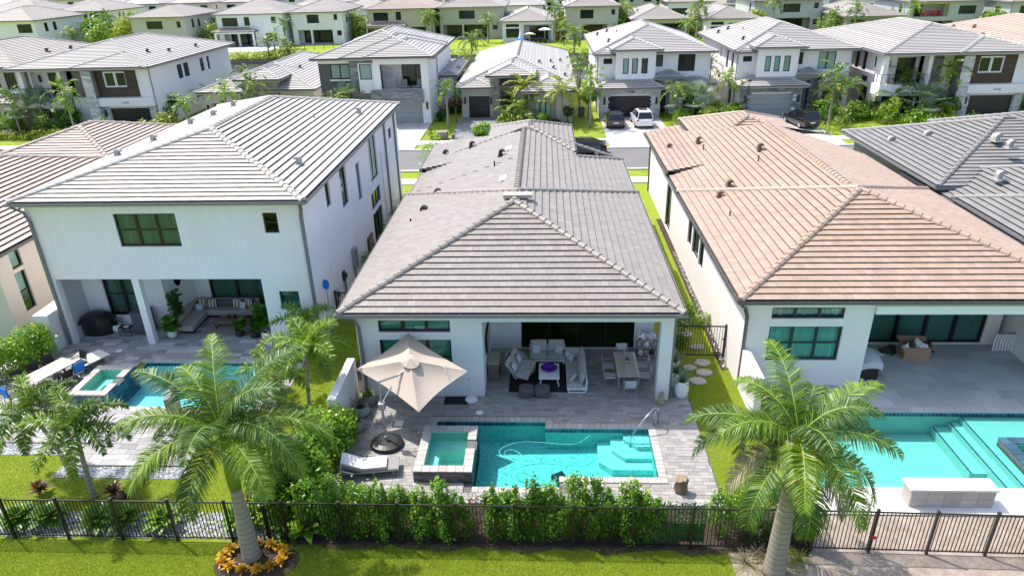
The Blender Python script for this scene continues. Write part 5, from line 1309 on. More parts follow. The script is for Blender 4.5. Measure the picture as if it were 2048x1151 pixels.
def frond_arrays(az, e0, L, droop, n, llen, lw, plum=0.0, q=rng, sag=.55, twist=0.0, start=.10):
    """one pinnate frond growing from the origin: a triangle soup of leaflets and a list of rachis points"""
    S = 14; pts = [np.zeros(3)]; dirs = []
    side = q.normal(0, .10)
    for i in range(S):
        s = (i+.5)/S; e = e0-droop*s**1.35; a = az+side*s
        d = np.array([math.cos(e)*math.cos(a), math.cos(e)*math.sin(a), math.sin(e)]); dirs.append(d); pts.append(pts[-1]+d*L/S)
    pts = np.array(pts); dirs = np.array(dirs+[dirs[-1]])
    s = np.sort(q.uniform(start, 1.0, n)); sd = np.where(np.arange(n) % 2 == 0, 1.0, -1.0)
    f = s*S; i = np.minimum(f.astype(int), S-1); fr = (f-i)[:,None]
    P = pts[i]*(1-fr)+pts[i+1]*fr; T = dirs[i]
    lat = np.stack([-np.sin(np.full(n, az)), np.cos(np.full(n, az)), np.zeros(n)], 1)
    up = np.cross(T, lat); up *= np.sign(up[:,2:3]+1e-9)
    ln = llen*(np.sin(np.pi*np.clip(.16+.80*s, 0, 1))**.75)*q.uniform(.85, 1.12, n)
    upk = q.normal(.12, .18+plum, n)
    fwd = .35+.55*s
    D = lat*sd[:,None]+T*fwd[:,None]+up*upk[:,None]; D /= np.linalg.norm(D, axis=1)[:,None]
    D2 = D+np.array([0,0,-1.0])*(sag*q.uniform(.6, 1.4, n))[:,None]; D2 /= np.linalg.norm(D2, axis=1)[:,None]
    Wd = np.cross(D, up*.9+q.normal(0, .25, (n,3))); Wd /= np.linalg.norm(Wd, axis=1)[:,None]+1e-9
    w = (lw*q.uniform(.8, 1.2, n))[:,None]
    m = P+D*(ln*.5)[:,None]; t = m+D2*(ln*.5)[:,None]
    a, b = P-Wd*w*.35, P+Wd*w*.35; c, d = m-Wd*w*.5, m+Wd*w*.5
    tri = np.stack([a,b,d, a,d,c, c,d,t], 1).reshape(-1, 3)
    return tri, pts, np.repeat(q.random(n)*.8+.1, 3)
def add_frond(parent, zc, az, e0, L, droop, n, llen, lw, mat, rmat, off=(0,0), rr=.028, **k):
    tri, pts, tint = frond_arrays(az, e0, L, droop, n, llen, lw, **k)
    o = np_mesh('frond', tri, 3, mat, parent, tint); o.location = (off[0], off[1], zc)
    m = MB(); N = len(pts); m.tube([tuple(p) for p in pts], [rr*(1-.8*i/(N-1)) for i in range(N)], 5); m.build('rachis', rmat, o)
    return o
def palm(label, loc, h, r0, r1, nf, L, llen, lw, nl, mat='frond_green', shaft=.9, bulge=0.0, lean=(0,0), droop=1.5, name='palm_tree', dry=0, seed=1, plum=0.0, trunkmat='palm_trunk', espread=(-.25, 1.35), group=None, rings=True, cat='palm tree', sag=.55, special=()):
    q = np.random.default_rng(seed); t = thing(name, label, cat, loc, group=group)
    N = 22; pts = []; rad = []
    for i in range(N+1):
        s = i/N; pts.append((lean[0]*s*s, lean[1]*s*s, h*s-.12*(i == 0)))
        r = r0*(1-s)**1.0+r1*(1-(1-s)) if False else r1+(r0-r1)*(1-s)**1.4+bulge*math.sin(math.pi*min(1, s*1.15))**2
        if i == 0: r *= 1.12
        rad.append(r*(1+(.018 if rings and i % 2 else 0)))
    m = MB(); m.tube(pts, rad, 14 if r0 > .15 else 8); m.build('trunk', trunkmat, t, smooth=True)
    tx, ty = lean; zc = h
    if shaft > 0:
        m = MB(); m.tube([(tx,ty,h-.03),(tx,ty,h+shaft*.25),(tx,ty,h+shaft*.7),(tx,ty,h+shaft)], [r1*1.05, r1*1.1, r1*.75, r1*.4], 12); m.build('crownshaft', 'crownshaft', t, smooth=True); zc = h+shaft
    g = 2.39996
    for i in range(nf):
        f = (i+.5)/nf; az = i*g+q.normal(0, .15); e0 = espread[1]+(espread[0]-espread[1])*f**.85+q.normal(0, .06)
        Lf = L*q.uniform(.88, 1.08)*(.8+.2*math.sin(math.pi*f)); dry_ = i >= nf-dry
        add_frond(t, zc-.02-.12*f*(shaft > 0), az, e0, Lf, droop*q.uniform(.85, 1.15)*(1.0 if not dry_ else .8), nl, llen*q.uniform(.9, 1.08), lw, 'frond_dry' if dry_ else ('frond_light' if i % 3 == 1 and mat == 'frond_green' else mat), 'rachis_dry' if dry_ else 'rachis', (tx,ty), rr=.012+.012*min(1, L/2), plum=plum, q=q, sag=sag)
    for (az, e0, Lf, dr, mt) in special:
        add_frond(t, zc-.05, az, e0, Lf, dr, nl, llen, lw, mt, 'rachis', (tx,ty), rr=.024, plum=plum, q=q, sag=sag)
    return t
palm('large royal palm with green crownshaft ringed by yellow orange crotons outside the fence', (-9.04,15.5,0), 2.75, .285, .17, 16, 3.15, .74, .026, 290, bulge=.03, shaft=2.0, droop=1.6, seed=4, sag=.75, espread=(.0,1.35), special=[(.2,.45,3.3,1.4,'frond_light'), (3.6,.05,2.9,1.2,'frond_green'), (3.2,.5,3.2,1.3,'frond_green'), (1.9,1.15,3.3,1.2,'frond_light'), (2.75,.95,3.3,1.1,'frond_green'), (.9,1.0,3.4,1.1,'frond_green')])
palm('large royal palm leaning over the fence beside the bare sandy strip', (6.74,15.25,0), 3.95, .32, .17, 19, 3.1, .76, .026, 280, bulge=.02, shaft=.8, droop=1.75, dry=2, seed=9, sag=.75, espread=(-.3,1.4), special=[(1.7,1.15,3.2,1.2,'frond_light'), (.5,.8,3.2,1.1,'frond_light'), (2.9,.6,3.2,1.3,'frond_green')])
# foxtail palms in the left garden
FX = dict(shaft=.35, plum=.6, lw=.042, droop=1.6, cat='palm tree', sag=.35)
palm('slim leaning palm, left one of the pair on the left lawn', (-16.97,18.98,0), 2.5, .10, .06, 11, 2.1, .44, nl=170, mat='frond_green', lean=(-.75,.2), seed=21, espread=(-.2,1.3), **FX)
palm('slim palm with drooping plumed fronds, right one of the pair on the left lawn', (-15.6,18.05,0), 2.6, .11, .06, 12, 2.15, .46, nl=180, mat='frond_green', lean=(.1,.1), seed=23, espread=(-.35,1.3), **FX)
palm('bushy light green palm between the left pool and the white garden wall', (-9.45,22.84,0), 2.9, .09, .055, 14, 2.2, .48, nl=170, mat='frond_light', lean=(.3,.1), seed=25, espread=(-.2,1.3), **FX)
palm('small low palm behind the fence beside the red leaved plants', (-9.1,17.96,0), 1.75, .09, .055, 11, 1.7, .38, nl=140, mat='frond_green', lean=(.05,0), seed=27, espread=(-.5,.9), **FX)
palm('light green palm against the left house wall near the pump', (-10.9,27.3,0), 1.5, .08, .05, 11, 1.9, .44, nl=150, mat='frond_light', seed=29, espread=(-.1,1.3), **FX)
palm('feathery light palm beside the left pool under the royal palm', (-11.0,23.6,0), 1.2, .08, .05, 11, 2.0, .44, nl=150, mat='frond_light', seed=31, espread=(-.1,1.2), **FX)
def leaf_soup(C, Nrm, size, q, aspect=.55, curl=.0):
    """rhombic leaves: C (n,3) centres, Nrm (n,3) rough facing, returns quads"""
    n = len(C); Nn = Nrm+q.normal(0, .45, (n,3)); Nn /= np.linalg.norm(Nn, axis=1)[:,None]+1e-9
    A = np.cross(Nn, q.normal(0, 1, (n,3))); A /= np.linalg.norm(A, axis=1)[:,None]+1e-9; B = np.cross(Nn, A)
    s = (size*q.uniform(.7, 1.25, n))[:,None]; w = s*aspect
    p0 = C-A*s*.5; p2 = C+A*s*.5-Nn*s*curl; p1 = C+B*w*.5+A*s*.05; p3 = C-B*w*.5+A*s*.05
    return np.stack([p0,p1,p2,p3], 1).reshape(-1, 3)
def cloud(blobs, n, size, q, clumps=26, cs=.20, aspect=.55, shell=.55):
    V = []; T = []; tot = sum(b[3]*b[4]*b[5] for b in blobs)
    for (cx,cy,cz,rx,ry,rz) in blobs:
        k = max(8, int(n*rx*ry*rz/tot)); nc = max(4, int(clumps*(rx*ry*rz/tot)**.6))
        d = q.normal(0, 1, (nc,3)); d /= np.linalg.norm(d, axis=1)[:,None]; rr = q.uniform(shell, 1.0, nc)**.6
        cc = d*rr[:,None]; ct = q.random(nc)
        i = q.integers(0, nc, k); p = cc[i]+q.normal(0, cs, (k,3))
        nr = cc[i]*.8+np.array([0,0,.55]); C = np.array([cx,cy,cz])+p*np.array([rx,ry,rz])
        C[:,2] = np.maximum(C[:,2], .02)
        V.append(leaf_soup(C, nr, size, q, aspect)); T.append(np.clip(ct[i]*.55+q.random(k)*.45, .01, .99))
    return np.concatenate(V), np.concatenate(T)
def bush(label, loc, blobs, n, size, mat, seed=1, name='shrub', cat='shrub', stems=6, group=None, aspect=.55, clumps=26, cs=.2, barkm='bark', sr=.015, stemz=None, trunk=None):
    q = np.random.default_rng(seed); t = thing(name, label, cat, loc, group=group)
    V, T = cloud(blobs, n, size, q, clumps, cs, aspect); np_mesh('foliage', V, 4, mat, t, T)
    m = MB()
    if trunk: m.tube([(0,0,-.1),(trunk[2] if len(trunk) > 2 else 0,0,trunk[0]*.5),(0,0,trunk[0])], [trunk[1], trunk[1]*.8, trunk[1]*.6], 8)
    for i in range(stems):
        b = blobs[i % len(blobs)]; a = i*2.4; z0 = trunk[0] if trunk else -.05; k = .06 if not trunk else .01
        m.tube([(k*math.cos(a), k*math.sin(a), z0), (b[0]*.6+b[3]*.25*math.cos(a), b[1]*.6+b[4]*.25*math.sin(a), z0+(b[2]-z0)*.6), (b[0]+b[3]*.5*math.cos(a), b[1]+b[4]*.5*math.sin(a), b[2]+b[5]*.35)], [sr, sr*.75, sr*.4], 5)
    m.build('trunk' if trunk else 'stem', barkm, t)
    return t
# tall shrubs along the inside of the front fence
rd = random.Random(5)
xs = np.linspace(-7.0, 3.2, 15)
words = ['just right of the clusia mass', 'below the white cushioned lounger, left one', 'below the white cushioned lounger, right one', 'left of the raised spa', 'below the left corner of the raised spa', 'below the raised spa', 'below the right corner of the raised spa', 'left of the withered brown bush',
         'right of the withered brown bush', 'below the left end of the sunlit pool water', 'below the dark pool cleaner', 'below the middle of the sunlit pool', 'below the right half of the sunlit pool', 'below the pool steps', 'next to the leafy screen panel']
for i, x in enumerate(xs):
    h = rd.uniform(1.65, 2.2)*(1.0 if i not in (6, 8) else .9); y = 16.55+rd.uniform(-.05, .2)
    if i == 7: continue
    bl = [(rd.uniform(-.1,.1),0,h*.36,.40,.32,h*.42), (rd.uniform(-.25,.25),rd.uniform(-.1,.1),h*.70,.30,.26,h*.34), (rd.uniform(-.3,.3),0,h*.88,.13,.13,h*.2), (rd.uniform(-.3,.3),.05,h*.82,.12,.12,h*.22)]
    bush(f'tall leafy fence shrub {words[i]}', (x,y,-.05), bl, 2300, .105, 'leaf_clusia' if i % 3 else 'leaf_mid', 100+i, group='shrubs along the front fence', clumps=34, cs=.22)
bush('withered reddish brown bush between the green fence shrubs', (-2.2,16.6,-.05), [(0,0,.75,.33,.28,.75),(0,0,1.3,.2,.2,.45)], 600, .07, 'leaf_brown', 140, clumps=20)
# the clusia mass between the left lawn and the middle deck
for i, (x, y, h, r, w) in enumerate(((-7.75,17.3,1.5,.75,'nearest the fence by the lounger'), (-8.15,18.4,2.2,.85,'second from the fence, tallest and brightest'), (-8.0,19.5,2.5,.85,'in the middle of the mass by the palm'), (-7.9,20.5,2.2,.75,'below the white garden wall'), (-7.7,21.2,1.5,.55,'touching the end of the white garden wall'), (-9.0,17.2,1.3,.7,'left of the mass behind the fence rail'))):
    bush(f'dense bright green clusia bush {w}', (x,y,-.05), [(0,0,h*.45,r,r*.9,h*.45),(.15,-.1,h*.72,r*.75,r*.7,h*.32)], int(2900*r/.75), .135, 'leaf_clusia', 150+i, group='clusia bushes left of the middle deck', aspect=.65, clumps=40)
for i, (x, y, h, r, w) in enumerate(((-23.6,26.7,2.0,1.0,'nearest the white wing wall'), (-24.4,25.5,2.1,1.1,'in the middle behind the dining table'), (-25.2,24.2,2.0,1.1,'at the left edge of the photo'), (-24.2,27.6,1.5,.7,'against the cream house wall'))):
    bush(f'dense green hedge bush left of the terrace, {w}', (x,y,-.05), [(0,0,h*.45,r,r*.9,h*.48),(.2,0,h*.72,r*.75,r*.7,h*.32)], 2300, .13, 'leaf_clusia' if i != 3 else 'leaf_mid', 170+i, group='hedge bushes left of the terrace', aspect=.65, clumps=46)
# bushes at the right trunk and side strip
for i, (x, y, h, r, m_, w) in enumerate(((5.4,16.7,1.9,.4,'leaf_mid','thin bush behind the fence, right of the leafy screen'), (6.1,17.3,1.7,.62,'leaf_clusia','bright bush behind the fence, left of the right palm trunk'), (7.2,16.9,2.0,.72,'leaf_dark','dark bush behind the fence, right of the right palm trunk'), (7.75,16.6,1.6,.5,'leaf_dark','dark bush in the fence corner by the sandy strip'), (6.5,16.5,1.0,.5,'leaf_dark','low dark bush at the fence foot behind the right trunk'))):
    bush(w, (x,y,-.05), [(0,0,h*.45,r,r*.8,h*.45),(.1,0,h*.75,r*.7,r*.6,h*.3)], 1100, .10, m_, 190+i, clumps=30)
bush('big leafy bush behind the white column by the garden gate', (6.2,28.6,-.05), [(0,0,.9,.75,.6,.9),(.1,-.2,1.7,.6,.5,.7)], 1400, .14, 'leaf_mid', 200)
bush('small green shrub in the shade halfway along the right side strip', (7.7,30.5,-.05), [(0,0,.35,.45,.4,.4)], 350, .12, 'leaf_clusia', 201)
bush('dark twiggy bush beside the far right corner of the middle house', (5.7,44.5,-.05), [(0,0,1.3,.5,.5,1.2)], 600, .12, 'leaf_brown', 202)
bush('leafy shrub in the gap at the far left corner of the middle house', (-9.4,57.2,-.05), [(0,0,1.6,1.1,.9,1.3),(.4,0,2.7,.8,.7,.9)], 1100, .18, 'leaf_clusia', 203)
for i in range(5): bush(f'dark green shrub in the narrow side yard, {("nearest","second","third","fourth","farthest")[i]} along the left house wall', (-9.9,36.5+i*2.6,-.05), [(0,0,.8,.6,.7,.8)], 500, .14, 'leaf_dark' if i % 2 else 'leaf_mid', 210+i, group='shrubs in the left side yard')
# broad-leaved plants and rosettes
def rosette(label, loc, n, L, w, mat, seed=1, name='plant', cat='plant', e=(.2,1.35), bend=.6, group=None, h=0.0, stemmat='bark'):
    q = np.random.default_rng(seed); t = thing(name, label, cat, loc, group=group); m = MB()
    for i in range(n):
        f = (i+.5)/n; az = i*2.39996+q.normal(0, .2); el = e[1]+(e[0]-e[1])*f+q.normal(0, .08); l = L*q.uniform(.8, 1.15)*(.7+.3*f); k = 4
        P = np.array([0,0,h]); lat = np.array([-math.sin(az), math.cos(az), 0]); rows = []
        for j in range(k+1):
            s = j/k; ww = w*.5*math.sin(math.pi*min(.97, .18+.80*s))**.8 if j < k else 0.001
            rows.append((P-lat*ww, P+lat*ww)); ee = el-bend*s; P = P+np.array([math.cos(ee)*math.cos(az), math.cos(ee)*math.sin(az), math.sin(ee)])*l/k
        for j in range(k): m.quad(rows[j][0], rows[j][1], rows[j+1][1], rows[j+1][0], t=float(q.random()*.3+((i*.37) % 1)*.65+.02))
    m.build('foliage', mat, t)
    if h > 0: s = MB(); s.tube([(0,0,-.05),(0,0,h)], .03, 6); s.build('stem', stemmat, t)
    return t
rd = random.Random(8)
k = 0
for i in range(13):
    a = 2*math.pi*i/13+.2; x, y = -8.95+.95*math.cos(a), 15.42+.52*math.sin(a)
    rosette(f'yellow orange croton round the left royal palm, {ORD[i]} counterclockwise from its right side', (x,y,-.02), 26, .27, .085, 'leaf_croton', 300+i, name='croton', cat='croton', e=(.1,1.4), group='crotons ringing the palm', h=.12)
for (x, y, w) in ((-17.6,18.2,'left of the slim leaning palm'), (-14.9,18.1,'right of the pair of slim palms'), (-14.3,17.9,'beside the curved bed edging'), (-9.9,17.7,'left of the low palm behind the fence'), (-8.6,18.0,'right of the low palm behind the fence'), (-9.0,22.2,'under the bushy light palm by the garden wall'), (-9.6,22.0,'left under the bushy light palm')):
    rosette(f'dark red leaved ti plant {w}', (x,y,0), 34, .5, .10, 'leaf_red', int(abs(x)*10), name='ti_plant', e=(.15,1.4), group='red leaved plants', h=.15)
for (x, y, w) in ((-17.3,16.75,'at the left edge'), (-16.3,16.8,'left of the slim palms'), (-14.6,16.75,'below the pair of slim palms, left one'), (-13.8,16.8,'below the pair of slim palms, right one'), (-12.4,16.75,'by the open lawn gap'), (-9.9,16.8,'left of the royal palm trunk'), (-8.3,16.7,'right of the royal palm trunk'), (-7.6,16.5,'under the clusia bushes')):
    rosette(f'broad leaved plant behind the fence, {w}', (x,y,-.03), 54, .75, .28, 'leaf_mid', int(abs(x)*13), name='broadleaf_plant', e=(.2,1.35), bend=.9, group='broad leaved plants behind the fence', h=.25)
rosette('bright yellow green leafy plant at the far end of the left side yard', (-8.9,50.5,0), 30, .9, .16, 'frond_yellow', 77, e=(.3,1.4))
for (x, y, s) in ((6.0,15.6,.7), (7.1,15.7,.75), (6.4,15.9,.6), (7.6,15.7,.6)):
    rosette(f'tuft of arching grass at the right palm foot, { {6.0: "leftmost dry one", 7.1: "just right of the trunk", 6.4: "just behind the trunk", 7.6: "rightmost one"}[x]}', (x,y,-.05), 46, s, .016, 'frond_dry' if x < 6.6 else 'frond_yellow', int(x*10), name='grass_tuft', cat='grass tuft', e=(.3,1.4), bend=1.1, group='grass tufts at the right palm')
# fan palms with silver leaves
def fan_palm(label, loc, h, nf, L, seed, mat='fan_silver'):
    q = np.random.default_rng(seed); t = thing('fan_palm', label, 'palm tree', loc); m = MB(); m.tube([(0,0,-.1),(0,0,h)], [.22,.17], 9); m.build('trunk', 'bark', t)
    for i in range(nf):
        f = (i+.5)/nf; az = i*2.4+q.normal(0,.15); el = 1.4-1.5*f; pl = L*q.uniform(.8,1.1)
        d = np.array([math.cos(el)*math.cos(az), math.cos(el)*math.sin(az), math.sin(el)]); c = np.array([0,0,h])+d*pl
        lat = np.array([-math.sin(az), math.cos(az), 0]); up = np.cross(d, lat); V = []; T = []; R_ = L*.62
        K = 22; dn = d*.9+np.array([0,0,-.15]); dn /= np.linalg.norm(dn)
        for j in range(K):
            a = -2.0+4.0*(j+.5)/K; da = 4.0/K*.42
            def pt(a_, r_): return c+(dn*math.cos(a_)+lat*math.sin(a_))*r_+up*(.12*r_*abs(math.sin(a_*1.0)))
            tip = pt(a, R_*q.uniform(.9,1.08))+np.array([0,0,-.12*R_])
            V += [c, pt(a-da, R_*.62), pt(a+da, R_*.62), pt(a-da, R_*.62), tip, pt(a+da, R_*.62)]; tt = q.random(); T += [tt, tt]
        o = np_mesh('fan_leaf', np.array(V), 3, mat, t, T); mm = MB(); mm.tube([(0,0,h-.05), tuple(c)], [.035,.02], 5); mm.build('petiole', 'crownshaft', o)
    return t
fan_palm('silver fan palm in front of the balcony house at the upper left', (-56.6,76.9,0), 1.5, 20, 2.3, 1)
fan_palm('silver fan palm in front of the stone garage house entry', (16.3,77.9,0), 1.5, 20, 2.1, 2)
fan_palm('silver green fan palm in front of the right balcony house', (40.4,76.6,0), 1.3, 18, 2.0, 3)
fan_palm('small silver fan palm in front of the modern stone balcony house', (-21.8,77.6,0), 2.6, 14, 1.5, 4)
# palms and shrubs in the front gardens across the street
FAR = dict(lw=.12, nl=60, rings=False)
def fp(label, x, y, h, nf, L, mat='frond_light', seed=1, shaft=.6, droop=1.5, r=.14, esp=(-.3,1.35), llen=.55, dry=0): return palm(label, (x,y,0), h, r, r*.7, nf, L, llen, mat=mat, seed=seed, shaft=shaft, droop=droop, espread=esp, dry=dry, **FAR)
fp('leafy areca palm in front of the beige house window', -2.4, 77.0, 1.2, 20, 3.9, 'frond_light', 41, .3, 1.3)
fp('taller palm left of the beige house window', -2.2, 78.4, 3.4, 13, 2.9, 'frond_yellow', 42)
fp('golden palm with drooping crown at the right corner of the beige house', 1.9, 76.0, 3.3, 13, 3.2, 'frond_yellow', 43, droop=1.9)
fp('small palm with arching fronds beside the silver fan palm of the stone garage house', 18.3, 77.0, .8, 10, 2.3, 'frond_light', 44, .3)
fp('green palm by the round bush of the grey garage house', 31.5, 79.5, 1.9, 11, 2.4, 'frond_yellow', 45)
fp('large palm in front of the right balcony house corner', 37.4, 77.6, 1.7, 14, 3.2, 'frond_light', 46)
fp('small roadside palm with thin trunk at the left edge', -57.4, 68.2, 3.4, 9, 1.9, 'frond_yellow', 47, r=.08)
fp('bushy palm in front of the dark garage at the upper left', -44.2, 71.6, .6, 12, 2.3, 'frond_light', 48, .2)
fp('second bushy palm right beside the garage drive at the upper left', -42.3, 72.6, .8, 10, 2.0, 'frond_yellow', 49, .2)
fp('yellow green palm over the grey one storey house roof edge', -30.6, 77.3, 1.6, 10, 1.9, 'frond_yellow', 50)
fp('low spreading palm below the balcony house at the left edge', -60.4, 74.0, .4, 10, 2.4, 'frond_yellow', 51, .2)
fp('palm beside the lake between the modern house and the beige house', -12.7, 128, 3.2, 13, 3.6, 'frond_green', 52, .7, droop=1.7)
fp('tall palm standing before the lake above the beige house roof', 4.6, 111.5, 5.2, 13, 3.2, 'frond_light', 53, .9)
BP = [(-77.8,171.9,4.0,'dark palm between the sage house and the white porch house','frond_green'), (-75.2,171,3.6,'second dark palm left of the white porch house','frond_green'), (-55.6,156,4.4,'tall palm in front of the white two column house, left corner','frond_green'), (-57.5,154,2.6,'shorter palm left of the white two column house','frond_light'), (-43.6,169,4.6,'palm between the white and the beige house beyond the lake','frond_light'), (-42.0,176,3.6,'small palm behind the beige house corner','frond_light'),
      (-26.2,166,4.6,'palm with twin trunk at the right corner of the beige house','frond_light'), (-25.3,167,4.2,'second palm of the pair at the beige house corner','frond_light'), (-12.2,161,4.2,'palm in front of the grey green house patio','frond_green'), (2.3,157,6.0,'big palm with dry skirt left of the greyish beige house','frond_green'), (3.6,159,3.0,'lower palm beside the big palm with dry skirt','frond_light'),
      (17.6,168,5.2,'bright palm right of the greyish beige house','frond_light'), (18.8,171,4.6,'second bright palm right of the greyish beige house','frond_light'), (32.2,157,5.2,'dark palm between the two wide hip roofs','frond_green'), (33.4,162,5.6,'second dark palm between the two wide hip roofs','frond_green'), (29.5,152,3.4,'light palm over the roof of the stone garage house','frond_light'),
      (48.6,160,6.4,'dark palm at the left corner of the light grey house','frond_green'), (61.8,150,5.2,'dark palm in front of the one storey taupe house','frond_green'), (73.2,151,5.4,'palm with upright new leaf left of the red chair balcony','frond_light'), (86.5,146,2.6,'spreading palm below the red chair balcony','frond_light'), (88.5,147,2.2,'second spreading palm below the red chair balcony','frond_light'), (101,142,3.4,'palm tip above the pink roof at the right edge','frond_light'),
      (-106,161,3.4,'palm in the upper left garden, tallest of its cluster','frond_light'), (-103,165,2.6,'palm in the upper left garden behind the tallest','frond_light'), (-110,168,3.0,'dark palm in the upper left garden','frond_green'), (-98,172,4.2,'feathery palm left of the sage house','frond_green'), (-114,168,1.8,'low palm at the upper left lawn','frond_green'), (-122,160,3.0,'dark palm at the left edge beyond the street','frond_green'), (-94,176,2.6,'palm behind the parked white car at the upper left','frond_light'), (-118,176,2.8,'slender palm before the white balcony front','frond_light'),
      (-53.8,140.5,2.6,'palm on the lake shore above the left neighbour roof','frond_green'), (-51.0,142,2.0,'drooping palm on the lake shore left','frond_green'), (-49.5,139.6,1.2,'low spiky palm on the lake shore left','frond_green'), (-36.5,160,1.2,'low wide leaved palm in front of the beige house porch','frond_light'), (-14,155,1.6,'low palm on the lawn before the grey green house','frond_green')]
protos = {}
for i, (x, y, h, lab, mt) in enumerate(BP):
    key = (mt, i % 3)
    s = 1.0 if h > 2 else .75
    if key not in protos:
        hh = 4.4
        t = palm(lab, (x,y,0), hh, .2, .13, 13, 3.3, .75, .16, 26, mat=mt, seed=60+i, shaft=.8, droop=1.5, rings=False, espread=(-.4,1.35), group='palms beyond the lake', dry=1 if i % 4 == 1 else 0)
        protos[key] = (t, hh); t.scale = (s, s, h/hh if h > 2 else s); t.location.z = 0 if h > 2 else -(hh*s-h)
    else:
        t, hh = protos[key]; dup(t, (x,y,0 if h > 2 else -(hh*s-h)), rng.uniform(0,6.28), lab, 'palms beyond the lake', (s, s, h/hh if h > 2 else s))
# garden shrubs across the street
for i, (x, y, r, h, m_, lab) in enumerate((
    (-53.6,76.6,1.25,2.6,'leaf_mid','round clipped bush tree beside the left balcony house'), (-43.9,80.2,1.7,3.2,'leaf_dark','dark leafy small tree against the left balcony house side wall'), (16.9,79.2,.9,1.5,'leaf_dark','dark clipped hedge bush beside the entry of the stone garage house'), (18.9,78.9,.9,1.6,'leaf_dark','second dark clipped hedge bush beside the stone garage house'),
    (20.6,77.2,.75,1.9,'leaf_mid','small cone topiary by the street lamp'), (30.6,77.6,1.5,1.9,'leaf_mid','large round green bush beside the grey garage door'), (35.6,78.4,1.1,1.6,'leaf_dark','dark round bush at the white wall of the right balcony house'), (43.2,77.3,1.05,2.3,'leaf_mid','round topiary tree right of the silver green fan palm'), (5.0,79.6,1.0,3.4,'leaf_mid','lush young tree between the beige house and the stone garage house'), (-9.9,78.7,.7,2.9,'leaf_brown','slim dark magnolia tree on the lawn left of the small garage'),
    (-11.7,79.5,.5,1.0,'leaf_dark','small dark shrub at the modern house corner'), (-6.3,69.6+2.4,.9,.9,'leaf_clusia','bright leafy plant at the edge of the beige house driveway'), (-10.8,84,.8,1.5,'leaf_dark','dark shrub in the gap between modern and beige house'), (2.6,77.1,.6,1.8,'leaf_dark','dark narrow shrub at the beige house corner'), (51.9,77.6,1.2,1.5,'leaf_dark','dark bush beside the right balcony garage'))):
    tr = (h*.45, .09) if r < h*.45 or 'tree' in lab else None
    zc = h-r*.8 if tr else h*.5
    bush(lab, (x,y,0), [(0,0,zc,r,r,max(r*.75, h-zc))], int(1500*r), .25, m_, 400+i, trunk=tr, name='tree' if 'tree' in lab else 'shrub', cat='tree' if 'tree' in lab else 'shrub', clumps=34, cs=.2)
rows = [('low golden shrub in the row before the stone garage house', [(13.6+i*1.15,73.4+((i*7) % 3)*.35) for i in range(7)], 'frond_yellow', .75), ('low red leaved shrub under the beige house window', [(-1.4+i*.9,76.0) for i in range(4)], 'leaf_red', .5), ('low green border shrub before the beige house corner', [(-2.2+i*.95,74.9) for i in range(6)], 'leaf_dark', .5),
        ('yellow green border plant before the left balcony house', [(-60.5+i*1.1,72.8) for i in range(9)], 'frond_yellow', .6), ('dark border shrub before the left balcony house', [(-58.5+i*1.0,75.0) for i in range(6)], 'leaf_brown', .6), ('leafy light green border plant by the left driveway', [(-52.6+i*.9,73.0) for i in range(4)], 'frond_light', .7), ('bright bushy border plant before the right balcony house', [(37.3+i*1.0,73.2+(i % 2)*.6) for i in range(8)], 'leaf_clusia', .75),
        ('dark leafy border plant before the grey garage house bush', [(29.0+i*1.0,75.2) for i in range(4)], 'leaf_dark', .55), ('dark hedge plant at the left edge of the lamp lawn', [(-49.0+i*1.0,72.2) for i in range(2)], 'leaf_brown', .8), ('green shrub on the verge beyond the terracotta roof', [(26.4+i*1.1,56.6) for i in range(3)], 'leaf_mid', .6), ('spiky plant at the street edge behind the middle house', [(-3.8+i*4.5,57.2) for i in range(2)], 'leaf_agave', .6),
        ('palm like young plant on the lawn of the grey garage house', [(30.4,72.4),(28.2,70.4)], 'frond_light', .9)]
k = 0
for lab, ps, m_, r in rows:
    base = None
    for (x, y) in ps:
        i_ = ps.index((x, y)); lb = f'{lab}, {ORD[i_]} from the left'
        if base is None: base = bush(lb, (x,y,0), [(0,0,r*.7,r,r,r*.7)], 330, .2, m_, 500+k, group=lab+' group', clumps=16, cs=.28, stems=4); k += 1
        else: dup(base, (x,y,0), random.uniform(0,6.28), lb)
# far bank reeds and hedge, far woods
V, T = [], []
q = np.random.default_rng(9)
for (xa, xb, y, h, n) in ((-70,75,139.9,1.2,5200), (-60,-46,134.5+5,1.6,900)):
    C = np.stack([q.uniform(xa,xb,n), y+q.normal(0,.35,n), q.uniform(0,h,n)-.2], 1); V.append(leaf_soup(C, np.tile([0,-.5,.6],(n,1)), .5, q, .35)); T.append(q.random(n))
o = np_mesh('reeds', np.concatenate(V), 4, 'frond_yellow', None, np.concatenate(T), kind='stuff'); tag(o, 'yellow green reeds along the far lake shore', 'reeds')
V, T = [], []
for (y, n, xa, xb) in ((196,900,-170,120), (236,1200,-190,140), (256,1000,-230,160), (300,1300,-260,170), (345,1500,-300,150), (400,1500,-340,90), (450,1500,-380,20), (500,3000,-450,250)):
    nc = n//28; cx = q.uniform(xa,xb,nc); hh = q.uniform(2.0,5.5,nc)
    i = q.integers(0,nc,n); C = np.stack([cx[i]+q.normal(0,1.3,n), y+q.normal(0,1.5,n), np.abs(q.normal(.55,.3,n))*hh[i]], 1)
    V.append(leaf_soup(C, np.tile([0,-.3,.8],(n,1)), 1.1, q, .5)); T.append(q.random(n))
o = np_mesh('garden_greenery', np.concatenate(V), 4, 'leaf_mid', None, np.concatenate(T), kind='stuff'); tag(o, 'green bushes and small trees between the far rows of houses', 'greenery')
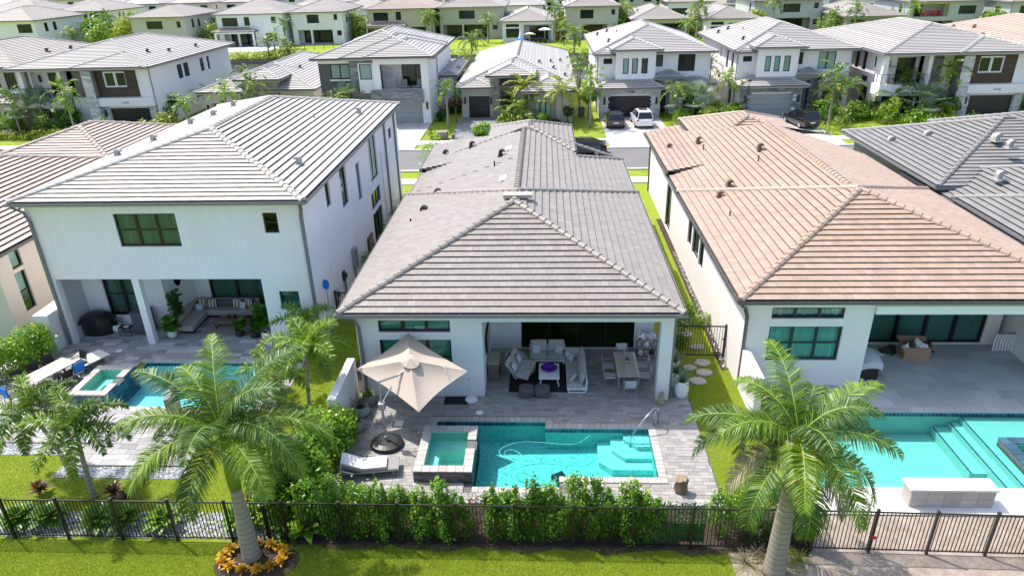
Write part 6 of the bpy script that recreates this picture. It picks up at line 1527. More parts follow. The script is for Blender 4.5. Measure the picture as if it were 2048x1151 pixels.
# leafy screen panel on the fence
t = thing('leaf_screen', 'artificial green leaf screen panel tied to the fence between two posts', 'leaf screen', (4.15,16.28,0))
m = MB(); m.rbox(-.72,.72,-.02,.02,.12,.85,.01); m.build('backing', 'leaf_fake', t)
q = np.random.default_rng(3); n = 2600
C = np.stack([q.uniform(-.74,.74,n), q.uniform(-.07,.07,n), np.where(q.random(n) < .6, q.uniform(.1,1.65,n), q.uniform(.1,.9,n))], 1)
np_mesh('foliage', leaf_soup(C, np.tile([0,-.8,.5],(n,1)), .07, q, .5), 4, 'leaf_fake', t, q.random(n))

# low filler shrubs of the fence row, garden clumps across the street, bushes between the lakeside houses
rd = random.Random(15); base = None
for i in range(15):
    x = -6.65+i*.72; h = rd.uniform(1.0, 1.35); lb = f'low leafy fence shrub filling the row, {ORD[i]} from the left'
    if abs(x+2.2) < .3: continue
    if base is None: base = bush(lb, (x,16.5,-.05), [(0,0,.55,.42,.3,.6),(.1,.1,1.05,.3,.25,.4)], 1700, .10, 'leaf_mid', 701, group='low shrubs of the fence row', clumps=30)
    else: dup(base, (x,16.5+rd.uniform(-.08,.12),-.05), rd.uniform(0,6.28), lb, sc_=(1,1,h))
G = [(32.6,76.4,1.0,'right of the round bush by the grey garage house'), (34.0,77.2,1.2,'between the grey garage house and the white side wall'), (39.0,74.8,1.0,'before the silver green fan palm'), (41.8,75.6,.9,'right of the silver green fan palm'), (36.0,75.0,1.1,'below the large corner palm of the right balcony house'), (19.6,75.6,1.0,'between silver fan palm and lamp'), (14.8,76.5,.9,'left of the silver fan palm of the stone garage house'), (17.6,75.0,1.0,'below the silver fan palm of the stone garage house'),
     (-55.0,75.0,1.1,'below the silver fan palm at the upper left'), (-59.2,75.6,1.3,'left of the silver fan palm at the upper left'), (-47.5,73.0,1.0,'left of the bushy garage palms'), (-41.0,74.2,1.2,'right of the bushy garage palms'), (-3.9,76.4,.9,'left of the leafy areca palm'), (-.2,75.6,.8,'right of the leafy areca palm'), (-32.2,77.4,1.0,'before the grey one storey house'), (54.5,76.0,1.3,'at the right edge by the fence')]
kinds = ['frond_light','leaf_mid','leaf_clusia','frond_yellow']; bs = {}
for i, (x, y, r, w) in enumerate(G):
    m_ = kinds[i % 4]; lb = f'leafy front garden plant {w}'
    if m_ not in bs: bs[m_] = bush(lb, (x,y,0), [(0,0,.8,1,1,.8),(.3,.2,1.4,.6,.6,.6)], 900, .3, m_, 720+i, group='front garden plants across the street', clumps=26, cs=.28, aspect=.4)
    else: dup(bs[m_], (x,y,0), i*1.3, lb, sc_=r)
for i, (x, y, r) in enumerate(((-75.3,163,2.2), (-74,170,2.6), (-57.2,170,2.4), (-43.0,172,2.6), (-41.9,168,2.0), (-24.6,176,2.4), (-9.0,173,2.2), (3.4,166,2.6), (17.6,166,2.6), (18.2,175,2.8), (31.8,163,2.4), (46.0,164,2.6), (61.5,160,2.4), (74.2,160,2.4), (90.5,152,2.6), (-95,165,3.0), (-99,160,2.6), (-104,170,3.4), (-109,175,3.0), (-101,178,3.2), (-93,182,2.8))):
    m_ = kinds[i % 4]; dup(bs[m_], (x,y,0), i*1.1, f'big green bush beside the lakeside houses, {ORD[i]} of the row counted along', 'bushes between the lakeside houses', (r,r,r*1.1))

q2 = [(-41.6,86),(-41.0,97),(-25.4,90),(-26.0,101),(-11.0,90),(-10.6,100),(4.3,86),(4.6,98),(19.8,88),(20.2,100),(34.4,90),(35.0,102),(51.2,88),(-60.6,96),(-30,106),(-20,106),(-5,114),(12,105),(27,105),(43,106),(-57.8,74.5),(-49.5,71.5),(-39.0,75.0),(-34.5,75.5),(-30.8,74.0),(-22.5,74.5),(-10.4,75.5),(4.9,75.0),(14.4,77.6),(20.0,78.5),(29.8,74.6),(33.2,79.0),(38.6,78.2),(42.4,77.0),(53.0,74.5),(56,79),(-63,73)]
pk = [v for v in protos.values()]
for i, (x, y) in enumerate(q2):
    t, hh = pk[i % len(pk)]; h = 2.2+(i*.73) % 2.2
    dup(t, (x,y,0), i*1.9, f'garden palm beside or behind the street front houses, {ORD[i]} counted along the row', 'palms in the side yards of the street row', (.72,.72,h/hh))
# ================================================================ fences
pm('fence_black', (.012, .012, .013), .4); pm('fence_bronze', (.035, .028, .024), .45)
def fence(label, p0, p1, h, mat, pitch=.115, post=1.75, zb=-.06, picks=True):
    p0 = Vector(p0); p1 = Vector(p1); L = (p1-p0).length; d = (p1-p0)/L
    t = thing('fence', label, 'fence', (p0.x, p0.y, 0)); yaw = math.atan2(d.y, d.x)
    pk = MB(); pk.box(-.010,.010,-.010,.010, .06, h-.04); pkm = pk.mesh('picket', mat)
    po = MB(); po.box(-.035,.035,-.035,.035, zb-.1, h+.05); po.mbox(Matrix.Translation((0,0,h+.065)), .085,.085,.03); pom = po.mesh('post', mat)
    n = int(L/pitch)
    for i in range(n+1):
        o = bpy.data.objects.new('picket', pkm); o.location = d*(i*L/n); o.rotation_euler.z = yaw; COL.objects.link(o); o.parent = t
    n = max(1, round(L/post))
    for i in range(n+1):
        o = bpy.data.objects.new('post', pom); o.location = d*(i*L/n); o.rotation_euler.z = yaw; COL.objects.link(o); o.parent = t
    for z, w in ((.10,.035), (h-.03,.045)):
        m = MB(); m.beam((0,0,z), tuple(d*L+Vector((0,0,z))), .03, w); m.build('rail', mat, t)
    return t
fence('long black picket fence along the front lawn and shrubs', (-18.9,16.18,0), (8.05,16.12,0), 1.58, 'fence_black')
fence('brown black picket fence before the bare sandy strip', (8.1,16.12,0), (16.6,15.95,0), 1.58, 'fence_bronze')
fence('short black fence running back between the right bush and the patio corner', (8.07,16.2,0), (8.07,17.6,0), 1.55, 'fence_black')
fence('short rail fence on the left garden boundary under the clusia', (-8.75,16.25,0), (-8.45,21.0,0), 1.3, 'fence_black', pitch=.23)
def gate(label, p0, p1, h):
    p0 = Vector(p0); p1 = Vector(p1); L = (p1-p0).length; d = (p1-p0)/L; t = thing('garden_gate', label, 'gate', p0); yaw = math.atan2(d.y, d.x)
    m = MB()
    for a in (0, L): m.beam(d*a, d*a+Vector((0,0,h+.1)), .07)
    for z in (.08, h): m.beam(d*0+Vector((0,0,z)), d*L+Vector((0,0,z)), .04, .05)
    m.build('gate_frame', 'fence_black', t); n = int(L/.12)
    pk = MB(); pk.box(-.01,.01,-.01,.01,.1,h); pkm = pk.mesh('picket', 'fence_black')
    for i in range(1, n): o = bpy.data.objects.new('picket', pkm); o.location = d*(i*L/n); o.rotation_euler.z = yaw; COL.objects.link(o); o.parent = t
    m = MB(); m.beam(d*(L-.12)+Vector((0,-.05,h*.6)), d*(L-.02)+Vector((0,-.05,h*.6)), .05); m.build('latch', 'charcoal', t)
gate('black garden gate across the right side yard beside the planters', (5.15,27.6,0), (8.05,27.5,0), 1.55)
gate('black garden gate between the left house wall and the middle house', (-10.5,31.0,0), (-7.8,30.6,0), 1.6)
for i, (x, y, s, a) in enumerate(((6.95,26.2,.36,.3), (6.55,25.5,.40,1.0), (7.05,27.0,.38,2.0), (6.4,26.6,.33,.6), (7.1,28.4,.36,1.3), (6.8,29.6,.36,.2), (7.1,30.8,.36,2.2), (6.9,32,.36,.9), (7.0,33.4,.36,1.7))):
    rd = random.Random(i); m = MB(); n = 9; P = [(s*rd.uniform(.8,1.15)*math.cos(2*math.pi*k/n+a), s*.8*rd.uniform(.8,1.15)*math.sin(2*math.pi*k/n+a)) for k in range(n)]
    m.add([(p[0],p[1],-.05) for p in P]+[(p[0]*.97,p[1]*.97,.015) for p in P], [list(range(n,2*n))]+[[k,(k+1)%n,n+(k+1)%n,n+k] for k in range(n)])
    o = m.build('stepping_stone', 'coping'); o.location = (x,y,0); tag(o, ['irregular pale stepping stone at the gate end of the path, widest', 'stepping stone nearest the white planters', 'stepping stone right at the foot of the garden gate', 'small stepping stone left of the path by the deck edge', 'first stepping stone behind the garden gate', 'second stepping stone behind the garden gate', 'third stepping stone behind the garden gate', 'fourth stepping stone behind the garden gate', 'farthest stepping stone behind the garden gate'][i], 'stepping stone', 'stepping stones in the right side yard')
# ================================================================ furniture of the middle patio
pm('fabric_taupe', (.44, .365, .30), .9, noise=(1.6, .05), bump=(160, .2, .002)); pm('fabric_grey', (.26, .25, .24), .92, noise=(5, .12), bump=(120, .3, .003))
pm('fabric_cushion', (.42, .40, .385), .92, noise=(5, .1), bump=(120, .3, .003)); pm('fabric_light', (.52, .53, .56), .92, noise=(9, .25), bump=(90, .3, .003)); pm('fabric_white', (.72, .68, .70), .9, noise=(6, .12), bump=(60, .4, .006))
pm('pouf_grey', (.10, .095, .095), .9, noise=(4, .15), bump=(80, .4, .004)); pm('alu_grey', (.34, .34, .33), .4, metal=.4); pm('steel', (.6, .61, .62), .18, metal=1.0); pm('slat_wood', (.42, .375, .31), .6, (.48, .43, .36), .12, noise=(6, .15))
pm('purple_glass', (.10, .01, .30), .12, spec=.8); pm('rug_black', (.014, .014, .016), .95, noise=(30, .3)); pm('mat_black', (.008, .008, .008), .95); pm('ceramic_white', (.78, .78, .76), .3, noise=(2, .04)); pm('potsoil', (.05, .035, .025), .95)
pm('wood_brown', (.17, .13, .10), .6, noise=(7, .25), bump=(30, .2)); pm('plastic_black', (.02, .02, .022), .45); pm('stone_rough', (.26, .19, .13), .8, noise=(5, .4), noise2=(18, .3), bump=(12, .8, .03)); pm('stone_tan2', (.30, .27, .19), .85, noise=(9, .35), bump=(25, .5, .01))
pm('cardboard', (.36, .22, .14), .85, noise=(3, .08)); pm('blue_cloth', (.01, .19, .60), .8, noise=(5, .15)); pm('wicker', (.20, .195, .19), .8, noise=(40, .35)); pm('stripe_dark', (.10, .075, .055), .9); pm('stripe_light', (.56, .49, .40), .9); pm('orange', (.65, .22, .02), .8); pm('sofa_beige', (.36, .325, .30), .92, noise=(4, .08), bump=(90, .3, .003)); pm('cover_black', (.012, .012, .014), .35, noise=(2, .3), bump=(5, .7, .05)); pm('bin_grey', (.075, .085, .10), .5); pm('mirror_black', (.01, .01, .01), .15)
def pillow(parent, M, w, h, th, mat, name='pillow', stripes=None):
    """a plump square cushion standing in matrix M (x wide, z high, y thick)"""
    m = MB(); n = 8; vs = {}
    def P(i, j, s):
        u, v = i/n*2-1, j/n*2-1; k = max(0, (1-u*u)*(1-v*v))**.45; pin = 1-.10*(u*u*v*v)+.0
        return M @ Vector((u*w/2*pin*(1-.06*(1-v*v)), s*th/2*k, v*h/2*pin*(1-.06*(1-u*u))))
    for s in (-1, 1):
        for i in range(n):
            for j in range(n):
                q = [P(i,j,s), P(i+1,j,s), P(i+1,j+1,s), P(i,j+1,s)]
                mi = 0 if not stripes else (1 if (i % 3 == 0) else 0)
                m.quad(*(q if s < 0 else q[::-1]), m=mi)
    return m.build(name, mat if not stripes else [mat, stripes], parent, smooth=True)
def Mx(x, y, z, rz=0, rx=0, ry=0): return Matrix.Translation((x,y,z)) @ Matrix.Rotation(rz,4,'Z') @ Matrix.Rotation(rx,4,'X') @ Matrix.Rotation(ry,4,'Y')
def mesh_thing(m, name, mat, label, cat, loc=(0,0,0), rz=0, group=None, smooth=False):
    o = m.build(name, mat, smooth=smooth); o.location = loc; o.rotation_euler.z = rz; return tag(o, label, cat, group)
# parasol
t = thing('cantilever_parasol', 'tilted taupe square cantilever parasol shading the middle deck', 'parasol', (-5.95,21.0,0))
m = MB(); m.lathe([(.62,0),(.64,.05),(.60,.16),(.40,.22),(.10,.23)], (0,0,0), 22, sy=.9); m.build('base', 'plastic_black', t, smooth=False)
m = MB(); m.lathe([(.08,.22),(.08,.42),(.055,.42)], (0,0,0), 10); m.tube([(0,0,.2),(-.06,.1,1.4),(-.10,.2,2.72)], [.05,.047,.045], 8); m.build('mast', 'alu_grey', t)
CO = [Vector(p)-Vector((-5.95,21.0,0)) for p in ((-7.27,22.62,2.33), (-4.55,20.6,1.8), (-2.92,22.45,2.36), (-5.45,24.15,3.07))]
cen = sum(CO, Vector())/4; nr = (CO[2]-CO[0]).cross(CO[3]-CO[1]).normalized(); apex = cen+nr*.62
m = MB(); m.tube([(-.10,.2,2.68),tuple(cen*.55+Vector((-.1,.2,2.68))*.45-Vector((0,0,.0))),tuple(cen+nr*.3)], .04, 7); m.tube([(-.07,.14,1.75),(.28,.5,2.28)], .03, 6); m.build('arm', 'alu_grey', t)
m = MB(); m.rbox(-.18,.06,.0,.24,1.55,1.85,.03); m.build('crank_housing', 'alu_grey', t)
for k in range(4):
    a, b = CO[k], CO[(k+1) % 4]; N = 9
    def fn(u, v, a=a, b=b):
        e = a.lerp(b, u); e = e+(cen-e)*.07*math.sin(math.pi*u)
        p = apex.lerp(e, v); return p-nr*(.10*math.sin(math.pi*v)*math.sin(math.pi*u))+Vector((0,0,.006*math.sin(9*u+5*v)))
    m = MB(); m.slab(N, N, fn, .012); m.build('canopy_panel', 'fabric_taupe', t, smooth=False)
    m = MB(); m.beam(apex-nr*.08, CO[k]-nr*.02, .022); m.build('rib', 'alu_grey', t)
def fnv(u, v):
    a = u*2*math.pi; k = max(abs(math.cos(a)), abs(math.sin(a))); e1 = (CO[2]-CO[0]).normalized(); e2 = (CO[3]-CO[1]).normalized()
    r_ = .36*v; return apex+nr*(.09-.16*v+.015*math.sin(a*8)*v)+(e1*math.cos(a)+e2*math.sin(a))*r_
m = MB(); m.grid(20, 3, fnv); m.build('vent_cap', 'fabric_taupe', t)
m = MB(); q0 = apex.lerp(CO[2], .55)+nr*.02; m.tube([tuple(q0), tuple(q0+Vector((.12,-.1,.0))), tuple(q0+Vector((.16,-.28,-.1)))], .012, 5); m.build('strap', 'stripe_light', t)
# lounger with white cushion
t = thing('sun_lounger', 'grey reclining sun lounger with a white tufted cushion by the raised spa', 'sun lounger', (-6.2,19.45,0), .16)
m = MB()
for y in (-.33,.33): m.beam((-1.0,y,.28),(1.0,y,.28),.05)
for x in (-.7,.1,.8):
    for y in (-.3,.3): m.beam((x,y,0),(x,y,.28),.04)
m.build('frame', 'alu_grey', t)
m = MB(); m.rbox(-.25,1.0,-.34,.34,.30,.33,.012); m.mbox(Mx(-.62,0,.46,0,0,.42), .85,.68,.03); m.build('sling', 'fabric_grey', t)
m = MB(); m.slab(14, 6, lambda u,v: Vector((-.98+1.55*u, -.30+.6*v, (.35 if u > .46 else .35+(.46-u)*.75)+.09+.02*math.sin(u*22)*math.sin(v*12.5))), .10); m.build('cushion', 'fabric_white', t)
m = MB(); m.tube([(-.98,-.36,.75),(-1.0,-.40,.5),(-.55,-.40,.32)], .02, 6); m.build('arm_tube', 'ceramic_white', t)
# handrail, garden stand, mat, lid, rock
m = MB(); m.tube([(4.2,22.3,.0),(4.22,22.35,.45),(4.3,22.3,.86),(4.15,22.12,.95),(3.75,21.85,.62),(3.3,21.6,.1),(3.2,21.55,-.6)], .026, 8); m.tube([(4.4,22.45,0),(4.42,22.5,.55),(4.3,22.3,.86)], .026, 8)
mesh_thing(m, 'pool_handrail', 'steel', 'curved steel handrail at the pool corner steps', 'handrail', smooth=True)
m = MB(); m.lathe([(.26,0),(.26,.03),(.05,.05),(.022,.06),(.022,1.0)], n=16)
for a, z, l in ((.3,.95,.3),(2.2,1.0,.32),(3.6,.9,.35),(5.2,.97,.3),(1.3,1.0,.25)): m.tube([(0,0,z),(l*.6*math.cos(a),l*.6*math.sin(a),z-.02),(l*math.cos(a),l*math.sin(a),z-.25)], .014, 5)
m.tube([(0,0,1.0),(0,0,1.3)], .012, 5); m.tube([(-.1,0,1.15),(.1,0,1.15)], .012, 5)
mesh_thing(m, 'hanging_stand', 'ceramic_white', 'small white branching stand on a round foot by the patio corner', 'stand', (-3.04,24.0,0))
m = MB(); m.rbox(-.5,.5,-.28,.28,0,.02,.006); mesh_thing(m, 'door_mat', 'mat_black', 'black door mat on the deck below the house corner', 'mat', (-3.66,23.92,.005))
for x, y, w in ((-2.63,23.08,'near the black mat on the middle deck'), (-20.3,27.9,'on the left terrace paving beside the pool')):
    m = MB(); m.lathe([(.15,0),(.15,.015),(.13,.02)], n=18); mesh_thing(m, 'skimmer_lid', 'ceramic_white', f'round white skimmer lid {w}', 'lid', (x,y,.004), group='skimmer lids')
m = MB(); rd = random.Random(2); m.lathe([(.20,0),(.26,.12),(.24,.38),(.27,.55),(.12,.60)], n=7, sy=.8); m.v = [(p[0]+rd.uniform(-.05,.05), p[1]+rd.uniform(-.05,.05), p[2]+rd.uniform(-.04,.04)) for p in m.v]
mesh_thing(m, 'boulder', 'stone_rough', 'rough brown upright rock on the pale deck at lower right', 'rock', (4.6,18.6,0))
t = thing('pool_cleaner', 'dark robotic pool cleaner on the floor of the sunlit middle pool', 'pool cleaner', (.55,20.2,-.95), .5)
m = MB(); m.rbox(-.22,.22,-.2,.2,.05,.26,.06); m.build('body', 'plastic_black', t)
for y in (-.22,.22):
    m = MB(); m.rbox(-.25,.25,y-.05,y+.05,0,.2,.05); m.build('track', 'charcoal', t)
m = MB(); hp = [(1.75,21.9),(1.2,21.35),(.4,21.35),(-.6,21.45),(-1.3,21.3),(-1.7,20.9),(-1.5,20.5),(-1.0,20.45),(-.9,20.7),(-1.2,20.95),(-1.5,20.85),(-1.35,20.5),(-.8,20.35),(-.3,20.35)]
hq = [Vector((x,y,-.10)) for x,y in hp]; hs = []
for i in range(len(hq)-1):
    a, b, c, d = hq[max(i-1,0)], hq[i], hq[i+1], hq[min(i+2,len(hq)-1)]
    for k in range(6): u = k/6; hs.append(.5*((2*b)+(c-a)*u+(2*a-5*b+4*c-d)*u*u+(3*b-a-3*c+d)*u**3))
m.tube([p-Vector((0,0,.05)) for p in hs], .011, 5); mesh_thing(m, 'pool_hose', 'ceramic_white', 'thin white hose floating in a loop on the middle pool', 'hose')
m = MB(); m.rbox(-.17,.17,-.17,.17,-.02,.03,.01); mesh_thing(m, 'umbrella_weight_bag', 'fabric_white', 'small white cloth lying beside the parasol mast', 'cloth', (-5.75,22.3,.03))
# rug, tables, sofas
m = MB(); m.rbox(-1.28,1.28,-1.15,1.15,0,.012,.004); mesh_thing(m, 'rug', 'rug_black', 'black outdoor rug under the coffee table of the middle patio', 'rug', (-.24,25.72,.008))
t = thing('coffee_table', 'low square white coffee table with a purple bowl on it', 'coffee table', (.19,25.55,.02))
m = MB(); m.rbox(-.44,.44,-.62,.62,.38,.43,.012); m.build('tabletop', 'white_paint', t)
for x in (-.33,.33):
    for y in (-.5,.5): m = MB(); m.beam((x,y,.38),(x*1.25,y*1.12,0),.045); m.build('leg', 'white_paint', t)
m = MB(); m.lathe([(.07,0),(.12,.02),(.33,.08),(.36,.11),(.34,.115),(.30,.095),(.08,.035),(0,.03)], n=22); mesh_thing(m, 'bowl', 'purple_glass', 'shallow purple glass bowl on the white coffee table', 'bowl', (.19,25.66,.452))
def sofa(label, loc, rz, L, D, pil, backs, arm=True, mat='white_paint'):
    t = thing('sofa', label, 'sofa', loc, rz)
    m = MB(); m.rbox(-L/2,L/2,-D/2,D/2,.17,.25,.015)
    for x in (-L/2+.08, L/2-.08):
        m.box(x-.03,x+.03,-D/2+.04,-D/2+.10,0,.17); m.box(x-.03,x+.03,D/2-.1,D/2-.04,0,.17); m.box(x-.03,x+.03,-D/2+.1,D/2-.1,0,.05)
    m.rbox(-L/2,L/2,D/2-.06,D/2,.25,.62,.012); m.build('frame', mat, t)
    if arm: m = MB(); m.rbox(-L/2,-L/2+.07,-D/2,D/2-.065,.252,.52,.012); m.build('arm', mat, t)
    n = backs; w = (L-(.09 if arm else .02))/n; x0 = -L/2+(.08 if arm else .01)
    for i in range(n):
        m = MB(); m.rbox(x0+i*w+.008,x0+(i+1)*w-.008,-D/2+.01,D/2-.2,.255,.40,.04); m.build('seat_cushion', 'fabric_cushion', t)
        pillow(t, Mx(x0+(i+.5)*w, D/2-.2, .66, 0, -.22), w-.02, .58, .24, 'fabric_cushion', 'back_cushion')
    for (x, y, z, r1, rx, mt) in pil: pillow(t, Mx(x,y,z,r1,rx), .42, .42, .16, mt)
    return t
sofa('grey two seat sofa with patterned pillows before the glass doors', (.12,27.15,0), 0, 1.62, .85, [(-.5,-.02,.58,.25,-.35,'fabric_light'), (.5,-.0,.58,-.45,-.3,'fabric_light')], 2, False)
sofa('grey side sofa with pillows facing the coffee table from the right', (1.35,25.75,0), -math.pi/2, 2.55, .85, [(-.85,-.2,.52,.5,-.5,'fabric_light'), (.9,-.15,.56,-.5,-.4,'fabric_light')], 3, True)
bpy.data.objects['sofa.001'].scale.x = -1 if False else 1
t = thing('side_table', 'low white square corner table between the two grey sofas', 'side table', (1.28,27.2,0)); m = MB(); m.rbox(-.36,.36,-.36,.36,.40,.45,.012); m.build('tabletop', 'white_paint', t); m = MB(); m.rbox(-.32,.32,-.32,.32,.12,.396,.012); m.build('body', 'white_paint', t)
m = MB(); m.box(-.3,.3,-.3,.3,0,.118); m.build('plinth', 'fabric_cushion', t)
# double scoop chair
t = thing('double_lounge_chair', 'round wicker double lounge chair with grey tufted cushions', 'lounge chair', (-1.05,25.75,0), -.25)
m = MB(); m.lathe([(.30,0),(.30,.03),(.05,.05),(.05,.30),(.12,.32)], n=16); m.build('foot', 'steel', t)
def scoop(u, v, o=0.0):
    a = -math.pi*.5+math.pi*2*u; r_ = .15+.60*v
    x, y = r_*math.cos(a)*.86, r_*math.sin(a)*1.15; back = max(0, -math.cos(a)*.9+.25)
    return Vector((x, y, .34+o+v**2.2*(.10+.62*back)))
m = MB(); m.grid(28, 6, lambda u,v: scoop(u,v)); m.grid(28, 6, lambda u,v: scoop(u,v)+Vector((0,0,-.03))); m.build('shell', 'wicker', t, smooth=True)
for y, k in ((-.36,0), (.36,1)):
    m = MB(); m.slab(8, 6, lambda u,v: Vector((-.10+.62*u, y-.34+.68*v, .50+.03*abs(math.sin(u*9.4))*abs(math.sin(v*9.4))-.02*u)), .12); m.build('seat_cushion', 'fabric_light' if 0 else 'fabric_cushion', t)
    m = MB(); m.slab(6, 6, lambda u,v: Vector((-.14-.36*u+.1*abs(v-.5), y-.34+.68*v, .52+.52*u+.03*abs(math.sin(u*9.4))*abs(math.sin(v*9.4)))), .11); m.build('back_cushion', 'fabric_cushion', t)
    pillow(t, Mx(-.16,y,.72,math.pi/2,-.45), .4, .4, .14, 'fabric_light')
for x, w in ((-.76,'left one, beside the wicker chair'), (-.11,'right one, below the coffee table')):
    m = MB(); m.rbox(-.30,.30,-.28,.28,.0,.44,.10); m.v = [(p[0]*(1+.07*math.sin(math.pi*max(0,min(1,p[2]/.44)))), p[1]*(1+.07*math.sin(math.pi*max(0,min(1,p[2]/.44)))), p[2]) for p in m.v]
    mesh_thing(m, 'pouf', 'pouf_grey', f'dark grey soft pouf on the deck, {w}', 'pouf', (x,24.35,.005), group='poufs', smooth=False)
# dining set
t = thing('dining_table', 'slatted pale wood dining table under the right side of the middle patio roof', 'dining table', (3.5,25.65,0))
for i in range(7): m = MB(); m.rbox(-.47+i*.1345,-.47+i*.1345+.126,-1.0,1.0,.715,.745,.006); m.build('slat', 'slat_wood', t)
m = MB(); m.box(-.45,.45,-.95,.95,.66,.712); m.build('apron', 'alu_grey', t)
for x in (-.41,.41):
    for y in (-.9,.9): m = MB(); m.box(x-.035,x+.035,y-.035,y+.035,0,.66); m.build('leg', 'alu_grey', t)
def dchair():
    t = thing('dining_chair', 'grey metal armchair at the near end of the slatted table', 'chair', group='chairs around the slatted table')
    m = MB(); m.rbox(-.23,.23,-.23,.23,.42,.46,.015); m.build('seat', 'fabric_light', t)
    for x in (-.24,.24):
        m = MB(); m.box(x-.018,x+.018,-.24,-.205,0,.64); m.build('leg', 'alu_grey', t)
        m = MB(); m.beam((x,.24,0),(x,.24,.44),.035); m.beam((x,.24,.44),(x,.30,.84),.035); m.build('leg', 'alu_grey', t)
        m = MB(); m.box(x-.025,x+.025,-.26,.26,.64,.665); m.build('armrest', 'alu_grey', t)
    m = MB(); m.mbox(Mx(0,.28,.68,0,-.15), .46,.02,.32); m.build('backrest', 'fabric_light', t)
    return t
dc = dchair(); dc.location = (3.52,24.45,0); dc.rotation_euler.z = math.pi
for x, y, rz, w in ((3.45,26.95,0,'far end by the glass doors'), (2.78,25.2,math.pi/2,'left side, nearer one'), (2.78,26.0,math.pi/2,'left side, farther one'), (4.2,25.25,-math.pi/2,'right side, nearer one'), (4.2,26.05,-math.pi/2,'right side, farther one')):
    dup(dc, (x,y,0), rz, f'grey metal armchair at the slatted table, {w}')
def pot(label, loc, r, h, mat='ceramic_white', cat='planter', name='planter', prof=None):
    t = thing(name, label, cat, loc); m = MB(); m.lathe(prof or [(r*.62,0),(r*.9,h*.2),(r,h*.5),(r*.92,h*.85),(r*.86,h),(r*.78,h),(r*.8,h*.9),(.0,h*.88)], n=20); m.build('pot', mat, t, smooth=False)
    m = MB(); m.lathe([(r*.79,h*.89),(0,h*.90)], n=16); m.build('soil', 'potsoil', t); return t
def ros_into(t, z, n, L, w, mat, seed, e=(.2,1.4), bend=.5, nm='plant'):
    p = rosette('x', (0,0,0), n, L, w, mat, seed, e=e, bend=bend); ch = [c for c in p.children]
    for c in ch: c.parent = t; c.location.z = z
    bpy.data.objects.remove(p)
for x, y, r, h, L, w, s in ((5.62,24.3,.29,.80,.62,'nearest the camera',1), (5.50,25.0,.29,.78,.62,'middle one',2), (5.55,25.95,.28,.75,.80,'farthest back by the gate',3)):
    t = pot(f'tall white planter with a spiky agave beside the white column, {w}', (x,y,.005), r, h); ros_into(t, h*.9, 34, L, .07, 'leaf_agave', s)
t = pot('small pale pot with a little plant on the slatted dining table', (3.52,25.75,.747), .12, .16, 'coping', 'plant pot', 'table_pot'); ros_into(t, .14, 16, .22, .03, 'leaf_dark', 5)
m = MB(); m.lathe([(.05,0),(.06,.05),(.02,.09),(.05,.16),(.015,.2)], n=8); mesh_thing(m, 'figurine', 'coping', 'tiny cream figurine on the far chair end of the dining table', 'figurine', (3.5,26.55,.747))
m = MB(); m.lathe([(.14,0),(.17,.1),(.14,.28),(.09,.38),(.11,.47),(.06,.55)], n=10, sy=1.2); m.lathe([(.04,0),(.03,.09)], (-.05,-.06,.52), 6); m.lathe([(.04,0),(.03,.09)], (.05,-.06,.52), 6); m.tube([(0,.15,.06),(.12,.2,.05),(.2,.1,.05)], .03, 5)
mesh_thing(m, 'animal_statue', 'stone_tan2', 'small tan stone animal statue at the foot of the white column', 'statue', (4.72,23.8,0))
# bar cart
t = thing('bar_cart', 'metal shelf cart crowded with grey white things by the patio wall', 'cart', (4.62,27.55,0))
m = MB()
for x in (-.42,.42):
    for y in (-.22,.22): m.box(x-.02,x+.02,y-.02,y+.02,0,1.0)
m.build('frame', 'alu_grey', t)
for z in (.12,.55,.95): m = MB(); m.rbox(-.44,.44,-.24,.24,z,z+.03,.005); m.build('shelf', 'alu_grey', t)
rd = random.Random(6)
for i in range(9):
    z = (.15,.58,.98)[i % 3]; m = MB(); k = rd.uniform(.07,.13); m.lathe([(k,0),(k*1.1,k*.9),(k*.6,k*1.6),(k*.3,k*1.8)], n=8)
    mesh_thing(m, 'jar', ['ceramic_white','fabric_light','plastic_black','coping'][i % 4], f'small {("white","grey","black","cream")[i % 4]} pot on the metal shelf cart, {("left","middle","right")[i//3]} on its {("bottom","middle","top")[i % 3]} shelf', 'pot', (4.62-.32+(i//3)*.3+rd.uniform(-.05,.05),27.5+rd.uniform(-.08,.08),z), group='things on the shelf cart')
for i, x in enumerate((4.35,4.75)):
    m = MB(); m.slab(7, 6, lambda u,v: Vector((-.22+.44*u,-.2+.4*v,.16+.08*math.sin(u*7+i)*math.cos(v*6)-.10*(2*u-1)**2)), .12); mesh_thing(m, 'cloth_heap', 'fabric_white' if i == 0 else 'fabric_light', f'crumpled pale cloth heap on the top of the shelf cart, {"left" if i == 0 else "right"} one', 'cloth', (x,27.55,.99))
t = thing('storage_cabinet', 'dark slatted wooden cabinet with pale top beside the wall television', 'cabinet', (-2.2,25.95,0)); m = MB(); m.rbox(-.24,.24,-.5,.5,.05,.82,.01); m.build('body', 'wood_brown', t); m = MB(); m.rbox(-.27,.27,-.53,.53,.823,.86,.008); m.build('top', 'slat_wood', t)
for i in range(6): m = MB(); m.box(-.22+i*.075,-.17+i*.075,-.52,-.503,.1,.55); m.build('slat', 'wood_brown', t)
m = MB(); m.box(-.22,.22,-.52,-.503,.6,.78); m.build('drawer', 'wood_brown', t)
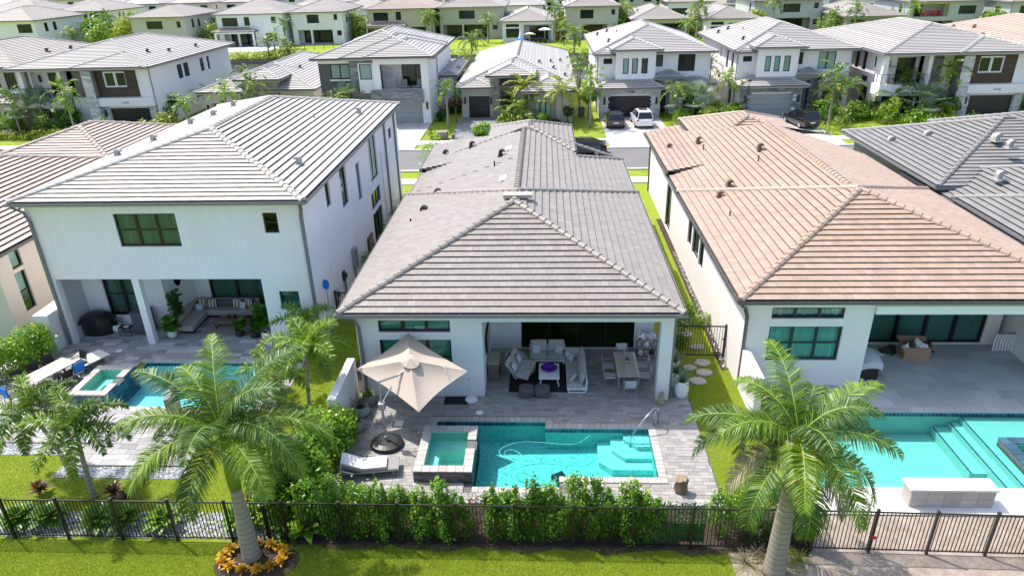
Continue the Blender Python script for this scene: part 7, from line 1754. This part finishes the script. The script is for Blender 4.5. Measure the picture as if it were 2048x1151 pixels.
# planters along the garden wall
for i, (x, y, s) in enumerate(((-7.35,21.9,.42), (-7.4,22.9,.45), (-7.25,23.7,.36))):
    t = pot(f'weathered grey pot with twiggy plant along the white garden wall, {("nearest","middle","farthest")[i]}', (x,y,0), s*.8, .45, 'stone_grey', 'plant pot', 'garden_pot')
    ros_into(t, .4, 30, .7, .02, 'leaf_brown', 20+i, e=(.5,1.5), bend=.4); ros_into(t, .4, 14, .4, .06, 'leaf_clusia' if i != 1 else 'leaf_agave', 30+i)
# ================================================================ left terrace
t = thing('grill', 'barbecue grill under a rounded black cover on the left terrace', 'grill', (-22.3,29.75,0), .1); m = MB(); m.slab(10, 8, lambda u,v: Vector(((u-.5)*1.5,(v-.5)*.8,1.18-.30*abs(2*u-1)**2.5-.12*abs(2*v-1)**2)), .2); m.build('cover', 'cover_black', t)
m = MB(); m.lathe([(.80,0),(.82,.5),(.76,.95)], n=14, sy=.56); m.build('skirt', 'cover_black', t); m = MB(); m.box(-.5,.5,-.25,.25,0,.9); m.build('body', 'plastic_black', t)
t = pot('white pot with a sparse spiky plant between the grill and the grey bin', (-21.5,29.9,0), .26, .4, cat='plant pot'); ros_into(t, .36, 14, .75, .06, 'leaf_dark', 41, e=(.3,1.4), bend=.8)
t = thing('storage_bin', 'tall grey covered storage bin behind the left column', 'storage bin', (-19.95,29.8,0)); m = MB(); m.rbox(-.42,.42,-.35,.35,0,1.15,.06); m.build('body', 'bin_grey', t); m = MB(); m.rbox(-.45,.45,-.38,.38,1.153,1.24,.04); m.build('lid', 'bin_grey', t)
t = thing('side_table', 'small black wire table with a folded cloth on the left terrace', 'side table', (-20.75,29.55,0)); m = MB()
for x in (-.3,.3):
    for y in (-.2,.2): m.box(x-.012,x+.012,y-.012,y+.012,0,.42)
for z in (.02,.41): m.box(-.3,.3,-.2,-.185,z,z+.015); m.box(-.3,.3,.185,.2,z,z+.015)
m.build('frame', 'frame_black', t); m = MB(); m.rbox(-.32,.32,-.22,.22,.428,.45,.006); m.build('tabletop', 'charcoal', t)
m = MB(); m.rbox(-.13,.13,-.1,.1,0,.05,.02); mesh_thing(m, 'folded_towel', 'fabric_light', 'folded pale towel on the small black wire table', 'towel', (-20.7,29.5,.452))
t = thing('sectional_sofa', 'large beige corner sofa with striped pillows on the left terrace', 'sofa', (-16.3,30.9,0))
m = MB(); m.rbox(-1.9,1.4,.35,1.15,.15,.44,.04); m.rbox(-1.9,-1.1,-1.35,.345,.15,.437,.04); m.build('seat', 'sofa_beige', t)
m = MB(); m.rbox(-1.9,1.4,1.0,1.22,.44,.80,.05); m.rbox(-2.05,-1.85,-1.0,.995,.44,.76,.05); m.rbox(1.2,1.42,.3,.99,.44,.66,.05); m.build('backrest', 'sofa_beige', t)
m = MB(); m.box(-1.85,1.35,.4,1.1,.04,.148); m.box(-1.85,-1.15,-1.3,.3,.04,.147); m.build('plinth', 'frame_black', t)
for x in (-1.0,.15): m = MB(); m.rbox(x,x+1.1,.80,1.0,.44,.80,.06); m.build('back_cushion', 'bin_grey', t)
for x, y, rz, a, st in ((-1.45,.72,.5,'stripe_light','stripe_dark'), (-.95,.7,.05,'stripe_light','stripe_dark'), (.35,.72,-.1,'stripe_light','stripe_dark'), (.95,.75,-.4,'stripe_light','stripe_dark')): pillow(t, Mx(x,y,.68,rz,-.25), .48, .48, .16, a, stripes=st)
for x, y in ((-1.5,.4), (.7,.6)): pillow(t, Mx(x,y,.62,.3 if x < 0 else -.3,-.35), .38, .38, .14, 'fabric_light')
m = MB(); m.rbox(-1.35,1.35,-.9,.9,0,.012,.004); mesh_thing(m, 'rug', 'stone_tan', 'pale bordered rug under the low table of the left terrace', 'rug', (-15.7,30.4,.006))
t = thing('coffee_table', 'low dark wood coffee table with black lanterns on the left terrace', 'coffee table', (-15.9,30.45,.02)); m = MB(); m.rbox(-.65,.65,-.4,.4,.30,.35,.01); m.build('tabletop', 'wood_brown', t)
for x in (-.6,.6): m = MB(); m.box(x-.02,x+.02,-.36,-.33,0,.30); m.box(x-.02,x+.02,.33,.36,0,.30); m.box(x-.02,x+.02,-.33,.33,0,.02); m.build('leg', 'frame_black', t)
for i, x in enumerate((-15.95,-15.65)): m = MB(); m.lathe([(.07,0),(.09,.1),(.07,.2),(.03,.22)], n=8); mesh_thing(m, 'lantern', 'frame_black', f'small black lantern on the low dark wood table, {"left" if i == 0 else "right"} one', 'lantern', (x,30.55,.373), group='lanterns')
t = thing('armchair', 'rounded beige armchair with an orange pillow at the right of the left terrace', 'armchair', (-14.15,30.0,0), .2); m = MB(); m.rbox(-.42,.42,-.42,.42,.12,.44,.08); m.build('seat', 'sofa_beige', t); m = MB(); m.rbox(.25,.48,-.45,.45,.2,.80,.09); m.rbox(-.3,.24,.28,.48,.2,.68,.08); m.build('backrest', 'sofa_beige', t)
for x in (-.35,.35):
    for y in (-.35,.35): m = MB(); m.box(x-.02,x+.02,y-.02,y+.02,0,.12); m.build('leg', 'frame_black', t)
pillow(t, Mx(.1,.1,.62,-1.2,-.3), .4, .4, .14, 'orange'); pillow(t, Mx(.1,-.15,.6,-1.4,-.3), .36, .36, .14, 'fabric_light')
def fiddle(label, loc, h, n, L, w, mat, seed, pot_=True, pm_='ceramic_white', stems=3):
    t = pot(label, loc, .22, .36, pm_, 'potted plant', 'potted_plant'); q = np.random.default_rng(seed); m = MB(); s = MB()
    for k in range(stems):
        bx, by = q.uniform(-.12,.12,2); tx, ty = bx+q.uniform(-.2,.2), by+q.uniform(-.2,.2); s.tube([(bx,by,.3),(tx,ty,h)], .014, 5)
        for i in range(n):
            f = q.uniform(.3,1); c = np.array([bx+(tx-bx)*f, by+(ty-by)*f, .3+(h-.3)*f]); az = q.uniform(0,6.28); el = q.uniform(-.2,.9); d = np.array([math.cos(az)*math.cos(el), math.sin(az)*math.cos(el), math.sin(el)]); lat = np.array([-math.sin(az),math.cos(az),0]); l = L*q.uniform(.7,1.2); ww = w*q.uniform(.8,1.2)
            a, b, e = c+d*l*.35, c+d*l*.75-np.array([0,0,.02]), c+d*l-np.array([0,0,.08]); tt = float(q.random()*.9+.05)
            m.quad(c+d*.03, a-lat*ww*.5, b-lat*ww*.5, e, t=tt); m.quad(c+d*.03, e, b+lat*ww*.5, a+lat*ww*.5, t=tt)
    m.build('foliage', mat, t); s.build('stem', 'bark', t); return t
fiddle('bushy bright green potted plant at the foot of the left column', (-18.35,29.3,0), .95, 26, .42, .30, 'leaf_fiddle', 1)
fiddle('taller dark leaved potted plant behind the left column', (-18.4,30.2,0), 2.0, 22, .36, .24, 'leaf_dark', 2)
fiddle('tall round leaved potted plant at the right corner of the left terrace', (-13.6,29.2,0), 1.7, 26, .40, .30, 'leaf_fiddle', 3)
fiddle('second potted plant leaning beside the right corner of the left terrace', (-14.2,29.25,0), .9, 20, .38, .26, 'leaf_dark', 4, pm_='charcoal')
fiddle('dark potted plant in front of the armchair on the left terrace', (-15.0,29.4,0), .8, 22, .34, .24, 'leaf_fiddle', 5, pm_='charcoal')
m = MB(); m.lathe([(.02,0),(.16,.03),(.25,.14),(.27,.27),(.25,.40),(.16,.50),(.02,.54)], n=22); mesh_thing(m, 'globe_lamp', 'ceramic_white', 'white globe lamp on the left terrace beside the wall corner', 'lamp', (-12.95,28.35,0), smooth=True)
t = thing('pool_filter', 'white hooded water unit with a dark hose at the left house wall', 'water unit', (-12.0,28.1,0)); m = MB(); m.rbox(-.2,.2,-.16,.16,.25,.8,.08); m.build('body', 'ceramic_white', t); m = MB(); m.tube([(.15,-.1,.5),(.28,-.15,.3),(.2,-.2,.02)], .025, 6); m.build('hose', 'frame_black', t); m = MB(); m.box(-.15,.15,-.12,.12,0,.25); m.build('stand', 'plastic_black', t)
m = MB(); m.rbox(-.45,.45,-.25,.25,0,.1,.02); mesh_thing(m, 'deck_box', 'charcoal', 'flat black box on the paving by the white water unit', 'box', (-11.25,28.2,0))
t = thing('pool_net', 'blue pool leaf net on a long pole leaning at the left house corner', 'pool net', (-10.45,29.6,0)); m = MB(); m.tube([(.05,-.1,0),(0,.1,2.4)], .018, 5); m.build('pole', 'blue_cloth', t); m = MB(); m.lathe([(.0,0),(.17,.0),(.17,.02)], n=12, sy=.4); m.v = [(p[0]+0, p[2]+.12, 2.62+p[1]*4) for p in m.v]; m.build('net', 'blue_cloth', t)
m = MB(); m.lathe([(0,0),(.28,0),(.28,.04),(.25,.05)], n=20); m.v = [(p[0]*.75, -p[2], p[1]*1.5) for p in m.v]; o = mesh_thing(m, 'wall_mirror', 'mirror_black', 'oval black mirror on the white wall above the corner sofa', 'mirror', (-18.6,31.25,2.3), math.atan2(1.8,.6))
t = thing('dining_table', 'long pale outdoor dining table among black chairs at the left terrace edge', 'dining table', (-21.7,24.85,0), math.atan2(1.8,.75)-math.pi/2)
for i in range(5): m = MB(); m.rbox(-.48+i*.192,-.48+i*.192+.186,-1.15,1.15,.72,.75,.006); m.build('plank', 'slat_wood', t)
m = MB()
for x in (-.4,.4):
    for y in (-1.0,1.0): m.box(x-.03,x+.03,y-.03,y+.03,0,.719)
m.build('base', 'frame_black', t)
def bchair():
    t = thing('terrace_chair', 'black metal chair at the left dining table', 'chair', group='black chairs at the left dining table')
    m = MB(); m.rbox(-.24,.24,-.24,.24,.42,.45,.01); m.build('seat', 'plastic_black', t)
    for x in (-.23,.23):
        m = MB(); m.tube([(x,-.25,0),(x,-.22,.42),(x,-.2,.64),(x,.2,.66)], .016, 5); m.build('leg', 'frame_black', t); m = MB(); m.tube([(x,.32,0),(x,.22,.44),(x,.32,.9)], .016, 5); m.build('leg', 'frame_black', t)
    m = MB(); m.slab(5, 4, lambda u,v: Vector((-.23+.46*u, .235+.09*v+.03*(2*u-1)**2*-1, .52+.38*v)), .02); m.build('backrest', 'plastic_black', t); return t
bc = bchair(); a0 = math.atan2(1.8,.75)-math.pi/2
T_ = Vector((-21.7,24.85,0)); dx = Vector((math.cos(a0), math.sin(a0), 0)); dy = Vector((-math.sin(a0), math.cos(a0), 0)); first = True
for k, (u, v, r, w) in enumerate(((.78,.85,-math.pi/2,'pool side, farthest one with the blue towel'), (.78,.3,-math.pi/2,'pool side, second from the far end'), (.80,-.28,-math.pi/2,'pool side, third from the far end'), (.80,-.85,-math.pi/2,'pool side, nearest one'), (-.75,.8,math.pi/2,'hedge side, farthest one'), (-.75,.1,math.pi/2,'hedge side, middle one'), (-.75,-.6,math.pi/2,'hedge side, nearest one'), (0,-1.45,math.pi,'near end, with a blue towel'), (.1,1.45,0,'far end by the wing wall'))):
    p = T_+dx*u+dy*v; lab = f'black metal chair at the left dining table, {w}'
    if first: bc.location = p; bc.rotation_euler.z = a0+r; bc['label'] = lab; first = False
    else: dup(bc, p, a0+r, lab)
    if 'blue' in w:
        m = MB(); m.slab(6, 8, lambda u,v: Vector((-.25+.5*u, .27+.06*math.sin(v*3)-(.14*(v-.5) if v > .5 else 0), .55+.44*math.sin(v*math.pi*.75))), .02); mesh_thing(m, 'towel', 'blue_cloth', 'bright blue towel draped over a black chair, ' + ('far one by the spa' if k == 0 else 'near one at the table end'), 'towel', p, a0+r, group='blue towels')
m = MB(); m.rbox(-.12,.12,-.55,.55,0,1.25,.02); mesh_thing(m, 'stone_slab', 'stone_grey', 'dark upright stone slab beside the left pool under the palm fronds', 'slab', (-14.9,22.6,0), .25)
t = thing('sun_shelf_board', 'pale tilted stone bench beside the left spa', 'bench', (-20.9,26.6,0), -.5); m = MB(); m.rbox(-.45,.45,-.75,.75,.30,.36,.01); m.build('seat', 'paver_white', t); m = MB(); m.box(-.4,.4,-.65,-.5,0,.30); m.box(-.4,.4,.5,.65,0,.30); m.build('base', 'coping', t)
# ================================================================ right patio
t = thing('cardboard_box', 'open brown cardboard box filled with junk on the right patio', 'cardboard box', (16.5,27.6,0), -.08)
m = MB(); w, d, h = .54, .36, .6
for q in ((-w,w,-d,-d+.02,0,h), (-w,w,d-.02,d,0,h), (-w,-w+.02,-d+.02,d-.02,0,h), (w-.02,w,-d+.02,d-.02,0,h), (-w+.02,w-.02,-d+.02,d-.02,0,.02)): m.box(*q)
m.build('carton', 'cardboard', t); m = MB(); m.mbox(Mx(w+.13,0,h-.06,0,0,.6), .3,.78,.012); m.mbox(Mx(0,d+.12,h+.05,0,.4), 1.2,.26,.012); m.build('flap', 'cardboard', t)
rd = random.Random(4)
for i in range(6):
    m = MB(); k = rd.uniform(.12,.2); m.slab(5, 5, lambda u,v: Vector(((u-.5)*2*k,(v-.5)*2*k,.1*math.sin(u*5+i)*math.cos(v*4)+.14-.12*((2*u-1)**2+(2*v-1)**2))), .1)
    mesh_thing(m, 'crumpled_bag', ['fabric_white','plastic_black','cardboard','fabric_light'][i % 4], f'crumpled packing stuff heaped in the cardboard box, {("white","black","brown","grey")[i % 4]} piece {"at the left" if i < 3 else "at the right"}', 'bag', (16.05+.18*i,27.55+rd.uniform(-.12,.12),.60+.08*(i % 2)))
m = MB(); m.slab(8, 8, lambda u,v: Vector(((u-.5)*.75,(v-.5)*.6,.16*math.sin(u*5)*math.cos(v*4)+.16-.14*((2*u-1)**2+(2*v-1)**2))), .12); mesh_thing(m, 'cardboard_scrap', 'plastic_black', 'dark heap of bags on the floor left of the cardboard box', 'bag', (15.5,27.95,.12))
m = MB(); m.rbox(-.35,.35,-.25,.25,0,.08,.02); mesh_thing(m, 'magazine_pile', 'fabric_light', 'pale pile of papers on the patio floor left of the cardboard box', 'papers', (14.9,27.8,.0), .3)
for i, x in enumerate((17.35,17.5)): m = MB(); m.rbox(-.05,.05,-.14,.14,0,.05,.02); mesh_thing(m, 'slipper', 'plastic_black', f'black slipper beside the cardboard box, {"left" if i == 0 else "right"} of the pair', 'slipper', (x,28.0,0), .5, 'slippers')
t = thing('grill', 'grill under a grey white cover at the wall corner of the right patio', 'grill', (13.75,26.2,0)); m = MB(); m.rbox(-.35,.35,-.6,.6,0,.72,.04); m.build('body', 'plastic_black', t); m = MB(); m.slab(6, 8, lambda u,v: Vector(((u-.5)*.86,(v-.5)*1.36,1.04-.12*abs(2*v-1)**2-.1*abs(2*u-1)**3)), .3); m.build('cover', 'fabric_light', t)
t = thing('water_feature_wall', 'low white tiled water feature wall at the right pool edge', 'wall block', (13.2,18.28,0)); m = MB(); m.box(-1.33,1.33,-.26,.26,-.1,.66); m.build('core', 'coping', t); m = MB(); m.rbox(-1.4,1.4,-.30,.30,.662,.74,.01); m.build('capstone', 'paver_white', t)
for i in range(5):
    for j in range(2): m = MB(); m.rbox(-1.33+i*.532+.004,-1.33+(i+1)*.532-.004,-.285,-.262,.0+j*.33+.004,(j+1)*.33-.004,.004); m.build('tile', 'coping', t)
m = MB(); m.rbox(-.12,.12,-.09,.09,0,.06,.01); mesh_thing(m, 'floor_light', 'alu_grey', 'small grey fitting on the white paving by the dead palm frond', 'fitting', (10.0,18.1,.02))
for x, y, z, w in ((9.75,15.9,.75,'in the middle of the brown fence'), (14.35,15.95,1.5,'on the top rail at the right')):
    m = MB(); m.tube([(0,0,-.1),(0,.02,.05)], .008, 4); m.mbox(Matrix.Translation((0,-.015,0)), .13, .012, .12); mesh_thing(m, 'marker_flag', 'red_paint', f'tiny red marker flag {w}', 'flag', (x,y,z), group='red flags')
t = thing('metal_rack', 'white coil rack standing at the right end of the right patio', 'rack', (20.6,28.0,0)); m = MB()
for i in range(7): m.tube([(-.4+i*.13,0,.05),(-.4+i*.13,.05,.5),(-.4+i*.13,0,.95)], .045, 6)
m.build('coil', 'ceramic_white', t); m = MB(); m.box(-.45,.45,-.03,.03,.9,.95); m.build('rail', 'frame_black', t)
# ================================================================ street: cars, lamps, bins
pm('car_black', (.008, .008, .010), .25, coat=1.0); pm('car_white', (.75, .75, .75), .3, coat=1.0); pm('car_glass', (.008, .010, .012), .05, spec=.9); pm('tyre', (.015, .015, .015), .8); pm('rim', (.42, .42, .43), .3, metal=.8); pm('tail_red', (.35, .01, .01), .25); pm('plate', (.7, .7, .68), .5); pm('roof_glass', (.01, .012, .015), .05)
def car(label, loc, rz, body, L=4.75, Wd=1.92, Hh=1.68, suv=True):
    t = thing('parked_car', label, 'car', loc, rz); hw = Wd/2
    if suv: st = [(-.5,.40,.90,.80), (-.485,.30,1.02,.93), (-.40,.22,1.05,1.0), (-.1,.2,1.02,1.0), (.18,.2,1.0,1.0), (.30,.2,.98,.99), (.42,.22,.90,.95), (.48,.30,.78,.84), (.5,.38,.62,.70)]; gh = [(-.485,1.02,.84),(-.42,Hh*.97,.68),(-.25,Hh,.70),(.02,Hh*.985,.70),(.24,1.0,.86)]
    else: st = [(-.5,.42,.86,.78), (-.485,.30,.98,.92), (-.38,.22,1.0,1.0), (-.1,.2,.93,1.0), (.2,.2,.91,1.0), (.32,.2,.88,.98), (.43,.22,.78,.93), (.485,.30,.66,.82), (.5,.38,.55,.70)]; gh = [(-.44,.98,.78),(-.22,Hh*.96,.62),(-.02,Hh,.64),(.08,Hh*.97,.64),(.27,.90,.84)]
    m = MB(); vs = []
    for y, zb, zt, k in st:
        w = hw*k; vs += [(-w*.86,y*L,zb),(-w,y*L,zb+.14),(-w*1.0,y*L,zb+(zt-zb)*.62),(-w*.93,y*L,zt-.02),(-w*.6,y*L,zt),(w*.6,y*L,zt),(w*.93,y*L,zt-.02),(w*1.0,y*L,zb+(zt-zb)*.62),(w,y*L,zb+.14),(w*.86,y*L,zb)]
    n = 10; fs = [[9,8,7,6,5,4,3,2,1,0], [(len(st)-1)*n+i for i in range(n)]]
    for i in range(len(st)-1):
        for k in range(n): fs.append([i*n+k, i*n+(k+1) % n, (i+1)*n+(k+1) % n, (i+1)*n+k])
    m.add(vs, [f[::-1] for f in fs]); b = m.build('body', body, t)
    g = MB(); P = []
    zb0 = .88
    for (y, z, k) in gh: P += [(-hw*k,y*L,z),(hw*k,y*L,z)]
    N = len(gh); base = [(-hw*.9,gh[0][0]*L,zb0),(hw*.9,gh[0][0]*L,zb0),(hw*.9,gh[-1][0]*L,zb0),(-hw*.9,gh[-1][0]*L,zb0)]
    vs = P+base; fs = [[2*i,2*i+1,2*i+3,2*i+2] for i in range(N-1)]; fs.append([2*N,2*N+3]+[2*i for i in range(N-1,-1,-1)]); fs.append([2*N+1]+[2*i+1 for i in range(N)]+[2*N+2])
    g.add(vs, fs); g.build('window_glass', 'car_glass', t)
    r = MB(); a, c = gh[1], gh[3]
    r.rbox(-hw*.66,hw*.66,a[0]*L,c[0]*L+.05,Hh-.05,Hh+.015,.04); r.build('roof', body, t)
    p = MB()
    for s in (-1,1):
        for i in range(N-1): p.beam((s*hw*gh[i][2],gh[i][0]*L,gh[i][1]),(s*hw*gh[i+1][2],gh[i+1][0]*L,gh[i+1][1]),.055)
        p.beam((s*hw*.70,-.08*L,Hh-.02),(s*hw*.92,-.08*L,1.0),.05)
    p.build('window_pillars', body, t)
    if suv: q = MB(); q.rbox(-hw*.45,hw*.45,-.2*L,.0,Hh+.016,Hh+.03,.01); q.build('sunroof', 'roof_glass', t)
    for s in (-1,1):
        q = MB(); q.rbox(s*hw*.8-.14,s*hw*.8+.14,-.5*L-.0,-.47*L,.82,.93,.02); q.build('tail_light', 'tail_red', t)
        q = MB(); q.rbox(s*hw*.62-.17,s*hw*.62+.17,.462*L,.492*L,.62,.74,.02); q.build('headlight', 'lamp_glass', t)
        q = MB(); q.rbox(s*hw*1.08-.10,s*hw*1.08+.10,.16*L-.06,.16*L+.06,1.0,1.14,.03); q.build('mirror', body, t)
        for yy in (-.31,.31):
            q = MB(); q.tube([(s*(hw-.22),yy*L,.35),(s*(hw+.01),yy*L,.35)], .35, 18); w_ = q.build('wheel', 'tyre', t)
            q = MB(); q.tube([(s*(hw-.1),yy*L,.35),(s*(hw+.02),yy*L,.35)], .23, 12); q.build('rim', 'rim', w_)
            q = MB()
            for a in range(5): th = a*1.2566; q.beam((s*(hw+.025),yy*L,.35),(s*(hw+.025),yy*L+.21*math.cos(th),.35+.21*math.sin(th)),.05,.012)
            q.build('spokes', 'plate', w_)
    q = MB(); q.box(-.26,.26,-.5*L-.025,-.5*L-.005,.62,.75); q.build('number_plate', 'plate', t)
    q = MB(); q.rbox(-hw*.8,hw*.8,-.5*L-.03,-.46*L,.32,.50,.03); q.build('bumper', body if body == 'car_white' else 'plastic_black', t)
    return t
car('black car parked nose in before the dark garage, left of the white car', (7.55,75.8,.03), 0, 'car_black', suv=True, Hh=1.5)
car('white SUV parked nose in on the paved drive of the stone garage house', (10.5,75.9,.03), .03, 'car_white')
car('black SUV with red tail lights parked before the grey garage door', (26.9,74.6,.03), .18, 'car_black')
car('black saloon parked on the street, half hidden by the middle house roof', (3.3,63.9,-.02), math.pi/2, 'car_black', suv=False, Hh=1.44, L=4.9)
car('white car parked among the palms at the upper left', (-92.5,176,-.05), 1.2, 'car_white', suv=False, Hh=1.45); car('second white car far behind near the white panel front at the upper left', (-103,205,-.05), .3, 'car_white', suv=True)
def lamp(label, loc, h):
    t = thing('street_lamp', label, 'street lamp', loc); m = MB(); m.lathe([(.16,0),(.16,.3),(.09,.4),(.06,.5),(.055,h-.6),(.09,h-.55),(.05,h-.5)], n=10); m.build('pole', 'frame_black', t)
    m = MB(); m.lathe([(.10,h-.5),(.19,h-.1),(.17,h-.08),(.02,h-.05)], n=8); m.build('lantern', 'lamp_glass', t); m = MB(); m.lathe([(.24,h-.08),(.16,h+.06),(.03,h+.16),(.02,h+.26)], n=8); m.build('cap', 'frame_black', t)
lamp('tall black street lamp before the grey garage house', (21.0,74.2,0), 4.7); lamp('black street lamp among the plants before the left balcony house', (-52.8,73.6,0), 3.2)
t = thing('wheelie_bin', 'dark wheeled rubbish bin in the gap beside the stone garage house', 'bin', (4.25,80.6,0)); m = MB(); m.mbox(Mx(0,0,.55), .7,.75,.95, taper=1.0); m.build('body', 'bin_grey', t); m = MB(); m.rbox(-.38,.38,-.42,.40,1.03,1.10,.03); m.build('lid', 'plastic_black', t)
for x in (-.3,.3): m = MB(); m.tube([(x-.04,.35,.12),(x+.04,.35,.12)], .12, 10); m.build('wheel', 'tyre', t)
for (x, y, lab, b) in ((-10.4,70.6,'green brown utility box flanked by clipped shrubs on the verge', 1), (21.6,72.6,'small pale utility cover at the foot of the street lamp', 0)):
    t = thing('utility_box', lab, 'utility box', (x,y,0)); m = MB(); m.rbox(-.55,.55,-.45,.45,0,.75 if b else .35,.05); m.build('body', 'stone_tan' if b else 'stone_grey', t); m = MB(); m.rbox(-.5,.5,-.48,-.452,.1,.6 if b else .3,.01); m.build('door', 'wood_brown', t)
for s in (-1,1): bush(f'small dark shrub {"left" if s < 0 else "right"} of the brown utility box on the verge', (-10.4+s*1.05,70.6,0), [(0,0,.5,.42,.42,.5)], 280, .14, 'leaf_dark', 600+s, clumps=14)
# balcony furniture and red chairs
for i, x in enumerate((-15.6,-13.9)):
    t = thing('balcony_chair', f'dark lounge chair on the stone fronted balcony, {"left" if i == 0 else "right"} one', 'chair', (x,79.4,3.6), .2-.4*i, 'balcony chairs'); m = MB(); m.rbox(-.35,.35,-.35,.35,.15,.42,.05); m.build('seat', 'fabric_grey', t); m = MB(); m.mbox(Mx(0,.33,.68,0,-.25), .7,.12,.6); m.build('backrest', 'fabric_grey', t)
    m = MB()
    for a in (-.3,.3):
        for b in (-.3,.3): m.box(a-.02,a+.02,b-.02,b+.02,0,.15)
    m.build('leg', 'frame_black', t)
t = thing('balcony_table', 'small round dark table between the balcony chairs', 'table', (-14.8,79.3,3.6)); m = MB(); m.lathe([(.05,0),(.05,.4),(.35,.4),(.35,.44)], n=14); m.build('tabletop', 'charcoal', t)
t = thing('balcony_bench', 'low grey slatted partition on the stone fronted balcony', 'bench', (-17.2,79.2,3.6)); m = MB()
for i in range(7): m.rbox(-.7,.7,-.05,.05,.03+i*.18,.03+i*.18+.16,.01)
m.build('slats', 'hood_grey', t)
for i, x in enumerate((78.6,80.2,81.6)):
    t = thing('red_chair', f'bright red chair on the balcony at the upper right, {("left","middle","right")[i]} one', 'chair', (x,157.2,3.7), .3*i-.3, 'red balcony chairs'); m = MB(); m.rbox(-.4,.4,-.4,.4,.3,.5,.05); m.build('seat', 'red_paint', t); m = MB(); m.mbox(Mx(0,.38,.8,0,-.2), .8,.1,.8); m.build('backrest', 'red_paint', t)
    m = MB()
    for a in (-.35,.35):
        for b in (-.35,.35): m.box(a-.03,a+.03,b-.03,b+.03,0,.3)
    m.build('leg', 'red_paint', t)
# things behind the one storey house beyond the lake
def parasol(label, loc, h, r, mat, group=None, tilt=.0):
    t = thing('patio_parasol', label, 'parasol', loc); m = MB(); m.tube([(0,0,0),(0,0,h)], .04, 6); m.lathe([(.3,0),(.3,.06)], n=10); m.build('pole', 'frame_white', t); m = MB(); m.lathe([(r,h-.45),(r*.5,h-.15),(0,h)], n=8); m.lathe([(r*.98,h-.47),(r*.5,h-.18),(0,h-.03)], n=8); m.v = [(p[0], p[1]-(p[2]-h)*0, p[2]+p[1]*tilt) for p in m.v]; m.build('canopy', mat, t)
parasol('cream round parasol tilted before the dark patio of the lakeside house', (-3.0,156.3,0), 2.3, 1.4, 'cream_stucco', tilt=-.2); parasol('pale blue grey parasol at the right of the lakeside patio', (.2,159,0), 3.0, 1.4, 'blue_white_stucco')
m = MB(); m.lathe([(.5,0),(.65,.3),(.55,.7),(.3,1.5),(.05,2.6)], n=10); mesh_thing(m, 'folded_parasol', 'white_paint', 'folded white parasol standing on the lakeside patio', 'parasol', (-5.0,156.6,0))
m = MB(); m.lathe([(.7,0),(.8,.4),(.6,1.1),(.2,1.3)], n=9); mesh_thing(m, 'covered_planter', 'blue_cloth', 'bright blue covered thing on the lakeside patio', 'cover', (-4.9,155.6,0))
for i in range(5):
    m = MB(); m.lathe([(.35,0),(.4,.45),(.38,.5),(.45,.95),(.3,.98)], n=8); mesh_thing(m, 'garden_chair', 'charcoal', f'dark seat under the parasols of the lakeside patio, {("first","second","third","fourth","fifth")[i]} from the left', 'chair', (-3.6+i*.95,157.4+(i % 2)*.8,0), group='dark seats on the lakeside patio')
# far pool and fence beyond the lake
m = MB(); m.box(-73,-58,150.5,160.8,-.1,.05); o = m.build('far_terrace', 'paver_white'); o['kind'] = 'structure'
m = MB(); m.box(-70,-60.5,152.5,156.5,.04,.056); o = m.build('far_pool', 'pool_plaster'); o['kind'] = 'structure'
t = thing('fence', 'thin dark mesh fence before the white two column house beyond the lake', 'fence', (-58,150,0)); m = MB(); m.box(-.04,.04,-.04,.04,0,1.3); pm_ = m.mesh('post', 'frame_black')
for i in range(16): o = bpy.data.objects.new('post', pm_); o.location = (i*1.9,i*.55,0); COL.objects.link(o); o.parent = t
m = MB()
for z in (.3,.8,1.25): m.beam((0,0,z),(28.5,8.25,z),.02)
m.build('rail', 'frame_black', t)
for (x0,y0,x1,y1,w) in ((-47.5,176,-41,176,'between two white houses'),):
    m = MB(); m.box(x0-3,x1+3,y0+14,y0+17,-.1,.0); o = m.build('far_walk', 'concrete'); o['kind'] = 'structure'
